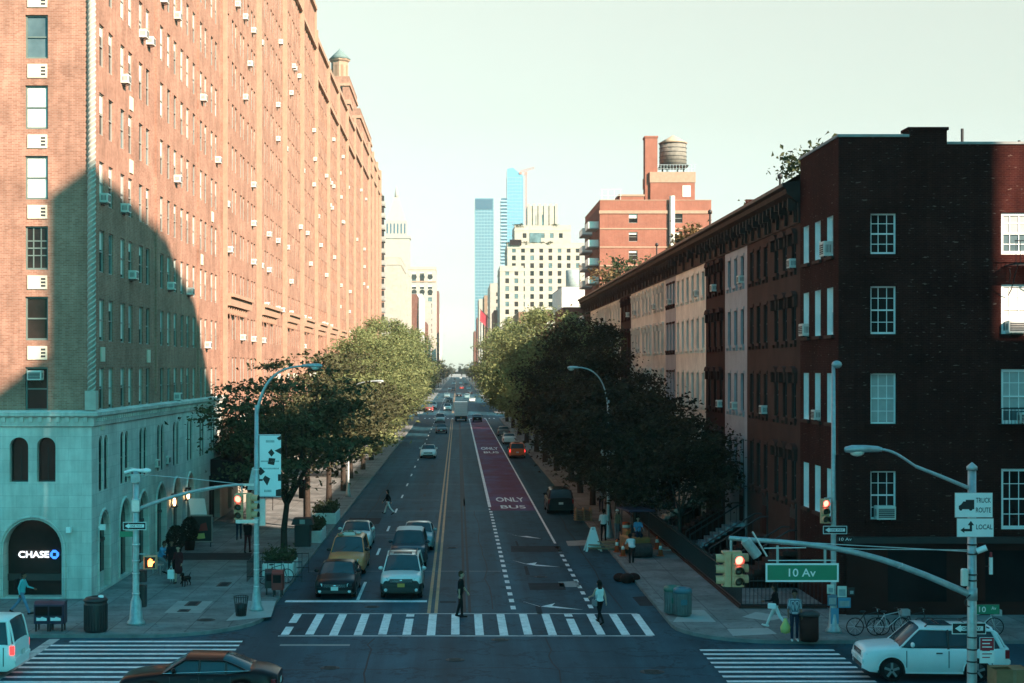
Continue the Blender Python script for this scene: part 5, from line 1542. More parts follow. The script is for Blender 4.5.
# -- left lamp post with banner
def left_lamp():
    Y = 62.8; s_ = FPX/Y; x0 = (256.5-CX)/s_
    X = lambda px: (px-CX)/s_ - x0
    Z = lambda py: EYE - (py-CY)/s_ - .15
    t = thing('street_lamp', 'teal-grey lamp post with white banner and curved arm on the bank-side kerb', 'street lamp', (x0, Y, .15))
    b = MB(); b.lathe([(.3, 0), (.3, .1), (.22, .2), (.17, .7), (.12, 1.0), (.11, 4), (.08, Z(405))], (0, 0, 0), 'pole_paint', 14)
    for z in (1.0, 1.7, 2.4, Z(545), Z(520), Z(498), Z(470)): b.lathe([(.125, z), (.125, z+.04)], (0, 0, 0), 'alu', 12)
    b.build('pole', t)
    a = MB(); a.tube(arm_curve((0, 0, Z(415)), (X(262), 0, Z(385)), (X(272), 0, Z(367)), (X(303), 0, Z(366)), 16), list(np.linspace(.075, .04, 17)), 'pole_paint', 10); a.build('lamp_arm', t)
    cobra(t, (X(302), 0, Z(366)), R(180), .85)
    # banner
    x1, x2, z1, z2 = X(259.5), X(281), Z(496), Z(435.5)
    b = MB(); b.box(x1, -.01, z1, x2, .01, z2, 'canvas'); o = b.build('banner', t)
    w, h = x2-x1, z2-z1
    def U(u, v): return (x1+u*w, -.014, z1+v*h)
    for sh in (((.40,.72),(.55,.78),(.70,.71),(.56,.65)), ((.70,.75),(1.0,.80),(1.0,.69)), ((.38,.53),(.44,.63),(.74,.62),(.68,.51)), ((0,.46),(.06,.48),(.26,.40),(.06,.34),(.0,.36)), ((.15,.28),(.26,.34),(.50,.29),(.36,.17)),
               ((0,.28),(.15,.28),(.15,.25),(0,.25)), ((.86,.36),(1,.36),(1,.25),(.86,.25)), ((.80,.96),(1,1),(1,.93),(.9,.92)), ((.76,.1),(1,.12),(1,0),(.76,0))):
        g = MB(); g.poly([U(*p) for p in sh], 'sign_black'); g.build('printed_shape', o)
    g = MB()
    for u0, v, n in ((.30, .905, 7), (.06, .575, 15), (.16, .455, 13), (.22, .085, 6)):
        for k in range(n):
            u = u0+k*.058; hh = .012 if n > 8 else .02
            g.poly([U(u, v-hh), U(u+.04, v-hh), U(u+.036, v+hh), U(u+.008, v+hh)], 'printed_grey')
    g.build('printed_line', o)
    q = MB()
    for z in (z1-.03, z2+.03): q.tube([(0, 0, z), (x2, 0, z)], .018, 'alu', 6)
    q.build('banner_bracket', t)
    q = MB(); q.box(X(257.5), .1, Z(526), X(265), .16, Z(499), 'alu'); q.build('sign_back', t)
    q = MB(); q.prism([(X(247), .05, Z(490)), (X(256), .05, Z(490)), (X(256), .05, Z(466)), (X(252), .05, Z(468))], (0, .2, 0), 'pole_paint'); q.box(X(243), .02, Z(486), X(256), .08, Z(483.6), 'alu'); q.build('bracket', t)
    q = MB(); q.box(X(236), -.12, Z(523), X(258), -.06, Z(519.5), 'alu'); q.build('signal_bracket', t)
mat('printed_grey', (.22, .30, .30), .6)
left_lamp()
def left_lamp_far():
    Y = 118; x0 = -8.6
    t = thing('street_lamp', 'slim lamp post rising out of the bank-side treetops, only its bright head showing', 'street lamp', (x0, Y, .15))
    b = MB(); b.lathe([(.25, 0), (.2, .3), (.11, 1), (.07, 8.2)], (0, 0, 0), 'pole_paint', 10); b.build('pole', t)
    a = MB(); a.tube(arm_curve((0, 0, 8.1), (.2, 0, 8.8), (.9, 0, 9.05), (1.8, 0, 9.1), 10), .04, 'pole_paint', 8); a.build('lamp_arm', t); cobra(t, (1.8, 0, 9.1), R(180), 1.0)
left_lamp_far()
def right_lamp():
    Y = 89.6; s_ = FPX/Y; x0 = (608.3-CX)/s_
    X = lambda px: (px-CX)/s_ - x0
    Z = lambda py: EYE - (py-CY)/s_ - .15
    t = thing('street_lamp', 'slender curved-arm lamp post by the street works on the row-house kerb', 'street lamp', (x0, Y, .15))
    b = MB(); b.lathe([(.36, 0), (.36, .1), (.26, .5), (.13, 1.3), (.10, 2), (.075, Z(400))], (0, 0, 0), 'pole_paint', 12); b.build('pole', t)
    a = MB(); a.tube(arm_curve((-.06, 0, Z(404)), (X(605), 0, Z(378)), (X(594), 0, Z(368)), (X(579), 0, Z(367.5)), 14), .04, 'pole_paint', 8); a.build('lamp_arm', t)
    cobra(t, (X(579), 0, Z(367.8)), 0, .7)
    p = plate(t, 'bus_lane_sign', (0, -.12, Z(450)), 0, .92, .66, 'sign_white', 'sign_white', .01)
    q = MB(); q.box(-.44, -.0095, .18, .44, -.0065, .31, 'sign_blue'); q.build('blue_band', p)
    q = MB(); q.lathe([(.0, .012), (.08, .0115), (.085, .009)][::-1], (-.25, 0, -.05), 'sign_black', 10, axis='y'); q.build('camera_symbol', p)
    for k in range(3):
        q = MB(); q.box(-.1, -.0095, .08-.12*k, .38-.1*k, -.0065, .12-.12*k, 'sign_blue'); q.build('printed_line', p)
    q = MB(); q.bbox(-.05, -.25, Z(492.5), .35, -.08, Z(484.5), 'blind_white', .02); q.build('control_box', t)
right_lamp()

# ------------------------------------------------------------------ small things on the sidewalks
def litter_basket():
    x, y = at(241, 616, .15)
    t = thing('litter_basket', 'dark wire litter basket at the foot of the banner lamp post', 'litter bin', (x, y, .15))
    b = MB(); n = 18
    for k in range(n):
        a = 2*math.pi*k/n; b.tube([(.2*math.cos(a), .2*math.sin(a), .02), (.3*math.cos(a), .3*math.sin(a), .82)], .012, 'iron', 4)
    for r, z in ((.2, .03), (.24, .35), (.3, .8)): b.tube([(r*math.cos(2*math.pi*k/18), r*math.sin(2*math.pi*k/18), z) for k in range(19)], .016, 'iron', 5)
    b.build('wire_frame', t)
    b = MB(); b.lathe([(.17, .04), (.24, .5), (0, .55)], (0, 0, 0), 'black_plastic', 12); b.build('bin_liner', t)
litter_basket()
def black_bin():
    x, y = at(97, 630.5, .15)
    t = thing('litter_bin', 'round black slatted litter bin on the bank corner sidewalk', 'litter bin', (x, y-.2, .15))
    b = MB(); b.lathe([(.40, 0), (.43, .05), (.43, 1.1), (.40, 1.16)], (0, 0, 0), 'iron', 20)
    for k in range(24):
        a = 2*math.pi*k/24; T = Matrix.Rotation(a, 4, 'Z'); b.box(.43, -.03, .08, .452, .03, 1.06, 'black_plastic', T)
    b.build('drum', t)
    b = MB(); b.lathe([(.45, 1.16), (.47, 1.22), (.38, 1.32), (.2, 1.36), (.18, 1.3)], (0, 0, 0), 'iron', 20); b.build('lid', t)
    b = MB(); b.lathe([(.0, .16), (.10, .14), (.13, .0)][::-1], (.22, -.1, 1.26), 'canvas', 8); b.build('litter_bag', t)
black_bin()
def news_box(name, label, x, y, rz, m, w=.62, h=1.15, leg=True, cat='newspaper box', deco=True):
    t = thing(name, label, cat, (x, y, .15), rz)
    b = MB(); b.bbox(-w/2, -.28, .3, w/2, .28, h-.1, m, .03); b.prism([(-w/2, -.2, h-.1), (-w/2, .28, h-.1), (-w/2, .28, h), (-w/2, -.05, h)], (w, 0, 0), m); b.build('case', t)
    b = MB(); b.box(-w/2+.07, -.295, .62, w/2-.07, -.281, h-.18, 'glass_dark'); b.build('front_window', t)
    if deco:
        b = MB(); b.poly([(-.2, -.284, .42), (.2, -.284, .42), (.2, -.284, .52), (.02, -.284, .58), (-.05, -.284, .53), (-.2, -.284, .55)], 'sign_white'); b.build('emblem', t)
    for sx in (-1, 1):
        for sy in (-1, 1):
            b = MB(); b.box(sx*(w/2-.08)-.03, sy*.2-.03, 0, sx*(w/2-.08)+.03, sy*.2+.03, .3, 'iron'); b.build('leg', t)
    return t
x, y = at(43.5, 630.5, .15); news_box('mailbox', 'dark blue mail collection box next to the white van', x, y, 0, 'mail_blue', cat='mail box')
x, y = at(57.5, 630.5, .15); news_box('mailbox', 'dark blue mail collection box between its twin and the litter bin', x, y, 0, 'mail_blue', cat='mail box')
x, y = at(270.5, 594, .15); news_box('newspaper_box', 'black newspaper box beside a red one on the bank-side kerb', x, y, .1, 'black_plastic', .5, 1.1, deco=False)
x, y = at(278, 596, .15); news_box('newspaper_box', 'dark red newspaper box on the bank-side kerb', x, y, -.05, 'news_red', .5, 1.15, deco=False)
def trash_can(label, px, py, m, h=1.15):
    x, y = at(px, py, .15)
    t = thing('trash_can', label, 'litter bin', (x, y, .15))
    b = MB(); b.lathe([(.26, .02), (.33, .05), (.36, h-.22), (.36, h-.2)], (0, 0, 0), 'bin_body', 18)
    for k in range(20):
        a = 2*math.pi*k/20; T = Matrix.Rotation(a, 4, 'Z'); b.box(.335, -.022, .1, .375, .022, h-.24, 'bin_body', T)
    b.build('drum', t)
    b = MB(); b.lathe([(.39, h-.2), (.39, h-.06), (.30, h+.02), (.18, h+.0), (.17, h-.1)], (0, 0, 0), m, 18); b.build('lid', t)
    b = MB(); b.box(-.12, -.385, .5, .14, -.378, .72, m); b.build('recycling_sticker', t)
mat('bin_body', (.16, .18, .18), .5, metal=.3, var=.2)
trash_can('litter bin with green lid at the dark house corner kerb', 673, 614, 'bin_green'); trash_can('litter bin with blue lid beside the green-lidded one', 682.5, 616, 'bin_blue')
def planter(label, px0, px1, py, d, h, seed, cat='planter'):
    x0, y = at(px0, py, .15); x1, _ = at(px1, py, .15); w = x1-x0
    t = thing('planter', label, cat, ((x0+x1)/2, y+d/2, .15))
    b = MB(); b.bbox(-w/2, -d/2, 0, w/2, d/2, h, 'planter_white', .04); b.build('trough', t)
    b = MB(); b.box(-w/2+.08, -d/2+.08, h+.001, w/2-.08, d/2-.08, h+.03, 'soil'); b.build('soil', t)
    rr = random.Random(seed); f = MB(); pts = []
    for k in range(420): pts.append((rr.uniform(-w/2, w/2), rr.uniform(-d/2, d/2), h+.05+abs(rr.gauss(0, .25))))
    leaf_cloud(f, pts, .2, 'leaf_shrub', rr, .5); f.build('foliage', t)
    return t
planter('white concrete planter with shrubs nearest the crossing on the bank-side kerb', 262, 293, 577, 2.4, .65, 1)
planter('white concrete planter, middle of the three on the bank-side kerb', 309, 321.5, 543, 3.0, .7, 2)
planter('white concrete planter farthest of the three on the bank-side kerb', 312, 336, 524, 3.4, .7, 3)
def kiosk():
    x, y = at(303, 546, .15)
    t = thing('newsstand_bin', 'dark hooded street cabinet beside the middle planter', 'street cabinet', (x, y, .15))
    b = MB(); b.bbox(-.45, -.4, 0, .45, .4, 1.25, 'black_plastic', .04); b.build('case', t)
    b = MB(); b.prism([(-.62, -.5, 1.25), (.62, -.5, 1.25), (.5, -.4, 1.6), (-.5, -.4, 1.6)], (0, .9, 0), 'black_plastic'); b.build('hood', t)
    b = MB(); b.box(-.14, -.52, 1.3, .16, -.503, 1.55, 'blind_grey'); b.build('notice', t)
    x, y = at(304, 541, .15)
    t = thing('meter_post', 'thin black post with a dark box on top behind the street cabinet', 'post', (x, y, .15))
    b = MB(); b.tube([(0, 0, 0), (0, 0, 3.6)], .04, 'iron', 8); b.build('post', t)
    b = MB(); b.bbox(-.3, -.08, 2.5, .02, .1, 3.6, 'dark_brownstone', .02); b.build('box', t)
kiosk()
def tree_guard():
    x, y = at(284, 578, .15)
    t = thing('tree_guard', 'low black iron guard round the nearest bank-side tree', 'railing', (x, y, .15))
    b = MB()
    for x0, y0, x1, y1 in ((-1.6, -1.3, 1.0, -1.3), (-1.6, 1.9, 1.0, 1.9), (-1.6, -1.3, -1.6, 1.9)):
        for z in (.25, .95): b.tube([(x0, y0, z), (x1, y1, z)], .025, 'iron', 5)
        n = int(max(abs(x1-x0), abs(y1-y0))/.3)
        for k in range(n+1): b.tube([(x0+(x1-x0)*k/n, y0+(y1-y0)*k/n, 0), (x0+(x1-x0)*k/n, y0+(y1-y0)*k/n, 1.0)], .018, 'iron', 4)
    b.build('rails', t)
tree_guard()
def sandwich_board():
    x, y = at(201, 547, .15)
    t = thing('menu_board', 'dark menu board with white sheet on top by the shopfront', 'sign board', (x, y, .15))
    b = MB(); b.box(-.6, -.06, .35, .6, .04, 1.75, 'sign_black'); b.build('panel', t)
    b = MB()
    for a in ((-.66, .3, -.6, 1.8), (.6, .3, .66, 1.8), (-.66, 1.75, .66, 1.82), (-.66, .28, .66, .35)): b.box(a[0], -.08, a[1], a[2], .06, a[3], 'grey_trim')
    for s in (-.55, .55): b.tube([(s, 0, 0), (s, 0, .4)], .03, 'iron', 5)
    b.build('frame', t)
    b = MB(); b.prism([(-.55, -.1, 1.85), (.35, -.1, 1.85), (.2, .02, 2.75), (-.75, .02, 2.75)], (0, .05, 0), 'sign_white'); b.build('white_sheet', t)
    b = MB(); b.poly([(-.5, -.065, .42), (.25, -.065, .5), (.2, -.065, .8), (-.3, -.065, .75)], 'bag_yellow'); b.poly([(-.1, -.065, .9), (.4, -.065, .95), (.3, -.065, 1.4), (.0, -.065, 1.3)], 'news_red'); b.build('poster', t)
sandwich_board()
def topiary(label, px, py, h, seed):
    x, y = at(px, py, .15)
    rr = random.Random(seed); t = thing('topiary', label, 'shrub', (x, y, .15))
    b = MB(); b.lathe([(.26, 0), (.33, .5), (.35, .52)], (0, 0, 0), 'dark_brownstone', 12); b.build('pot', t)
    f = MB(); pts = []
    for k in range(1100):
        z = rr.random(); r = .50*math.sin(math.pi*(z*.86+.1))**.6
        a = rr.uniform(0, 6.283); q = r*math.sqrt(rr.uniform(.5, 1)); pts.append((q*math.cos(a), q*math.sin(a), .45+z*(h-.5)))
    leaf_cloud(f, pts, .16, 'leaf_black', rr); f.build('foliage', t)
    s = MB(); s.tube([(0, 0, .3), (0, 0, h-.6)], [.06, .03], 'bark', 6); s.build('stem', t)
topiary('tall dark clipped shrub, nearer of the two by the shop arches', 175.5, 558, 1.75, 1); topiary('tall dark clipped shrub beside the menu board', 189.5, 550, 1.85, 2)

def bicycle(label, x, y, rz, m='black_plastic', lean=.08, group=None):
    t = thing('bicycle', label, 'bicycle', (x, y, .15), rz, group=group)
    for wx in (-.52, .52):
        b = MB(); b.tube([(wx+.33*math.cos(2*math.pi*k/20), 0, .35+.33*math.sin(2*math.pi*k/20)) for k in range(21)], .02, 'rubber', 6)
        for k in range(8): b.tube([(wx, 0, .35), (wx+.32*math.cos(math.pi*k/4), 0, .35+.32*math.sin(math.pi*k/4))], .005, 'alu', 3)
        b.build('wheel', t)
    b = MB(); bb = (-.06, 0, .32); st = (-.2, 0, .85); hd = (.36, 0, .9); hl = (.4, 0, .72); rw = (-.52, 0, .35); fw = (.52, 0, .35)
    for p, q in ((bb, st), (bb, hl), ((-.18, 0, .78), hd), (rw, (-.18, 0, .78)), (rw, bb), (hd, hl), (hl, fw)): b.tube([p, q], .018, m, 6)
    b.build('frame', t)
    b = MB(); b.ball((-.22, 0, .92), .12, 'black_plastic', 8, 5, (1.1, .6, .35)); b.build('saddle', t)
    b = MB(); b.tube([(.36, 0, .9), (.34, 0, 1.02)], .016, 'alu', 5); b.tube([(.26, -.28, 1.0), (.36, -.24, 1.03), (.34, 0, 1.02), (.36, .24, 1.03), (.26, .28, 1.0)], .015, 'black_plastic', 5); b.build('handlebar', t)
    b = MB(); b.box(.44, -.15, .78, .76, .15, 1.0, 'alu') if m == 'alu' else b.tube([(-.06, -.06, .32), (.05, -.1, .26), (.1, -.12, .26)], .014, 'alu', 5); b.build('basket' if m == 'alu' else 'crank', t)
    return t
for k, (px, lab) in enumerate(((872, 'black bicycle parked nearest the slim pole at the dark corner house'), (893, 'bicycle with front basket parked behind the white car\'s bonnet'), (918, 'bicycle parked farther along the dark shopfront'), (985, 'bicycle parked beyond the white car\'s rear'))):
    x, y = at(px, 638, .15); bicycle(lab, x, y+.5, .1-.07*k, 'alu' if k in (1, 3) else 'black_plastic')
x, y = at(276, 584, .15); bicycle('bicycle leaning at the nearest planter behind the newspaper boxes', x, y, .4)
def stoop_bin():
    x, y = at(809, 641, .15)
    t = thing('litter_bin', 'brown litter bin behind the man with the yellow bag', 'litter bin', (x, y, .15)); b = MB(); b.lathe([(.3, 0), (.36, .1), (.36, .95)], (0, 0, 0), 'dark_brownstone', 14); b.build('drum', t)
    b = MB(); b.lathe([(.4, .95), (.4, 1.05), (.15, 1.15), (0, 1.15)], (0, 0, 0), 'dark_trim', 14); b.build('lid', t)
stoop_bin()

# ------------------------------------------------------------------ street works on the row-house kerb
def a_frame():
    x, y = at(593, 551)
    t = thing('works_sign', 'pale A-frame works sign standing in the roadway by the row-house kerb', 'sign board', (x, y, 0), R(8))
    b = MB()
    for s in (-1, 1): b.prism([(s*.42-.06, -.25, 0), (s*.42+.06, -.25, 0), (s*.06+.06, 0, 1.35), (s*.06-.06, 0, 1.35)], (0, .04, 0), 'sign_white'); b.prism([(s*.42-.05, .35, 0), (s*.42+.05, .35, 0), (s*.06+.05, .06, 1.33), (s*.06-.05, .06, 1.33)], (0, .04, 0), 'sign_white')
    b.build('legs', t)
    b = MB(); b.poly([(-.3, -.21, .25), (.3, -.21, .25), (.07, -.03, 1.2), (-.07, -.03, 1.2)], 'canvas'); b.box(-.3, -.2, .2, .3, -.16, .26, 'sign_white'); b.box(-.2, -.12, .6, .2, -.09, .66, 'sign_white'); b.build('panel', t)
a_frame()
def cone(label, px, py, z=.0, drum=False):
    x, y = at(px, py, z)
    t = thing('traffic_drum' if drum else 'traffic_cone', label, 'traffic barrel' if drum else 'traffic cone', (x, y, z))
    if drum:
        b = MB(); b.lathe([(.30, 0), (.29, .35), (.27, .36), (.27, .7), (.25, .71), (.25, 1.05), (.22, 1.1), (0, 1.12)], (0, 0, 0), 'orange_plastic', 16); b.build('drum', t)
        for z0 in (.42, .78):
            b = MB(); b.lathe([(.281-.02*(z0 > .7), z0), (.276-.02*(z0 > .7), z0+.18)], (0, 0, 0), 'reflective', 16); b.build('reflective_band', t)
    else:
        b = MB(); b.lathe([(.15, .03), (.045, .72), (.0, .73)], (0, 0, 0), 'orange_plastic', 14); b.build('cone', t)
        b = MB(); b.bbox(-.19, -.19, 0, .19, .19, .035, 'orange_plastic', .01); b.build('base', t)
        b = MB(); b.lathe([(.104, .36), (.076, .55)], (0, 0, 0), 'reflective', 14); b.build('reflective_band', t)
cone('orange and white striped traffic drum in front of the works machine', 626, 541, .15, True)
cone('orange traffic cone beside the bending worker, nearest the kerb', 617, 552, .15); cone('orange traffic cone close behind the bending worker', 623, 556, .15)
cone('orange traffic cone beyond the works machine, nearer one', 660.5, 556, .15); cone('orange traffic cone beyond the works machine, farther one', 657, 549, .15)
cone('orange cone lying by the lamp post base among the works', 622, 547, .15)
def debris():
    x, y = at(609, 549, .15)
    t = thing('timber_pile', 'low pile of planks and rubble at the lamp post base', 'planks', (x, y, .15)); b = MB(); rr = random.Random(4)
    for k in range(9):
        T = Matrix.Translation((rr.uniform(-.6, .6), rr.uniform(-.5, .5), .04+.05*k)) @ Matrix.Rotation(rr.uniform(-.4, .4), 4, 'Z'); b.box(-.8, -.08, 0, .8, .08, .045, 'timber', T)
    b.build('planks', t)
    x, y = at(627, 583, .0)
    t = thing('rubble_sack', 'dark lumpy rubble sacks in the gutter below the works', 'sacks', (x, y, .0)); b = MB()
    for dx, dy, r in ((0, 0, .32), (.35, .3, .3), (-.3, .5, .28)): b.ball((dx, dy, r*.7), r, 'dark_brownstone', 10, 7, (1.1, 1, .8))
    b.build('sack', t)
    x, y = at(592, 520, .15)
    for k, (px, py, lab) in enumerate(((583, 520, 'stacked pallet and planks on the row-house sidewalk behind the A-frame sign'),)):
        x, y = at(px, py, .15); t = thing('pallet_stack', lab, 'pallets', (x, y, .15)); b = MB()
        for q in range(5):
            for j in range(4): b.box(-.6, -.5+j*.3, q*.16, .6, -.3+j*.3, q*.16+.03, 'timber')
            for j in (-.5, 0, .45): b.box(j, -.5, q*.16+.03, j+.09, .6, q*.16+.155, 'timber')
        b.build('pallets', t)
debris()
def roller():
    x, y = at(641, 559, .15)
    t = thing('road_roller', 'small orange road roller with canopy at the street works', 'roller', (x, y+1.2, .15), R(12))
    b = MB(); b.bbox(-.55, -.5, .35, .55, 1.6, 1.05, 'machine_orange', .08); b.bbox(-.45, .6, 1.05, .45, 1.6, 1.35, 'machine_orange', .08); b.build('body', t)
    b = MB(); b.bbox(-.25, -.1, 1.05, .25, .4, 1.2, 'black_plastic', .03); b.bbox(-.25, .4, 1.2, .25, .5, 1.65, 'black_plastic', .03); b.build('seat', t)
    for yy in (-.55, 1.5):
        b = MB(); b.lathe([(.1, -.5), (.38, -.5), (.38, .5), (.1, .5)], (0, yy, .38), 'cover_iron', 20, axis='x', smooth=False); b.build('drum_wheel', t)
    b = MB()
    for sx in (-.5, .5):
        for sy in (-.3, 1.3): b.tube([(sx, sy, 1.0), (sx, sy, 2.45)], .03, 'iron', 6)
    b.build('roof_post', t)
    b = MB(); b.bbox(-.75, -.7, 2.45, .75, 1.6, 2.54, 'mail_blue', .03); b.build('canopy', t)
    b = MB(); b.tube([(0, -.45, 1.0), (0, -.25, 1.45)], .02, 'iron', 5); b.tube([(.16*math.cos(a), -.25+.05*math.sin(a), 1.45+.15*math.sin(a)) for a in np.linspace(0, 6.283, 13)], .015, 'iron', 5); b.build('steering_wheel', t)
    x, y = at(668, 549, .15)
    t = thing('steel_plate', 'flat pale steel plate lying on the row-house sidewalk', 'plate', (x, y, .15)); b = MB(); b.box(-.55, -.7, .006, .55, .7, .04, 'alu'); b.build('plate', t)
roller()
# ------------------------------------------------------------------ vehicles
def carpaint(name, col, metal=.0, rough=.28, var=0.0):
    m = mat(name, col, rough, metal, var=0.04, scale=2, coat=.15 if max(col) > .05 else .04, spec=.3 if max(col) > .05 else .2); return name
carpaint('car_white', (.80, .80, .78)); carpaint('car_silver', (.70, .70, .68), .15); carpaint('car_black', (.012, .012, .014)); carpaint('car_maroon', (.012, .003, .003))
carpaint('car_taxi', (.74, .25, .10)); carpaint('car_orange', (.72, .19, .06)); carpaint('car_blue', (.035, .055, .07)); carpaint('car_grey', (.16, .17, .18), .2); carpaint('car_teal', (.22, .34, .36), .2); carpaint('car_red', (.30, .03, .025))
glass('car_glass', (.045, .08, .095), .12, spec=.14, var=.3); mat('car_cabin', (.03, .028, .027), .7)
mat('cloth_tan', (.3, .22, .14), .85, var=.12, scale=6)
mat('chrome', (.62, .62, .62), .15, metal=1.0, var=0); mat('head_lens', (.60, .63, .64), .08, var=.3, scale=9, coat=1); mat('tail_lens', (.30, .012, .015), .15, var=0, coat=1)
mat('plate_white', (.62, .62, .58), .5, var=0); mat('plate_orange', (.55, .27, .05), .5, var=0); mat('rim_alloy', (.34, .35, .36), .35, metal=.7, var=.05)

CARS = {
 # length, width, height, clearance, bonnet z, boot z, belt, (y of: bonnet front, screen base, roof front, roof rear, rear glass base, tail), roof inset
 'sedan': dict(L=4.85, W=1.83, H=1.46, zb=.22, hood=.98, deck=1.06, belt=.98, nose=.74, s=(.0, 1.35, 2.05, 3.2, 4.05), wb=(.92, 3.75), wr=.33, tail=.86),
 'suv': dict(L=4.75, W=1.88, H=1.80, zb=.30, hood=1.15, deck=1.18, belt=1.13, nose=1.0, s=(.0, 1.20, 1.85, 4.25, 4.62), wb=(.92, 3.68), wr=.38, tail=1.12),
 'van': dict(L=5.0, W=1.95, H=2.02, zb=.26, hood=1.20, deck=1.2, belt=1.16, nose=.98, s=(.0, .95, 1.75, 4.75, 4.95), wb=(.95, 3.95), wr=.35, tail=1.2),
 'minivan': dict(L=4.75, W=1.86, H=1.75, zb=.24, hood=1.06, deck=1.1, belt=1.05, nose=.84, s=(.0, .98, 1.85, 4.3, 4.65), wb=(.9, 3.7), wr=.34, tail=1.08),
}
def smooth(a, b, t): t = max(0, min(1, t)); t = t*t*(3-2*t); return a+(b-a)*t
def car(kind, label, paint, loc, rz, cat='car', name='car', taxi=False, plate_m='plate_white', roof=None, lit=False, lower=None, rack=False, sunroof=False, detail=True, group=None, clutter=False):
    """local frame: nose at -Y, length along Y, ground z=0; loc is the centre"""
    p = CARS[kind]; L, W, H = p['L'], p['W'], p['H']
    t = thing(name, label, cat, (loc[0], loc[1], 0), rz, group=group)
    y0 = -L/2
    s0, s1, s2, s3, s4 = [y0+v for v in p['s']]
    wy = [y0+v for v in p['wb']]; wr = p['wr']; ra = wr+.07
    hw0 = W/2
    def half(y):
        d = min(y-y0, y0+L-y)
        return hw0*(1 - .15*(1-min(1, d/.5))**2.4)
    def top(y):
        u = y-y0
        if y <= s1:
            return p['nose'] + (p['hood']-p['nose'])*min(1, max(0, u/(s1-y0)))**.5 - .12*(1-min(1, u/.16))**2
        if y >= s4: return p['deck'] - (p['deck']-p['tail'])*max(0, (y-s4)/max(.05, y0+L-s4))**2.0
        return p['belt'] + (p['hood']-p['belt'])*max(0, 1-(y-s1)/.3) + (p['deck']-p['belt'])*smooth(0, 1, (y-s3)/(s4-s3))
    def bot(y):
        z = p['zb']
        d = min(y-y0, y0+L-y)
        z += .12*(1-min(1, d/.25))
        for c in wy:
            if abs(y-c) < ra: z = max(z, wr + math.sqrt(max(0, ra*ra-(y-c)**2)))
        return z
    ys = sorted(set([y0, y0+.03, y0+.1, y0+.22, y0+.4, s1-.15, s1, s2, s3, s4, y0+L-.4, y0+L-.2, y0+L-.08, y0+L-.02, y0+L] + [c+ra*math.cos(math.pi*k/10) for c in wy for k in range(11)] + [c+sg*(ra+.002) for c in wy for sg in (-1, 1)] + list(np.linspace(y0+.5, y0+L-.5, 16))))
    b = MB(); rings = []
    for y in ys:
        h, zt, zb_ = half(y), top(y), bot(y); zm = p['zb']+(.52)*(p['belt']-p['zb']); zm = max(zm, zb_+.02)
        zs = max(zt-.10, zm+.01); cr = .025
        right = [(h*.93, zb_), (h*.99, zb_+.06*(zm-zb_)/.3 if zm-zb_ < .3 else zb_+.08), (h, zm), (h*.975, zs), (h*.90, zt-.02), (h*.55, zt+cr), (0, zt+cr*1.4)]
        rings.append([(x, y, z) for x, z in right] + [(-x, y, z) for x, z in reversed(right[:-1])])
    n = len(rings[0]); vs = [v for r in rings for v in r]; fs = []; ms = []
    for i in range(len(rings)-1):
        for k in range(n-1): 
            fs.append((i*n+k, i*n+k+1, (i+1)*n+k+1, (i+1)*n+k))
    if lower == 'black_plastic':
        dk = [f for q, f in enumerate(fs) if (q % (n-1)) in (0, 1, n-3, n-2) and ys[q//(n-1)] < s1-.2]; lt = [f for f in fs if f not in dk]
        o_ = len(b.V); b.add(vs, lt, paint, True); b.add(vs, dk, lower, True)
    else: b.add(vs, fs, paint, True)
    b.add(rings[0], [tuple(range(n))], 'black_plastic' if lower == 'black_plastic' else paint); b.add(rings[-1], [tuple(reversed(range(n)))], paint)
    # dark wheel wells and underside
    b.box(-hw0*.9, y0+.3, p['zb']+.02, hw0*.9, y0+L-.3, p['zb']+.3, 'black_plastic')
    for c in wy: b.box(-hw0*.86, c-ra, .25, hw0*.86, c+ra, wr+ra*.8, 'black_plastic')
    for s in (-1, 1): b.box(s*hw0*.955-.01, wy[0]+ra, p['zb']-.02, s*hw0*.955+.01, wy[1]-ra, p['zb']+.10, lower or 'black_plastic')
    b.build('body', t)
    # greenhouse
    rh = H-.03
    def gh(y):
        if y <= s2: k = (y-s1)/(s2-s1); z = top(s1)+.0 + (rh-top(s1))*min(1, k)**.92
        elif y >= s3: k = (y-s3)/(s4-s3); z = rh-.03 - (rh-.03-top(s4))*k**(1.25 if kind == 'sedan' else 1.6)
        else: z = rh - .03*((y-s2)/(s3-s2))
        return z
    gy = list(np.linspace(s1, s2, 7)) + list(np.linspace(s2, s3, 7))[1:] + list(np.linspace(s3, s4, 7))[1:]
    tum = .80 if kind != 'van' else .87
    def gring(y, e=0.0):
        z = gh(y); zb_ = top(y)-.05; k = (z-zb_)/(H-p['belt']+.05)
        hb = half(y)*.915; ht = hb*(1-(1-tum)*min(1, max(0, k)))
        return [(hb+e, y, zb_), (ht+e, y, max(zb_+.01, z-.07)), (ht*.86, y, z+e), (0, y, z+.025*min(1, k)+e), (-ht*.86, y, z+e), (-ht-e, y, max(zb_+.01, z-.07)), (-hb-e, y, zb_)]
    g = MB(); rg = [gring(y) for y in gy]; m_ = 7
    g.add([v for r in rg for v in r], [(i*m_+k, i*m_+k+1, (i+1)*m_+k+1, (i+1)*m_+k) for i in range(len(rg)-1) for k in range(m_-1)], 'car_glass', True)
    g.build('windows', t)
    r = MB(); ry = [y for y in gy if s2-.06 <= y <= s3+.06]
    rr_ = [gring(y, .012) for y in ry]
    r.add([v for q in rr_ for v in q[1:6]], [(i*5+k, i*5+k+1, (i+1)*5+k+1, (i+1)*5+k) for i in range(len(rr_)-1) for k in range(4)], roof or paint, True)
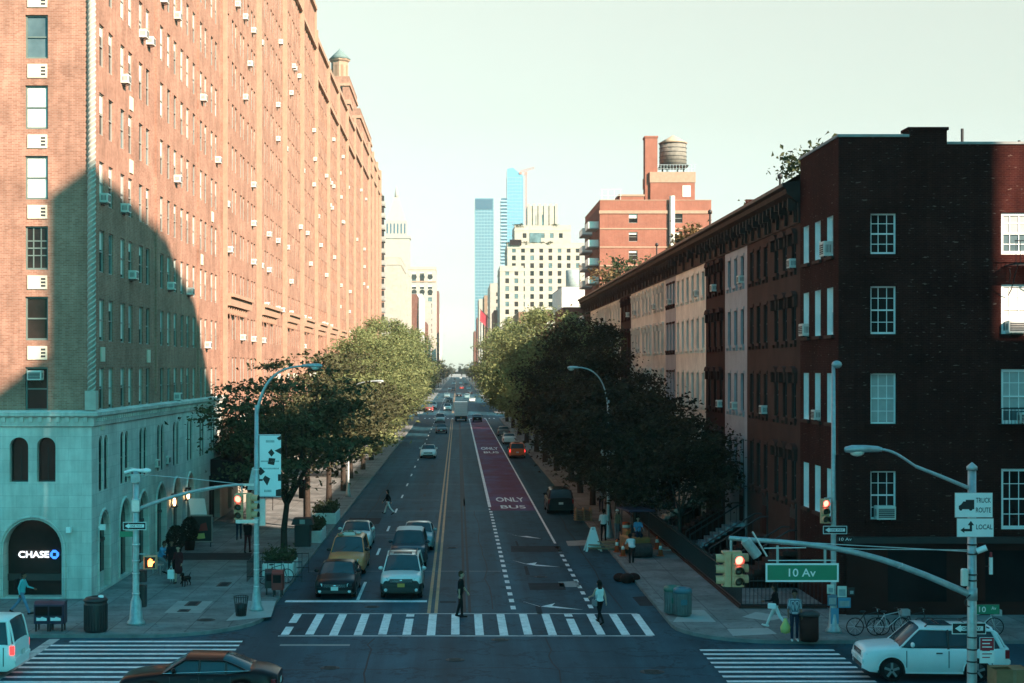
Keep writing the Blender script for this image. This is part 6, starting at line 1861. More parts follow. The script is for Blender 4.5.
    if sunroof:
        ym = s2+.35; z = H+.012; r.box(-.42, ym, z-.02, .42, ym+.75, z+.012, 'car_glass')
    if rack:
        for s in (-1, 1): r.tube([(s*W*.33, s2+.2, H-.03), (s*W*.33, s2+.3, H+.05), (s*W*.33, s3-.3, H+.03), (s*W*.33, s3-.1, H-.06)], .022, 'black_plastic', 6)
        for yy in (s2+.7, s3-.8): r.tube([(-W*.33, yy, H+.04), (W*.33, yy, H+.04)], .016, 'black_plastic', 5)
    r.build('roof', t)
    q = MB(); pm = paint
    for s in (0, 6):
        sg = 1 if s == 0 else -1
        def side(y, e=.008):
            rr2 = gring(y); a, c = Vector(rr2[s]), Vector(rr2[1 if s == 0 else 5]); a.x += sg*e; c.x += sg*e; return a, c
        edge = [side(y)[1] for y in gy]
        q.tube([Vector(v) for v in edge], .035, pm, 5)
        mids = [s2+(s3-s2)*.38] + ([s2+(s3-s2)*.76] if kind != 'sedan' else [s3+.1])
        for yy in mids: a, c = side(yy); q.tube([a, c], .04, 'black_plastic' if kind != 'van' else pm, 5)
        if kind in ('suv', 'minivan', 'van'):
            a, c = side(s3-.02); a2, c2 = side(s4-.12); q.tube([a2, c], .075, pm, 5)
        q.tube([side(s1+.04, .01)[0]+Vector((0, 0, .05)), side(s4-.05, .01)[0]+Vector((0, 0, .05))], .014, 'chrome' if kind == 'sedan' else 'black_plastic', 4)
    q.build('pillar', t)
    # wheels
    for c in wy:
        for s in (-1, 1):
            w = MB(); x = s*(hw0-.115)
            w.lathe([(wr*.66, -.10), (wr*.93, -.105), (wr, -.07), (wr, .07), (wr*.93, .105), (wr*.66, .10)], (0, 0, 0), 'rubber', 20, axis='x')
            o = w.build('wheel', t, (x, c, wr))
            k = MB(); k.lathe([(0, .108*s), (wr*.16, .108*s), (wr*.2, .102*s), (wr*.6, .102*s), (wr*.68, .107*s)], (0, 0, 0), 'black_plastic', 16, axis='x')
            for j in range(5):
                T = Matrix.Rotation(2*math.pi*j/5, 4, 'X'); k.box(.101*s, -.04, .03, .113*s, .04, wr*.66, 'rim_alloy', T)
            k.build('rim', o)
    yf = y0; yb = y0+L
    nz = p['nose']
    for s in (-1, 1):
        h = MB(); h.prism([(s*W*.30, yf+.03, nz-.16), (s*W*.455, yf+.15, nz-.13), (s*W*.475, yf+.42, nz-.02), (s*W*.42, yf+.20, nz-.0), (s*W*.30, yf+.05, nz-.04)] if s > 0 else [(s*W*.30, yf+.05, nz-.04), (s*W*.42, yf+.20, nz-.0), (s*W*.475, yf+.42, nz-.02), (s*W*.455, yf+.15, nz-.13), (s*W*.30, yf+.03, nz-.16)], (0, -.045, .015), 'head_lens'); h.build('headlight', t)
        h = MB(); h.lathe([(0, .02), (.07, .015), (.08, 0)][::-1], (s*W*.36, yf+.005, p['zb']+.16), 'head_lens', 10, axis='y'); h.build('fog_lamp', t)
        h = MB(); tz = top(yb-.1)-.1
        h.bbox(s*W*.30, yb-.16, tz-.28, s*W*.475, yb-.02, tz, 'tail_glow' if lit else 'tail_lens', .02) if s > 0 else h.bbox(s*W*.475, yb-.16, tz-.28, s*W*.30, yb-.02, tz, 'tail_glow' if lit else 'tail_lens', .02)
        h.build('taillight', t)
        h = MB(); h.ball((s*(hw0*.93+.10), s1+.38, p['belt']+.10), .12, paint if not taxi else 'black_plastic', 10, 6, (1.0, .55, .75)); h.tube([(s*hw0*.86, s1+.42, p['belt']+.04), (s*hw0*1.0, s1+.4, p['belt']+.07)], .025, 'black_plastic', 5); h.build('wing_mirror', t)
    gq = MB()
    gq.box(-W*.27, yf-.012, nz-.20, W*.27, yf+.06, nz-.05, 'black_plastic')
    for k in range(3): gq.box(-W*.26, yf-.022, nz-.185+.045*k, W*.26, yf-.0125, nz-.17+.045*k, 'chrome')
    gq.box(-W*.34, yf-.008, p['zb']+.10, W*.34, yf+.06, p['zb']+.24, 'black_plastic'); gq.ball((0, yf-.018, nz-.125), .07, 'chrome', 8, 5, (1, .2, .8)); gq.build('grille', t)
    zmid = (p['zb']+.27+nz-.22)/2
    for yy, sg in ((yf, -1), (yb, 1)):
        bq = MB(); bq.bbox(-W*.44, min(yy, yy+sg*.03)-(.04 if sg > 0 else 0), zmid-.07, W*.44, max(yy, yy+sg*.03)+(.04 if sg < 0 else 0), zmid+.06, lower or paint, .015)
        bq.build('bumper', t)
    for yy, sg, nm in ((yf-.042, -1, 'licence_plate'), (yb+.042, 1, 'licence_plate')):
        pl = MB(); z = zmid if sg < 0 else zmid+.14; pl.box(-.16, yy-.008, z-.08, .16, yy+.008, z+.08, plate_m); pl.build(nm, t)
    if detail:
        d = MB()
        for yy in (s2-.45, s2+(s3-s2)*.38, s3-.1 if kind != 'sedan' else s3+.25):
            for s in (-1, 1): d.box(s*half(yy)*.998-.005, yy-.013, p['zb']+.18, s*half(yy)*.998+.005, yy+.013, p['belt']-.1, 'black_plastic')
        for yy in (s2+(s3-s2)*.25, s2+(s3-s2)*.68):
            for s in (-1, 1): d.box(s*(half(yy)*.99+.02)-.015, yy-.1, p['belt']-.19, s*(half(yy)*.99+.02)+.015, yy+.1, p['belt']-.155, 'black_plastic' if paint != 'car_black' else 'chrome')
        d.build('door_trim', t)
        for c in wy:
            for s in (-1, 1): fl = MB(); fl.tube([(s*(half(c)*.985+.004), c+ra*math.cos(math.pi*k/12), max(p['zb'], wr+ra*math.sin(math.pi*k/12))) for k in range(13)], .022, 'black_plastic' if kind in ('suv',) and lower == 'black_plastic' else paint, 5); fl.build('wheel_arch', t)
        wq = MB(); 
        for s in (-.55, .1): wq.tube([(s, s1-.02, top(s1)+.03), (s+.5, s1+.30, top(s1)+(rh-top(s1))*.42)], .012, 'black_plastic', 4)
        wq.build('wiper', t)
        sq = MB()
        for s in (-.36, .36): sq.bbox(s-.22, s2+.35, .6, s+.22, s2+.5, H-.35, 'car_cabin', .05); sq.bbox(s-.12, s2+.36, H-.36, s+.12, s2+.46, H-.16, 'car_cabin', .03)
        sq.build('front_seats', t)
    if taxi:
        x = MB(); x.prism([(-.30, s2+.45, H), (.30, s2+.45, H), (.26, s2+.45, H+.15), (-.26, s2+.45, H+.15)], (0, .22, 0), 'plate_white'); x.build('roof_sign', t)
        x = MB(); x.prism([(-.42, s2+.9, H+.0), (.42, s2+.9, H+.0), (.03, s2+.9, H+.36), (-.03, s2+.9, H+.36)][:4], (0, .9, 0), 'sign_white') if False else x.box(-.3, s2+.75, H, .3, s2+1.7, H+.05, 'black_plastic'); x.build('advert_rack', t)
    if clutter:
        x = MB(); rr3 = random.Random(3)
        for k in range(5):
            x = MB(); x.ball((rr3.uniform(-.5, .5), rr3.uniform(s2+.3, s3-.2), H+.05), .12, rr3.choice(['bin_blue', 'cloth_tan', 'plate_white']), 8, 5, (1.4, 1.4, .6)); x.build('roof_bag', t)
    return t

def onroad(px, py, z=0): return at(px, py, z)
def place_car(kind, label, paint, px, py, rz, front=True, **k):
    """px, py: where the middle of the bumper nearest the viewer meets the road"""
    x, y = at(px, py); L = CARS[kind]['L']
    return car(kind, label, paint, (x, y+L/2), rz, **k)
# waiting at the stop line, facing the viewer (nose at -Y)
place_car('sedan', 'black sedan waiting at the stop line ahead of the yellow taxi', 'car_black', 334.5, 600, 0, sunroof=False)
place_car('minivan', 'golden yellow taxi minivan behind the black sedan, items on its roof', 'car_taxi', 346, 576, 0, taxi=True, clutter=True, cat='taxi', name='taxi')
place_car('sedan', 'pale blue-grey car behind the yellow taxi minivan', 'car_silver', 354.5, 551, 0, roof='car_teal')
place_car('suv', 'silver white off-roader with dark lower bumper waiting at the stop line', 'car_silver', 401, 600.5, 0, lower='black_plastic', plate_m='plate_orange', rack=True, sunroof=True, cat='suv')
place_car('suv', 'blue-grey SUV with pale roof behind the silver off-roader', 'car_blue', 408, 569, 0, roof='plate_white', plate_m='plate_orange')
place_car('sedan', 'teal-grey car half hidden behind the pale-roofed SUV', 'car_teal', 417.5, 552, 0, roof='car_silver')
# on the avenue, nose to the left: local -Y -> -X
x, y = -7.95, 46.6; car('sedan', 'dark maroon sedan crossing the bank-side zebra stripes', 'car_maroon', (x, y), R(-90), lit=False)
car('van', 'white van with red tail lamp leaving past the mail boxes', 'car_white', (-17.15, 50.5), R(-90), lit=True, lower='car_white', cat='van', name='van')
car('suv', 'white SUV with sunroof on the avenue behind the truck route pole', 'car_white', (15.75, 50.05), R(-93), lit=False, lower='car_white', sunroof=True, rack=True, cat='suv')
# mid distance, seen from behind or in front
def rear_car(kind, label, paint, px, py, **k):
    x, y = at(px, py); return car(kind, label, paint, (x, y+CARS[kind]['L']/2), R(180), **k)
place_car('sedan', 'white sedan driving toward the crossing alone in the dashed lane', 'car_white', 428, 458.5, 0)
place_car('sedan', 'grey sedan coming on behind the lone white sedan', 'car_grey', 441.3, 433.5, 0, lower='tail_lens')
place_car('minivan', 'silver car following the grey sedan, bank-side lane', 'car_silver', 440, 423, 0)
rear_car('suv', 'black SUV parked at the row-house kerb with orange load on its flank', 'car_black', 561, 515, lit=False, cat='suv')
rear_car('minivan', 'orange taxi parked on the row-house side with glowing tail lamp', 'car_orange', 517.5, 458.5, taxi=True, lit=True, cat='taxi', name='taxi')
rear_car('sedan', 'pale car parked beyond the orange taxi on the row-house side', 'car_silver', 509.5, 444.5)
rear_car('sedan', 'dark pale-roofed car parked second beyond the orange taxi', 'car_grey', 504.0, 436.5, roof='plate_white')
rear_car('sedan', 'cream-roofed car in the bus lane beside the white lorry', 'car_black', 477.5, 422, roof='plate_white')
def lorry():
    x, y = at(461, 421.5)
    t = thing('box_truck', 'white box lorry seen from behind in the middle of the far street', 'lorry', (x, y, 0), 0)
    b = MB(); b.bbox(-1.25, 0, 1.05, 1.25, 6.2, 3.75, 'car_white', .04); b.build('cargo_box', t)
    b = MB(); b.box(-1.2, -.02, 1.1, 1.2, -.003, 3.6, 'car_white')
    for k in range(5): b.box(-1.2, -.03, 1.5+.45*k, 1.2, -.021, 1.53+.45*k, 'ac_shell')
    b.build('roller_door', t)
    b = MB(); b.box(-1.15, .05, .5, 1.15, 8.4, .95, 'black_plastic'); b.box(-1.2, -.1, .55, 1.2, .05, .9, 'black_plastic'); b.build('chassis', t)
    b = MB(); b.bbox(-1.05, 6.4, .6, 1.05, 8.6, 2.5, 'car_white', .15); b.build('cab', t)
    for yy in (1.4, 7.5):
        for s in (-1, 1): b = MB(); b.lathe([(.2, -.15), (.5, -.15), (.5, .15), (.2, .15)], (s*.95, yy, .5), 'rubber', 16, axis='x'); b.build('wheel', t)
    for s in (-1, 1): b = MB(); b.box(s*1.1-.12, -.13, .62, s*1.1+.12, -.101, .82, 'tail_lens'); b.build('taillight', t)
    b = MB(); b.box(-.18, -.13, .6, .18, -.101, .78, 'plate_orange'); b.build('licence_plate', t)
lorry()
# the far traffic: small in the picture, copies of three simple cars
def far_cars():
    protos = []
    for kind, paint, roof in (('sedan', 'car_silver', None), ('suv', 'car_white', 'car_white'), ('sedan', 'car_black', None), ('minivan', 'car_teal', None), ('suv', 'car_red', None), ('minivan', 'car_white', 'car_white')):
        protos.append((kind, paint, roof))
    spots = [(0, 433, 409, 'pale van-like car waiting at the far crossing, parking-side lane', 1), (2, 421.5, 411.5, 'dark car crossing on the far avenue near the plane trees', 2), (4, 429, 412, 'dark red car crossing on the far avenue near the plane trees', 4), (0, 447.5, 410.5, None, 5),
             (0, 449.5, 402.5, None, 2), (180, 467, 398.5, None, 3), (180, 459, 397, None, 2), (0, 447, 397.5, None, 3), (180, 468.5, 390, None, 1), (0, 453.5, 391.5, None, 4), (180, 461.5, 389.5, None, 4), (0, 450, 390, None, 0),
             (180, 466, 385, None, 2), (180, 460.5, 384, None, 0), (0, 454, 384.5, None, 5), (180, 464, 381, None, 3), (0, 454.8, 380, None, 2), (180, 460.6, 378.6, None, 1), (180, 472, 402, None, 0), (180, 470, 394.5, None, 2)]
    done = {}
    for rz, px, py, lab, k in spots:
        kind, paint, roof = protos[k]; x, y = at(px, py); lab2 = lab or 'small car in the distant traffic beyond the far avenue'
        g = None if lab else 'distant traffic'
        if 'avenue at left' in lab2: rz = 90; y = 322 + (5 if k == 4 else 0)
        if k in done:
            o = dup(done[k], (x, y, 0), R(rz), lab2, g)
            if not g and 'group' in o: del o['group']
        else: done[k] = car(kind, lab2, paint, (x, y), R(rz), roof=roof, detail=False, group=g)
far_cars()
# ------------------------------------------------------------------ people and dogs: one continuous body each
mat('skin_light', (.48, .29, .21), .6, var=.05); mat('skin_brown', (.20, .10, .065), .6, var=.05); mat('eye_dark', (.01, .008, .007), .3, var=0); mat('lip', (.30, .12, .10), .5, var=0)
for n_, c_ in (('cloth_black', (.012, .011, .012)), ('cloth_navy', (.02, .028, .05)), ('cloth_white', (.70, .70, .68)), ('cloth_blue', (.10, .30, .48)), ('cloth_jeans', (.13, .22, .32)), ('cloth_maroon', (.07, .015, .018)), ('cloth_grey', (.2, .2, .21)), ('cloth_teal', (.10, .42, .46)), ('hair_dark', (.02, .012, .01)), ('hair_brown', (.06, .035, .02)), ('shoe_white', (.7, .7, .68)), ('shoe_dark', (.015, .013, .012)), ('cloth_tan', (.3, .22, .14)), ('cloth_orange', (.5, .12, .03))):
    mat(n_, c_, .85, var=.12, scale=6)
def plaid():
    m, nt, b = _new('cloth_plaid'); co = nt.nodes.new('ShaderNodeTexCoord').outputs['Object']
    w1 = N(nt, 'ShaderNodeTexWave', Scale=9.0); w1.bands_direction = 'Z'; w2 = N(nt, 'ShaderNodeTexWave', Scale=9.0); w2.bands_direction = 'X'
    for q in (w1, w2): nt.links.new(co, q.inputs['Vector'])
    a = ramp(nt, w1.outputs['Fac'], [(.45, (.06, .10, .15)), (.55, (.62, .66, .66))]); c = ramp(nt, w2.outputs['Fac'], [(.45, (.25, .3, .35)), (.55, (1, 1, 1))])
    nt.links.new(mixcol(nt, 1.0, a, c, 'MULTIPLY'), b.inputs['Base Color']); b.inputs['Roughness'].default_value = .85; MATS['cloth_plaid'] = m
plaid()

def caps_mesh(caps, voxel, name, spots=()):
    """union of tapered capsules as one continuous skin; faces take the material of the nearest capsule"""
    b = MB()
    for p0, p1, r0, r1, m in caps:
        p0, p1 = Vector(p0), Vector(p1); d = p1-p0; L = d.length
        ax = d.normalized() if L > 1e-6 else Vector((0, 0, 1))
        path = []; rad = []
        for k in range(1, 5): a = math.pi/2*(1-k/4.0); path.append(p0-ax*r0*math.sin(a)); rad.append(max(.002, r0*math.cos(a)))
        for k in range(0, 4): a = math.pi/2*k/4.0; path.append(p1+ax*r1*math.sin(a)); rad.append(max(.002, r1*math.cos(a)))
        b.tube(path, rad, 'iron', 10)
    me = b.mesh('tmp'); o = bpy.data.objects.new('tmp', me); COL.objects.link(o)
    # close the tube ends into the same shells
    bm = bmesh.new(); bm.from_mesh(me); bmesh.ops.remove_doubles(bm, verts=bm.verts, dist=1e-5); bm.to_mesh(me); bm.free()
    r = o.modifiers.new('r', 'REMESH'); r.mode = 'VOXEL'; r.voxel_size = voxel; r.use_smooth_shade = True
    s = o.modifiers.new('s', 'SMOOTH'); s.factor = .5; s.iterations = 2
    dg = bpy.context.evaluated_depsgraph_get()
    out = bpy.data.meshes.new_from_object(o.evaluated_get(dg)); out.name = name
    bpy.data.objects.remove(o); bpy.data.meshes.remove(me)
    n = len(out.polygons); cen = np.empty(n*3); out.polygons.foreach_get('center', cen); cen = cen.reshape(n, 3)
    best = np.full(n, 1e9); idx = np.zeros(n, int); names = []
    for p0, p1, r0, r1, m in caps:
        if m not in names: names.append(m)
        a = np.array(p0); d = np.array(p1)-a; L2 = max(1e-9, d@d)
        t = np.clip(((cen-a)@d)/L2, 0, 1); dist = np.linalg.norm(cen-(a+t[:, None]*d), axis=1) - (r0+(r1-r0)*t)
        k = dist < best; best[k] = dist[k]; idx[k] = names.index(m)
    for c, rr, m in spots:
        if m not in names: names.append(m)
        idx[np.linalg.norm(cen-np.array(c), axis=1) < rr] = names.index(m)
    out.materials.clear()
    for m in names: out.materials.append(MATS[m])
    out.polygons.foreach_set('material_index', idx.astype(np.int32)); out.polygons.foreach_set('use_smooth', np.ones(n, bool)); out.update()
    return out

def person(label, loc, heading, H=1.75, skin='skin_light', top='cloth_white', sleeve='short', bottom='cloth_black', shoe='shoe_dark', hair='hair_dark', hairlen=.0,
           legs=((22, 5), (-18, 25)), arms=((-20, 15, 8), (22, 20, 8)), lean=3, sit=False, headturn=0, nod=0, vox=.013, z=0.0, shorts=False, skirt=False, female=False, group=None, yaw_up=0, cap=None):
    """heading: world angle (deg) the figure faces; local +X forward, +Y its left.
    legs: (thigh forward, knee bend) right, left;  arms: (forward, elbow bend, outward) right, left"""
    k = H/1.75; caps = []; S = lambda *v: tuple(q*k for q in v)
    pel = Vector((0, 0, .93))
    sw = .165 if female else .185; hp = .085
    l = R(lean)
    up = Vector((math.sin(l), 0, math.cos(l)))
    chest = pel + up*.40; neck = pel + up*.53
    pos = {}
    low = 9
    for i, sgn in enumerate((-1, 1)):
        a, kb = legs[i]; hip = pel + Vector((0, sgn*hp, -.02))
        th = Vector((math.sin(R(a)), sgn*.03, -math.cos(R(a)))); knee = hip + th*.43
        sh = Vector((math.sin(R(a-kb)), 0, -math.cos(R(a-kb)))); ank = knee + sh*.42
        f = a-kb
        toe_dir = Vector((math.cos(R(f*.6)), sgn*.08, math.sin(R(f*.6)) if f > 0 else math.sin(R(f))*1.0))
        heel = ank + Vector((-.05, 0, -.055)); toe = ank + toe_dir*.19 + Vector((0, 0, -.06))
        pos[i] = (hip, knee, ank, heel, toe); low = min(low, heel.z-.03, toe.z-.025, ank.z-.08)
    def add(p, q, r0, r1, m): caps.append((tuple(Vector(p)*k), tuple(Vector(q)*k), r0*k, r1*k, m))
    for i in (0, 1):
        hip, knee, ank, heel, toe = pos[i]
        add(hip, knee, .088, .062, bottom)
        low_m = skin if (shorts or skirt) else bottom
        add(knee, knee+(ank-knee)*.35, .058, .060, low_m); add(knee+(ank-knee)*.3, ank, .058, .042 if low_m == skin else .05, low_m)
        add(heel, toe, .042, .034, shoe); add(ank, heel, .042, .042, shoe)
    add(pel+Vector((0, -.07, .0)), pel+Vector((0, .07, .0)), .115, .115, bottom)
    if skirt: add(pel, pel+Vector((0, 0, -.32)), .15, .2, bottom)
    for s in (-1, 1): add(pel+up*.10+Vector((0, s*.055, 0)), chest+Vector((0, s*.075, 0)), .105, .115, top)
    add(pel+Vector((0, -.06, .03)), pel+Vector((0, .06, .03)), .122, .122, top)
    add(chest+Vector((0, -sw+.06, .06)), chest+Vector((0, sw-.06, .06)), .085, .085, top)
    if female: [add(chest+Vector((.07, s*.07, -.02)), chest+Vector((.075, s*.07, -.03)), .065, .06, top) for s in (-1, 1)]
    add(neck-up*.05, neck+up*.07, .056, .05, skin)
    ht = R(headturn); nd = R(nod+lean*.5); hd = Vector((math.cos(ht)*math.cos(nd), math.sin(ht)*math.cos(nd), -math.sin(nd)))
    left = Vector((-math.sin(ht), math.cos(ht), 0)); hu = hd.cross(left); hu = -hu if hu.z < 0 else hu
    hc = neck + up*.06 + hu*.115 + hd*.02
    add(hc+hu*.03-hd*.015, hc+hu*.03-hd*.02, .098, .096, skin); add(hc-hu*.035+hd*.025, hc-hu*.065+hd*.035, .07, .05, skin)
    add(hc+hd*.085+hu*.012, hc+hd*.105-hu*.022, .012, .017, skin)
    for s in (-1, 1): add(hc+left*s*.088+hu*.01, hc+left*s*.092-hu*.02, .016, .012, skin)
    spots = [(tuple((hc+hd*.085+left*s*.034+hu*.018)*k), .016*k, 'eye_dark') for s in (-1, 1)] + [(tuple((hc+hd*.085-hu*.058)*k), .02*k, 'lip')]
    hands = []
    for i, sgn in enumerate((-1, 1)):
        a, eb, out = arms[i]; sh = chest + Vector((0, sgn*sw, .06))
        d1 = Vector((math.sin(R(a)), sgn*math.sin(R(out)), -math.cos(R(a))*math.cos(R(out)))).normalized(); el = sh + d1*.28
        d2 = Vector((math.sin(R(a+eb)), sgn*math.sin(R(out))*.4, -math.cos(R(a+eb)))).normalized(); wr = el + d2*.25
        add(sh, el, .055, .045, top if sleeve != 'none' else skin)
        if sleeve == 'short': add(sh+d1*.16, el, .043, .040, skin)
        add(el, wr, .042, .028, top if sleeve == 'long' else skin)
        pn = d2.cross(Vector((0, 1, 0))).normalized(); sd = d2.cross(pn).normalized()
        pm = wr + d2*.045
        add(wr, pm+d2*.03, .026, .03, skin); add(pm+pn*.018, pm-pn*.018, .026, .026, skin)
        for f, (o_, ln) in enumerate(((-.030, .060), (-.010, .072), (.010, .068), (.028, .052))):
            b0 = pm + d2*.045 + pn*o_; b1 = b0 + d2*ln*.55 + sd*.008*sgn; b2 = b1 + (d2*.8+sd*.6*sgn).normalized()*ln*.5
            add(b0, b1, .0095, .009, skin); add(b1, b2, .009, .008, skin)
        t0 = pm - pn*.025; add(t0, t0 - pn*.035 + d2*.035, .012, .010, skin); add(t0 - pn*.035 + d2*.035, t0 - pn*.035 + d2*.062, .010, .009, skin)
        hands.append(pm+d2*.05)
    t = thing('person', label, 'person', (loc[0], loc[1], z - (low*k if not sit else 0)), R(heading), group=group)
    me = caps_mesh(caps, vox, 'body', spots); o = bpy.data.objects.new('body', me); COL.objects.link(o); o.parent = t
    hb = []
    def hadd(p, q, r0, r1): hb.append((tuple(Vector(p)*k), tuple(Vector(q)*k), r0*k, r1*k, cap or hair))
    hadd(hc+hu*.05-hd*.025, hc+hu*.055-hd*.03, .104, .104); hadd(hc-hd*.05+hu*.02, hc-hd*.06-hu*.03, .08, .07)
    if hairlen: 
        for s in (-.05, 0, .05): hadd(hc-hd*.06+left*s, hc-hd*.085+left*s*1.2-hu*hairlen, .06, .035)
    if cap: hadd(hc+hu*.075+hd*.02, hc+hu*.06+hd*.13, .05, .03)
    hm = caps_mesh(hb, vox, 'hair'); q = bpy.data.objects.new('cap' if cap else 'hair', hm); COL.objects.link(q); q.parent = t
    # keep the face clear
    bm = bmesh.new(); bm.from_mesh(hm)
    fc = (hc+hd*.1-hu*.02)*k
    bmesh.ops.delete(bm, geom=[v for v in bm.verts if (v.co-fc).length < .085*k and not cap], context='VERTS'); bm.to_mesh(hm); bm.free()
    return t, [Vector(h)*k for h in hands], (hc*k), low*k

def held(name, label, cat, owner, local, build):
    p, hands, hc, low = owner
    w = Matrix.Translation(p.location) @ Matrix.Rotation(p.rotation_euler.z, 4, 'Z')
    b = MB(); build(b); o = b.build(name, None, w @ Vector(local), p.rotation_euler.z); tag(o, label, cat); return o

def G(px, py, z=0.0): return at(px, py, z)
# crossing 23rd street on the zebra
p = person('man in dark clothes standing on the crosswalk near the yellow centre line', G(460.5, 617.5), -8, 1.84, 'skin_light', 'cloth_black', 'short', 'cloth_black', legs=((8, 6), (-6, 8)), arms=((-8, 10, 6), (14, 22, 6)), hair='hair_brown', lean=2, vox=.012)
p = person('woman in white top and black trousers walking at the crosswalk end nearest the street works', G(599.5, 624), 115, 1.72, 'skin_light', 'cloth_white', 'none', 'cloth_black', legs=((20, 3), (-20, 22)), arms=((-22, 12, 10), (26, 45, 10)), hair='hair_dark', hairlen=.2, female=True, lean=2, vox=.012)
held('shoulder_bag', 'grey shoulder bag on the woman in white', 'bag', p, (.02, .22, .85), lambda b: (b.bbox(-.15, -.05, -.12, .15, .05, .12, 'cloth_grey', .02), b.tube([(-.13, 0, .1), (-.05, -.12, .45), (.13, 0, .1)], .012, 'cloth_grey', 5)))
p = person('pedestrian in dark top and pale trousers crossing mid-street with a bag', G(388, 514.5), 160, 1.72, 'skin_light', 'cloth_black', 'long', 'cloth_white', 'shoe_dark', legs=((24, 4), (-24, 20)), arms=((-24, 15, 8), (20, 20, 8)), female=True, hairlen=.12)
held('tote_bag', 'black tote bag carried by the mid-street pedestrian', 'bag', p, (.12, -.26, .62), lambda b: (b.bbox(-.15, -.04, -.15, .15, .04, .13, 'cloth_black', .02), b.tube([(-.1, 0, .12), (0, 0, .3), (.1, 0, .12)], .01, 'cloth_black', 4)))
# bank corner
p = person('pedestrian in jeans and grey top striding past the bank arch', G(22, 615, .15), -5, 1.76, 'skin_brown', 'cloth_teal', 'long', 'cloth_jeans', legs=((26, 4), (-26, 18)), arms=((-20, 30, 8), (24, 50, 8)), z=.15, lean=6)
held('backpack', 'black backpack worn by the pedestrian at the bank arch', 'backpack', p, (-.2, 0, 1.28), lambda b: b.bbox(-.10, -.16, -.24, .09, .16, .22, 'cloth_black', .05))
p = person('dog walker in dark maroon coat seen from the front on the bank sidewalk', G(178.5, 584, .15), -100, 1.74, 'skin_light', 'cloth_maroon', 'long', 'cloth_maroon', 'shoe_dark', legs=((10, 3), (-8, 10)), arms=((12, 45, 10), (6, 40, 12)), female=True, hairlen=.1, z=.15, skirt=True)
held('pale_bag', 'pale shopping bag held at the dog walker\'s side', 'bag', p, (.12, -.32, .42), lambda b: (b.bbox(-.1, -.16, -.22, .1, .16, .2, 'canvas', .03), b.tube([(0, -.1, .2), (0, 0, .38), (0, .1, .2)], .01, 'canvas', 4)))
p = person('pedestrian in black clothes beside the dog walker', G(171.5, 578, .15), -80, 1.78, 'skin_brown', 'cloth_black', 'long', 'cloth_black', legs=((12, 3), (-14, 12)), arms=((-10, 10, 8), (14, 20, 8)), z=.15)
p = person('seated figure in light blue shirt leaning at the shop arches', G(160, 574, .15), -20, 1.74, 'skin_brown', 'cloth_blue', 'long', 'cloth_grey', legs=((60, 75), (50, 70)), arms=((30, 50, 8), (35, 45, 8)), lean=22, z=.15)
def chair_for(px, py):
    x, y = at(px, py, .15); t = thing('metal_chair', 'small pale metal chair under the figure in light blue', 'chair', (x-.05, y, .15), R(-20)); b = MB(); b.box(-.25, -.22, .44, .22, .22, .47, 'alu'); b.build('seat', t)
    for sx in (-.22, .19):
        for sy in (-.2, .2): b = MB(); b.tube([(sx, sy, 0), (sx, sy, .44)], .015, 'alu', 5); b.build('leg', t)
    b = MB(); b.tube([(-.24, -.2, .46), (-.3, -.2, .85), (-.3, .2, .85), (-.24, .2, .46)], .015, 'alu', 5); b.build('backrest', t)
chair_for(160, 574)
p = person('man in teal shirt walking away beyond the banner lamp post', G(239, 540, .15), 95, 1.78, 'skin_brown', 'cloth_teal', 'short', 'cloth_navy', legs=((14, 3), (-14, 14)), z=.15)
p = person('person in black standing just behind the banner lamp post', G(247.5, 553, .15), 80, 1.8, 'skin_brown', 'cloth_black', 'long', 'cloth_maroon', legs=((8, 2), (-6, 8)), z=.15)
# the far right corner
p = person('woman in dark top and white trousers stepping out at the dark house corner', G(775.5, 629, .15), 160, 1.72, 'skin_brown', 'cloth_black', 'long', 'cloth_white', 'shoe_white', legs=((26, 3), (-24, 16)), arms=((-18, 15, 8), (24, 60, 8)), female=True, hairlen=.15, z=.15)
held('white_bag', 'white bag at the hip of the woman in white trousers', 'bag', p, (.1, .25, .92), lambda b: b.bbox(-.16, -.05, -.1, .16, .05, .1, 'canvas', .03))
p = person('man in plaid shirt and dark trousers holding a yellow bag at the kerb', G(794.5, 641, .15), -95, 1.84, 'skin_brown', 'cloth_plaid', 'short', 'cloth_navy', 'shoe_white', legs=((6, 2), (-3, 4)), arms=((8, 20, 8), (4, 15, 8)), z=.15, vox=.012)
held('yellow_bag', 'yellow plastic bag hanging from the plaid-shirted man\'s hand', 'bag', p, (.05, -.34, .48), lambda b: (b.lathe([(.0, -.26), (.17, -.2), (.19, .0), (.09, .2), (.05, .32)], (0, 0, 0), 'bag_yellow', 12)))
# street works crew
person('worker in white T-shirt seen from behind by the slender lamp post', G(603.5, 541, .15), 75, 1.80, 'skin_brown', 'cloth_white', 'short', 'cloth_black', legs=((6, 2), (-4, 4)), arms=((10, 30, 10), (-8, 10, 10)), z=.15)
person('worker in tan vest with raised arm beside the lamp post', G(617, 540, .15), -70, 1.76, 'skin_light', 'cloth_tan', 'short', 'cloth_grey', legs=((6, 2), (-4, 4)), arms=((70, 80, 20), (10, 20, 8)), z=.15, cap='cloth_white')
person('bending worker in white shirt with dark braces before the orange roller', G(632, 566, .0), 95, 1.78, 'skin_brown', 'cloth_white', 'short', 'cloth_black', legs=((25, 20), (15, 22)), arms=((40, 10, 8), (45, 15, 8)), lean=48, z=.0)
def driver():
    x, y = at(641, 559, .15)
    p = person('worker in pale blue shirt sitting up on the road roller', (x, y+1.35), -88, 1.76, 'skin_light', 'cloth_blue', 'short', 'cloth_navy', legs=((82, 80), (82, 80)), arms=((35, 40, 8), (35, 40, 8)), sit=True, z=.15+.36)
driver()
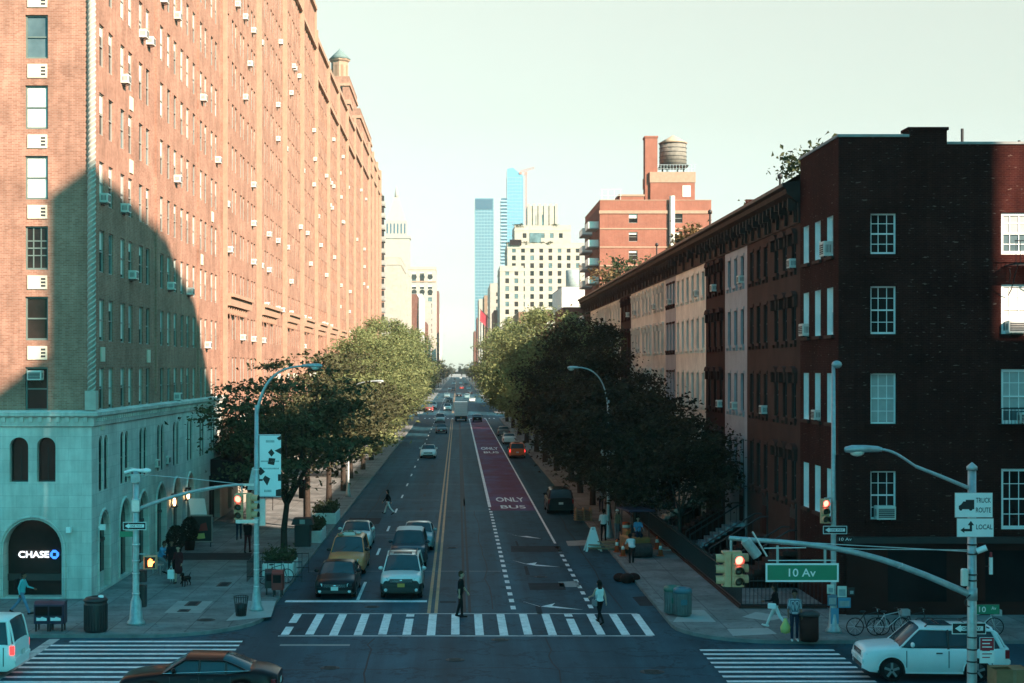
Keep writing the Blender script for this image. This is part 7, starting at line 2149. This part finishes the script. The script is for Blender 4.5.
person('pedestrian in grey far along the row-house sidewalk by the planks', G(601, 512, .15), 90, 1.74, 'skin_light', 'cloth_grey', 'long', 'cloth_navy', legs=((12, 3), (-12, 14)), z=.15, vox=.016)

def dog(label, px, py, rz, k, m, m2=None):
    x, y = at(px, py, .15); c = []
    def a(p, q, r0, r1, mm=m): c.append((tuple(v*k for v in p), tuple(v*k for v in q), r0*k, r1*k, mm))
    a((-.22, 0, .36), (.02, 0, .355), .085, .095); a((.02, 0, .355), (.20, 0, .36), .10, .115); a((.22, 0, .40), (.34, 0, .56), .075, .06); a((.34, 0, .57), (.40, 0, .56), .07, .06); a((.40, 0, .55), (.50, 0, .525), .042, .03)
    for s in (-1, 1):
        a((.20, s*.06, .32), (.19, s*.065, .17), .042, .026); a((.19, s*.065, .17), (.205, s*.065, .03), .024, .02); a((.205, s*.065, .022), (.24, s*.065, .02), .022, .018)
        a((-.22, s*.06, .34), (-.16, s*.07, .21), .065, .035); a((-.16, s*.07, .21), (-.27, s*.07, .12), .032, .022); a((-.27, s*.07, .12), (-.25, s*.07, .025), .02, .019); a((-.25, s*.07, .022), (-.21, s*.07, .02), .021, .018)
        a((.33, s*.055, .61), (.30, s*.085, .53), .028, .018)
    a((-.28, 0, .42), (-.40, 0, .56), .025, .014)
    t = thing('dog', label, 'dog', (x, y, .15), R(rz))
    o = bpy.data.objects.new('body', caps_mesh(c, .012, 'body', [((.505*k, 0, .535*k), .025, 'eye_dark')])); COL.objects.link(o); o.parent = t
    b = MB(); b.lathe([(.075*k, -.012), (.08*k, 0), (.075*k, .012)], (.27*k, 0, .475*k), 'news_red', 12); b.build('collar', t)
mat('fur_black', (.012, .011, .01), .8, var=.2); mat('fur_white', (.62, .58, .5), .85, var=.15)
dog('black dog standing beside the dog walker on the bank sidewalk', 186, 586, -110, 1.05, 'fur_black'); dog('small pale dog at the dog walker\'s feet', 172.5, 582, -100, .75, 'fur_white')
# ------------------------------------------------------------------ street trees: trunk, limbs, leaves through the volume
def tree_parts(seed, H, base, rad, leaf, n_leaf, lsize, flat=1.0, lean=(0, 0), trunk_r=.2, fork=None, low=0.0, round_=.75):
    """returns (wood mesh, crown mesh)"""
    rr = random.Random(seed); w = MB(); tips = []
    ft = fork or base*.95
    tr = [(0, 0, -.1), (rr.uniform(-.1, .1), rr.uniform(-.1, .1), ft*.5), (lean[0]*.3, lean[1]*.3, ft)]
    w.tube(tr, [trunk_r*1.25, trunk_r, trunk_r*.85], 'bark', 9)
    cz = base + (H-base)*.5
    nl = 8
    for i in range(nl):
        a = 2*math.pi*(i+rr.uniform(-.3, .3))/nl; e = rr.uniform(.05, 1.0)
        r = rad*rr.uniform(.45, .72)*(1-.45*e); z = base + (H-base)*(.12+.72*e)
        end = Vector((lean[0]+r*math.cos(a), lean[1]+r*math.sin(a), z)); st = Vector(tr[2]) - Vector((0, 0, rr.uniform(0, ft*.12)))
        mid = st.lerp(end, .5) + Vector((rr.gauss(0, .2), rr.gauss(0, .2), .25*(1-e)+.1))
        w.tube([st, mid, end], [trunk_r*.55, trunk_r*.34, trunk_r*.16], 'bark', 6)
        for j in range(6):
            q = mid.lerp(end, rr.uniform(0, 1)); a2 = a+rr.gauss(0, .9); ln = rad*rr.uniform(.25, .5)
            tip = q + Vector((math.cos(a2)*ln, math.sin(a2)*ln, rr.gauss(.15, .45)*ln))
            # keep inside an egg-shaped envelope
            dz = (tip.z-cz)/((H-base)*.5); lim = rad*max(.15, (1-abs(dz)**2.2))**round_
            v = Vector((tip.x-lean[0], tip.y-lean[1]));
            if v.length > lim: v *= lim/v.length; tip.x, tip.y = lean[0]+v.x, lean[1]+v.y
            tip.z = min(max(tip.z, base*.9-low), H-.2)
            w.tube([q, q.lerp(tip, .5)+Vector((0, 0, .08)), tip], [trunk_r*.16, trunk_r*.1, trunk_r*.04], 'bark', 4)
            tips += [tip, q.lerp(tip, .55)]
    # extra clumps over the envelope so the outline is uneven but full
    for i in range(24):
        a = rr.uniform(0, 6.283); dz = rr.uniform(-.95, .97); lim = rad*max(.1, (1-abs(dz)**2.2))**round_*rr.uniform(.62, 1.03)
        tips.append(Vector((lean[0]+lim*math.cos(a), lean[1]+lim*math.sin(a), cz+dz*(H-base)*.5)))
    c = MB(); pts = []; per = max(1, n_leaf//len(tips)); s = rad*.125
    for tp in tips:
        k = rr.choice((.35, .7, 1.0, 1.3, 1.7)); m = int(per*k); sx = s*rr.uniform(.7, 1.4); sz = sx*.55*flat
        for j in range(m): pts.append((tp[0]+rr.gauss(0, sx), tp[1]+rr.gauss(0, sx), tp[2]+rr.gauss(0, sz)-.1*abs(rr.gauss(0, 1))))
    leaf_cloud(c, pts, lsize, leaf, rr, .0)
    return w.mesh('trunk'), c.mesh('crown')
def tree(label, x, y, parts, rz=0.0, sc=1.0, group=None, z=.15):
    t = thing('street_tree', label, 'tree', (x, y, z), rz, group=group); t.scale = (sc, sc, sc)
    for nm, me in zip(('trunk', 'crown'), parts):
        o = bpy.data.objects.new(nm, me); COL.objects.link(o); o.parent = t
    return t
LT = 'street trees along the bank-side kerb'; RT = 'street trees along the row-house kerb'
locust1 = tree_parts(11, 10.6, 3.6, 4.9, 'leaf_locust', 8000, .25, flat=.42, lean=(.6, .2), trunk_r=.17, fork=3.0)
locust2 = tree_parts(12, 11.4, 3.8, 5.0, 'leaf_locust', 8500, .27, flat=.5, trunk_r=.2, fork=3.8)
planeA = tree_parts(13, 16.0, 3.2, 5.6, 'leaf_plane_sunlit', 26000, .25, trunk_r=.26, low=.6)
planeB = tree_parts(14, 16.5, 3.0, 5.4, 'leaf_plane_sunlit', 26000, .26, trunk_r=.26, low=.8)
darkA = tree_parts(15, 14.5, 3.0, 5.2, 'leaf_shaded', 22000, .25, trunk_r=.22)
darkB = tree_parts(16, 15.0, 3.0, 5.0, 'leaf_shaded', 21000, .25, trunk_r=.22)
small1 = tree_parts(17, 8.2, 2.4, 4.2, 'leaf_shaded', 10000, .24, trunk_r=.13, flat=.7)
hang = tree_parts(18, 9.0, 1.9, 4.6, 'leaf_plane_sunlit', 9000, .30, trunk_r=.2, low=.6, flat=.8)
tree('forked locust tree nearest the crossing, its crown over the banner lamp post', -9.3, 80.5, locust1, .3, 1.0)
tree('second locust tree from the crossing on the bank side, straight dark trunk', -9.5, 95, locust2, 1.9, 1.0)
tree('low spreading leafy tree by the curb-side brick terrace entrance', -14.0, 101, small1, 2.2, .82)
LL = [(112, locust2, .98, 'third tree along the bank-side kerb, darker layered crown'), (124, locust2, 1.02, 'fourth tree along the bank-side kerb'), (138, hang, 1.1, 'sunlit tree on the bank side whose boughs hang low over the parking lane'), (150, planeA, .82, 'fifth taller tree on the bank side, rising past the low-hanging one'),
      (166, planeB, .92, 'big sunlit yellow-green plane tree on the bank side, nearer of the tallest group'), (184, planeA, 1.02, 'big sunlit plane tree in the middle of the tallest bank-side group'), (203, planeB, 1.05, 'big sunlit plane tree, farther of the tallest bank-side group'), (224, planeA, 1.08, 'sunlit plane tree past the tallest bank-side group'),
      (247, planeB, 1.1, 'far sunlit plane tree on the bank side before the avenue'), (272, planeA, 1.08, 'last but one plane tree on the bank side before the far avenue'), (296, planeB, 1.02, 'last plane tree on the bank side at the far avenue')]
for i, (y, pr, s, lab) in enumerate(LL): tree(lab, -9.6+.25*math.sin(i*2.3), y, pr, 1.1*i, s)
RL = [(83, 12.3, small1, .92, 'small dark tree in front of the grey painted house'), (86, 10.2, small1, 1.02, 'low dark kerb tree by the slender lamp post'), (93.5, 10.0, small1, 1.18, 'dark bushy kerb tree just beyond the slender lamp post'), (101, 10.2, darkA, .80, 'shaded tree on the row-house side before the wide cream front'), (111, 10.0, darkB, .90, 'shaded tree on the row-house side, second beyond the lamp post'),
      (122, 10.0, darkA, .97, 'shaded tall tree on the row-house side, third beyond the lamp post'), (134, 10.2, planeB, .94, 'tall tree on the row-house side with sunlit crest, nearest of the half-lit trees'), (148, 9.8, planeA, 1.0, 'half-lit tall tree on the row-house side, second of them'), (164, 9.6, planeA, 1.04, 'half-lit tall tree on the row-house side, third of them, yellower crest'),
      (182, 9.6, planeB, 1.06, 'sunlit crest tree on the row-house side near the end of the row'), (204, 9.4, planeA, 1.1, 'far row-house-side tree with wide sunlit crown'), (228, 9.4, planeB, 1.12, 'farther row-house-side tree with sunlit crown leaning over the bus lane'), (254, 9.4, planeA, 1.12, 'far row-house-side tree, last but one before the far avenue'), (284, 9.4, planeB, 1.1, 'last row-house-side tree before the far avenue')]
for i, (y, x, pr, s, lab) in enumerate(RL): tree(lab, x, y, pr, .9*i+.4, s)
farT = tree_parts(19, 14, 3, 4.6, 'leaf_locust', 3000, .6, trunk_r=.25)
for i, (x, y, lab) in enumerate(((-10, 352, None), (-10, 385, None), (-10, 430, None), (-10, 490, None), (-10, 560, None), (10.5, 352, None), (10.5, 380, None), (10.5, 420, None), (10.5, 470, None), (10.5, 540, None), (-10, 650, None), (10.5, 640, None), (10.5, 760, None), (-10, 780, None), (-10, 900, None), (10.5, 880, None), (-9.5, 1040, None), (10, 1020, None), (-9, 1200, None), (9.5, 1180, None), (-6, 1500, None), (4, 1520, None), (9, 1490, None))):
    tree('small distant street tree beyond the far avenue', x, y, farT, i*1.3, .95+.1*math.sin(i), group='distant trees beyond the far avenue')
SKY_MID = (.17, .54, .51); SKY_TOP = (.075, .60, .58); SKY_WEST = (.08, .57, .57)
SKY_STR = .15; SUN_STR = 4.7; SUN_COL = (1.0, .79, .63); HAZE = .00012; EXPO = 1.6
# ------------------------------------------------------------------ light, air, camera
SUN = Vector((1.0, -1.0, .74)).normalized()
el = math.asin(SUN.z); az = math.atan2(SUN.x, SUN.y)
w = bpy.data.worlds.new('World'); SC.world = w; w.use_nodes = True
nt = w.node_tree; bg = nt.nodes['Background']
sky = nt.nodes.new('ShaderNodeTexSky'); sky.sky_type = 'NISHITA'; sky.sun_disc = False
sky.sun_elevation = el; sky.sun_rotation = az; sky.altitude = 20; sky.air_density = 1.0; sky.dust_density = 1.2; sky.ozone_density = 1.0
tc = nt.nodes.new('ShaderNodeTexCoord'); sp = nt.nodes.new('ShaderNodeSeparateXYZ'); nt.links.new(tc.outputs['Generated'], sp.inputs[0])
tint = ramp(nt, sp.outputs[2], [(0.0, (0.801, 0.879, 0.935)), (.013, (0.590, 0.690, 0.779)), (.045, (0.434, 0.457, 0.478)), (.072, (0.445, 0.428, 0.397)), (.163, (0.590, 0.482, 0.340)), (.24, (0.768, 0.578, 0.363)), (.5, SKY_MID), (.8, SKY_TOP)])
west = nt.nodes.new('ShaderNodeMapRange'); nt.links.new(sp.outputs[1], west.inputs[0])
west.inputs[1].default_value = .55; west.inputs[2].default_value = -.15; west.inputs[3].default_value = 0; west.inputs[4].default_value = 1
tint = mixcol(nt, west.outputs[0], tint, (*SKY_WEST, 1))
out = mixcol(nt, 1.0, sky.outputs[0], tint, 'MULTIPLY')
nt.links.new(out, bg.inputs['Color']); bg.inputs['Strength'].default_value = SKY_STR
sl = bpy.data.lights.new('Sun', 'SUN'); sl.energy = SUN_STR; sl.angle = R(.55); sl.color = SUN_COL
so = bpy.data.objects.new('Sun', sl); COL.objects.link(so)
so.rotation_euler = (-SUN).to_track_quat('-Z', 'Y').to_euler()
if HAZE > 0:
    hb = MB(); hb.box(-600, -180, -1.1, 700, 1760, 262, 'iron'); hz = hb.build('haze'); hz['kind'] = 'stuff'
    m = bpy.data.materials.new('haze_air'); m.use_nodes = True; n2 = m.node_tree; n2.nodes.clear()
    vo = n2.nodes.new('ShaderNodeVolumePrincipled'); vo.inputs['Density'].default_value = HAZE
    vo.inputs['Color'].default_value = (.93, .96, .94, 1); vo.inputs['Anisotropy'].default_value = .0
    om = n2.nodes.new('ShaderNodeOutputMaterial'); n2.links.new(vo.outputs[0], om.inputs['Volume'])
    hz.data.materials.clear(); hz.data.materials.append(m)
cam = bpy.data.cameras.new('Camera'); co = bpy.data.objects.new('Camera', cam); COL.objects.link(co)
cam.sensor_width = 36; cam.lens = FPX/1024*36; cam.shift_x = (512-CX)/1024; cam.shift_y = (CY-341.5)/1024
cam.clip_start = .2; cam.clip_end = 9000
co.location = (0, 0, EYE); co.rotation_euler = (R(90), 0, 0)
SC.camera = co
SC.view_settings.view_transform = 'Standard'; SC.view_settings.look = 'None'; SC.view_settings.gamma = 1
SC.view_settings.exposure = EXPO
SC.render.engine = 'CYCLES'
cy = SC.cycles
cy.use_denoising = True; cy.max_bounces = 6; cy.diffuse_bounces = 3; cy.glossy_bounces = 3; cy.transmission_bounces = 2; cy.volume_bounces = 0; cy.transparent_max_bounces = 4
cy.sample_clamp_indirect = 6; cy.caustics_reflective = False; cy.caustics_refractive = False
cy.volume_step_rate = 4; cy.volume_max_steps = 64
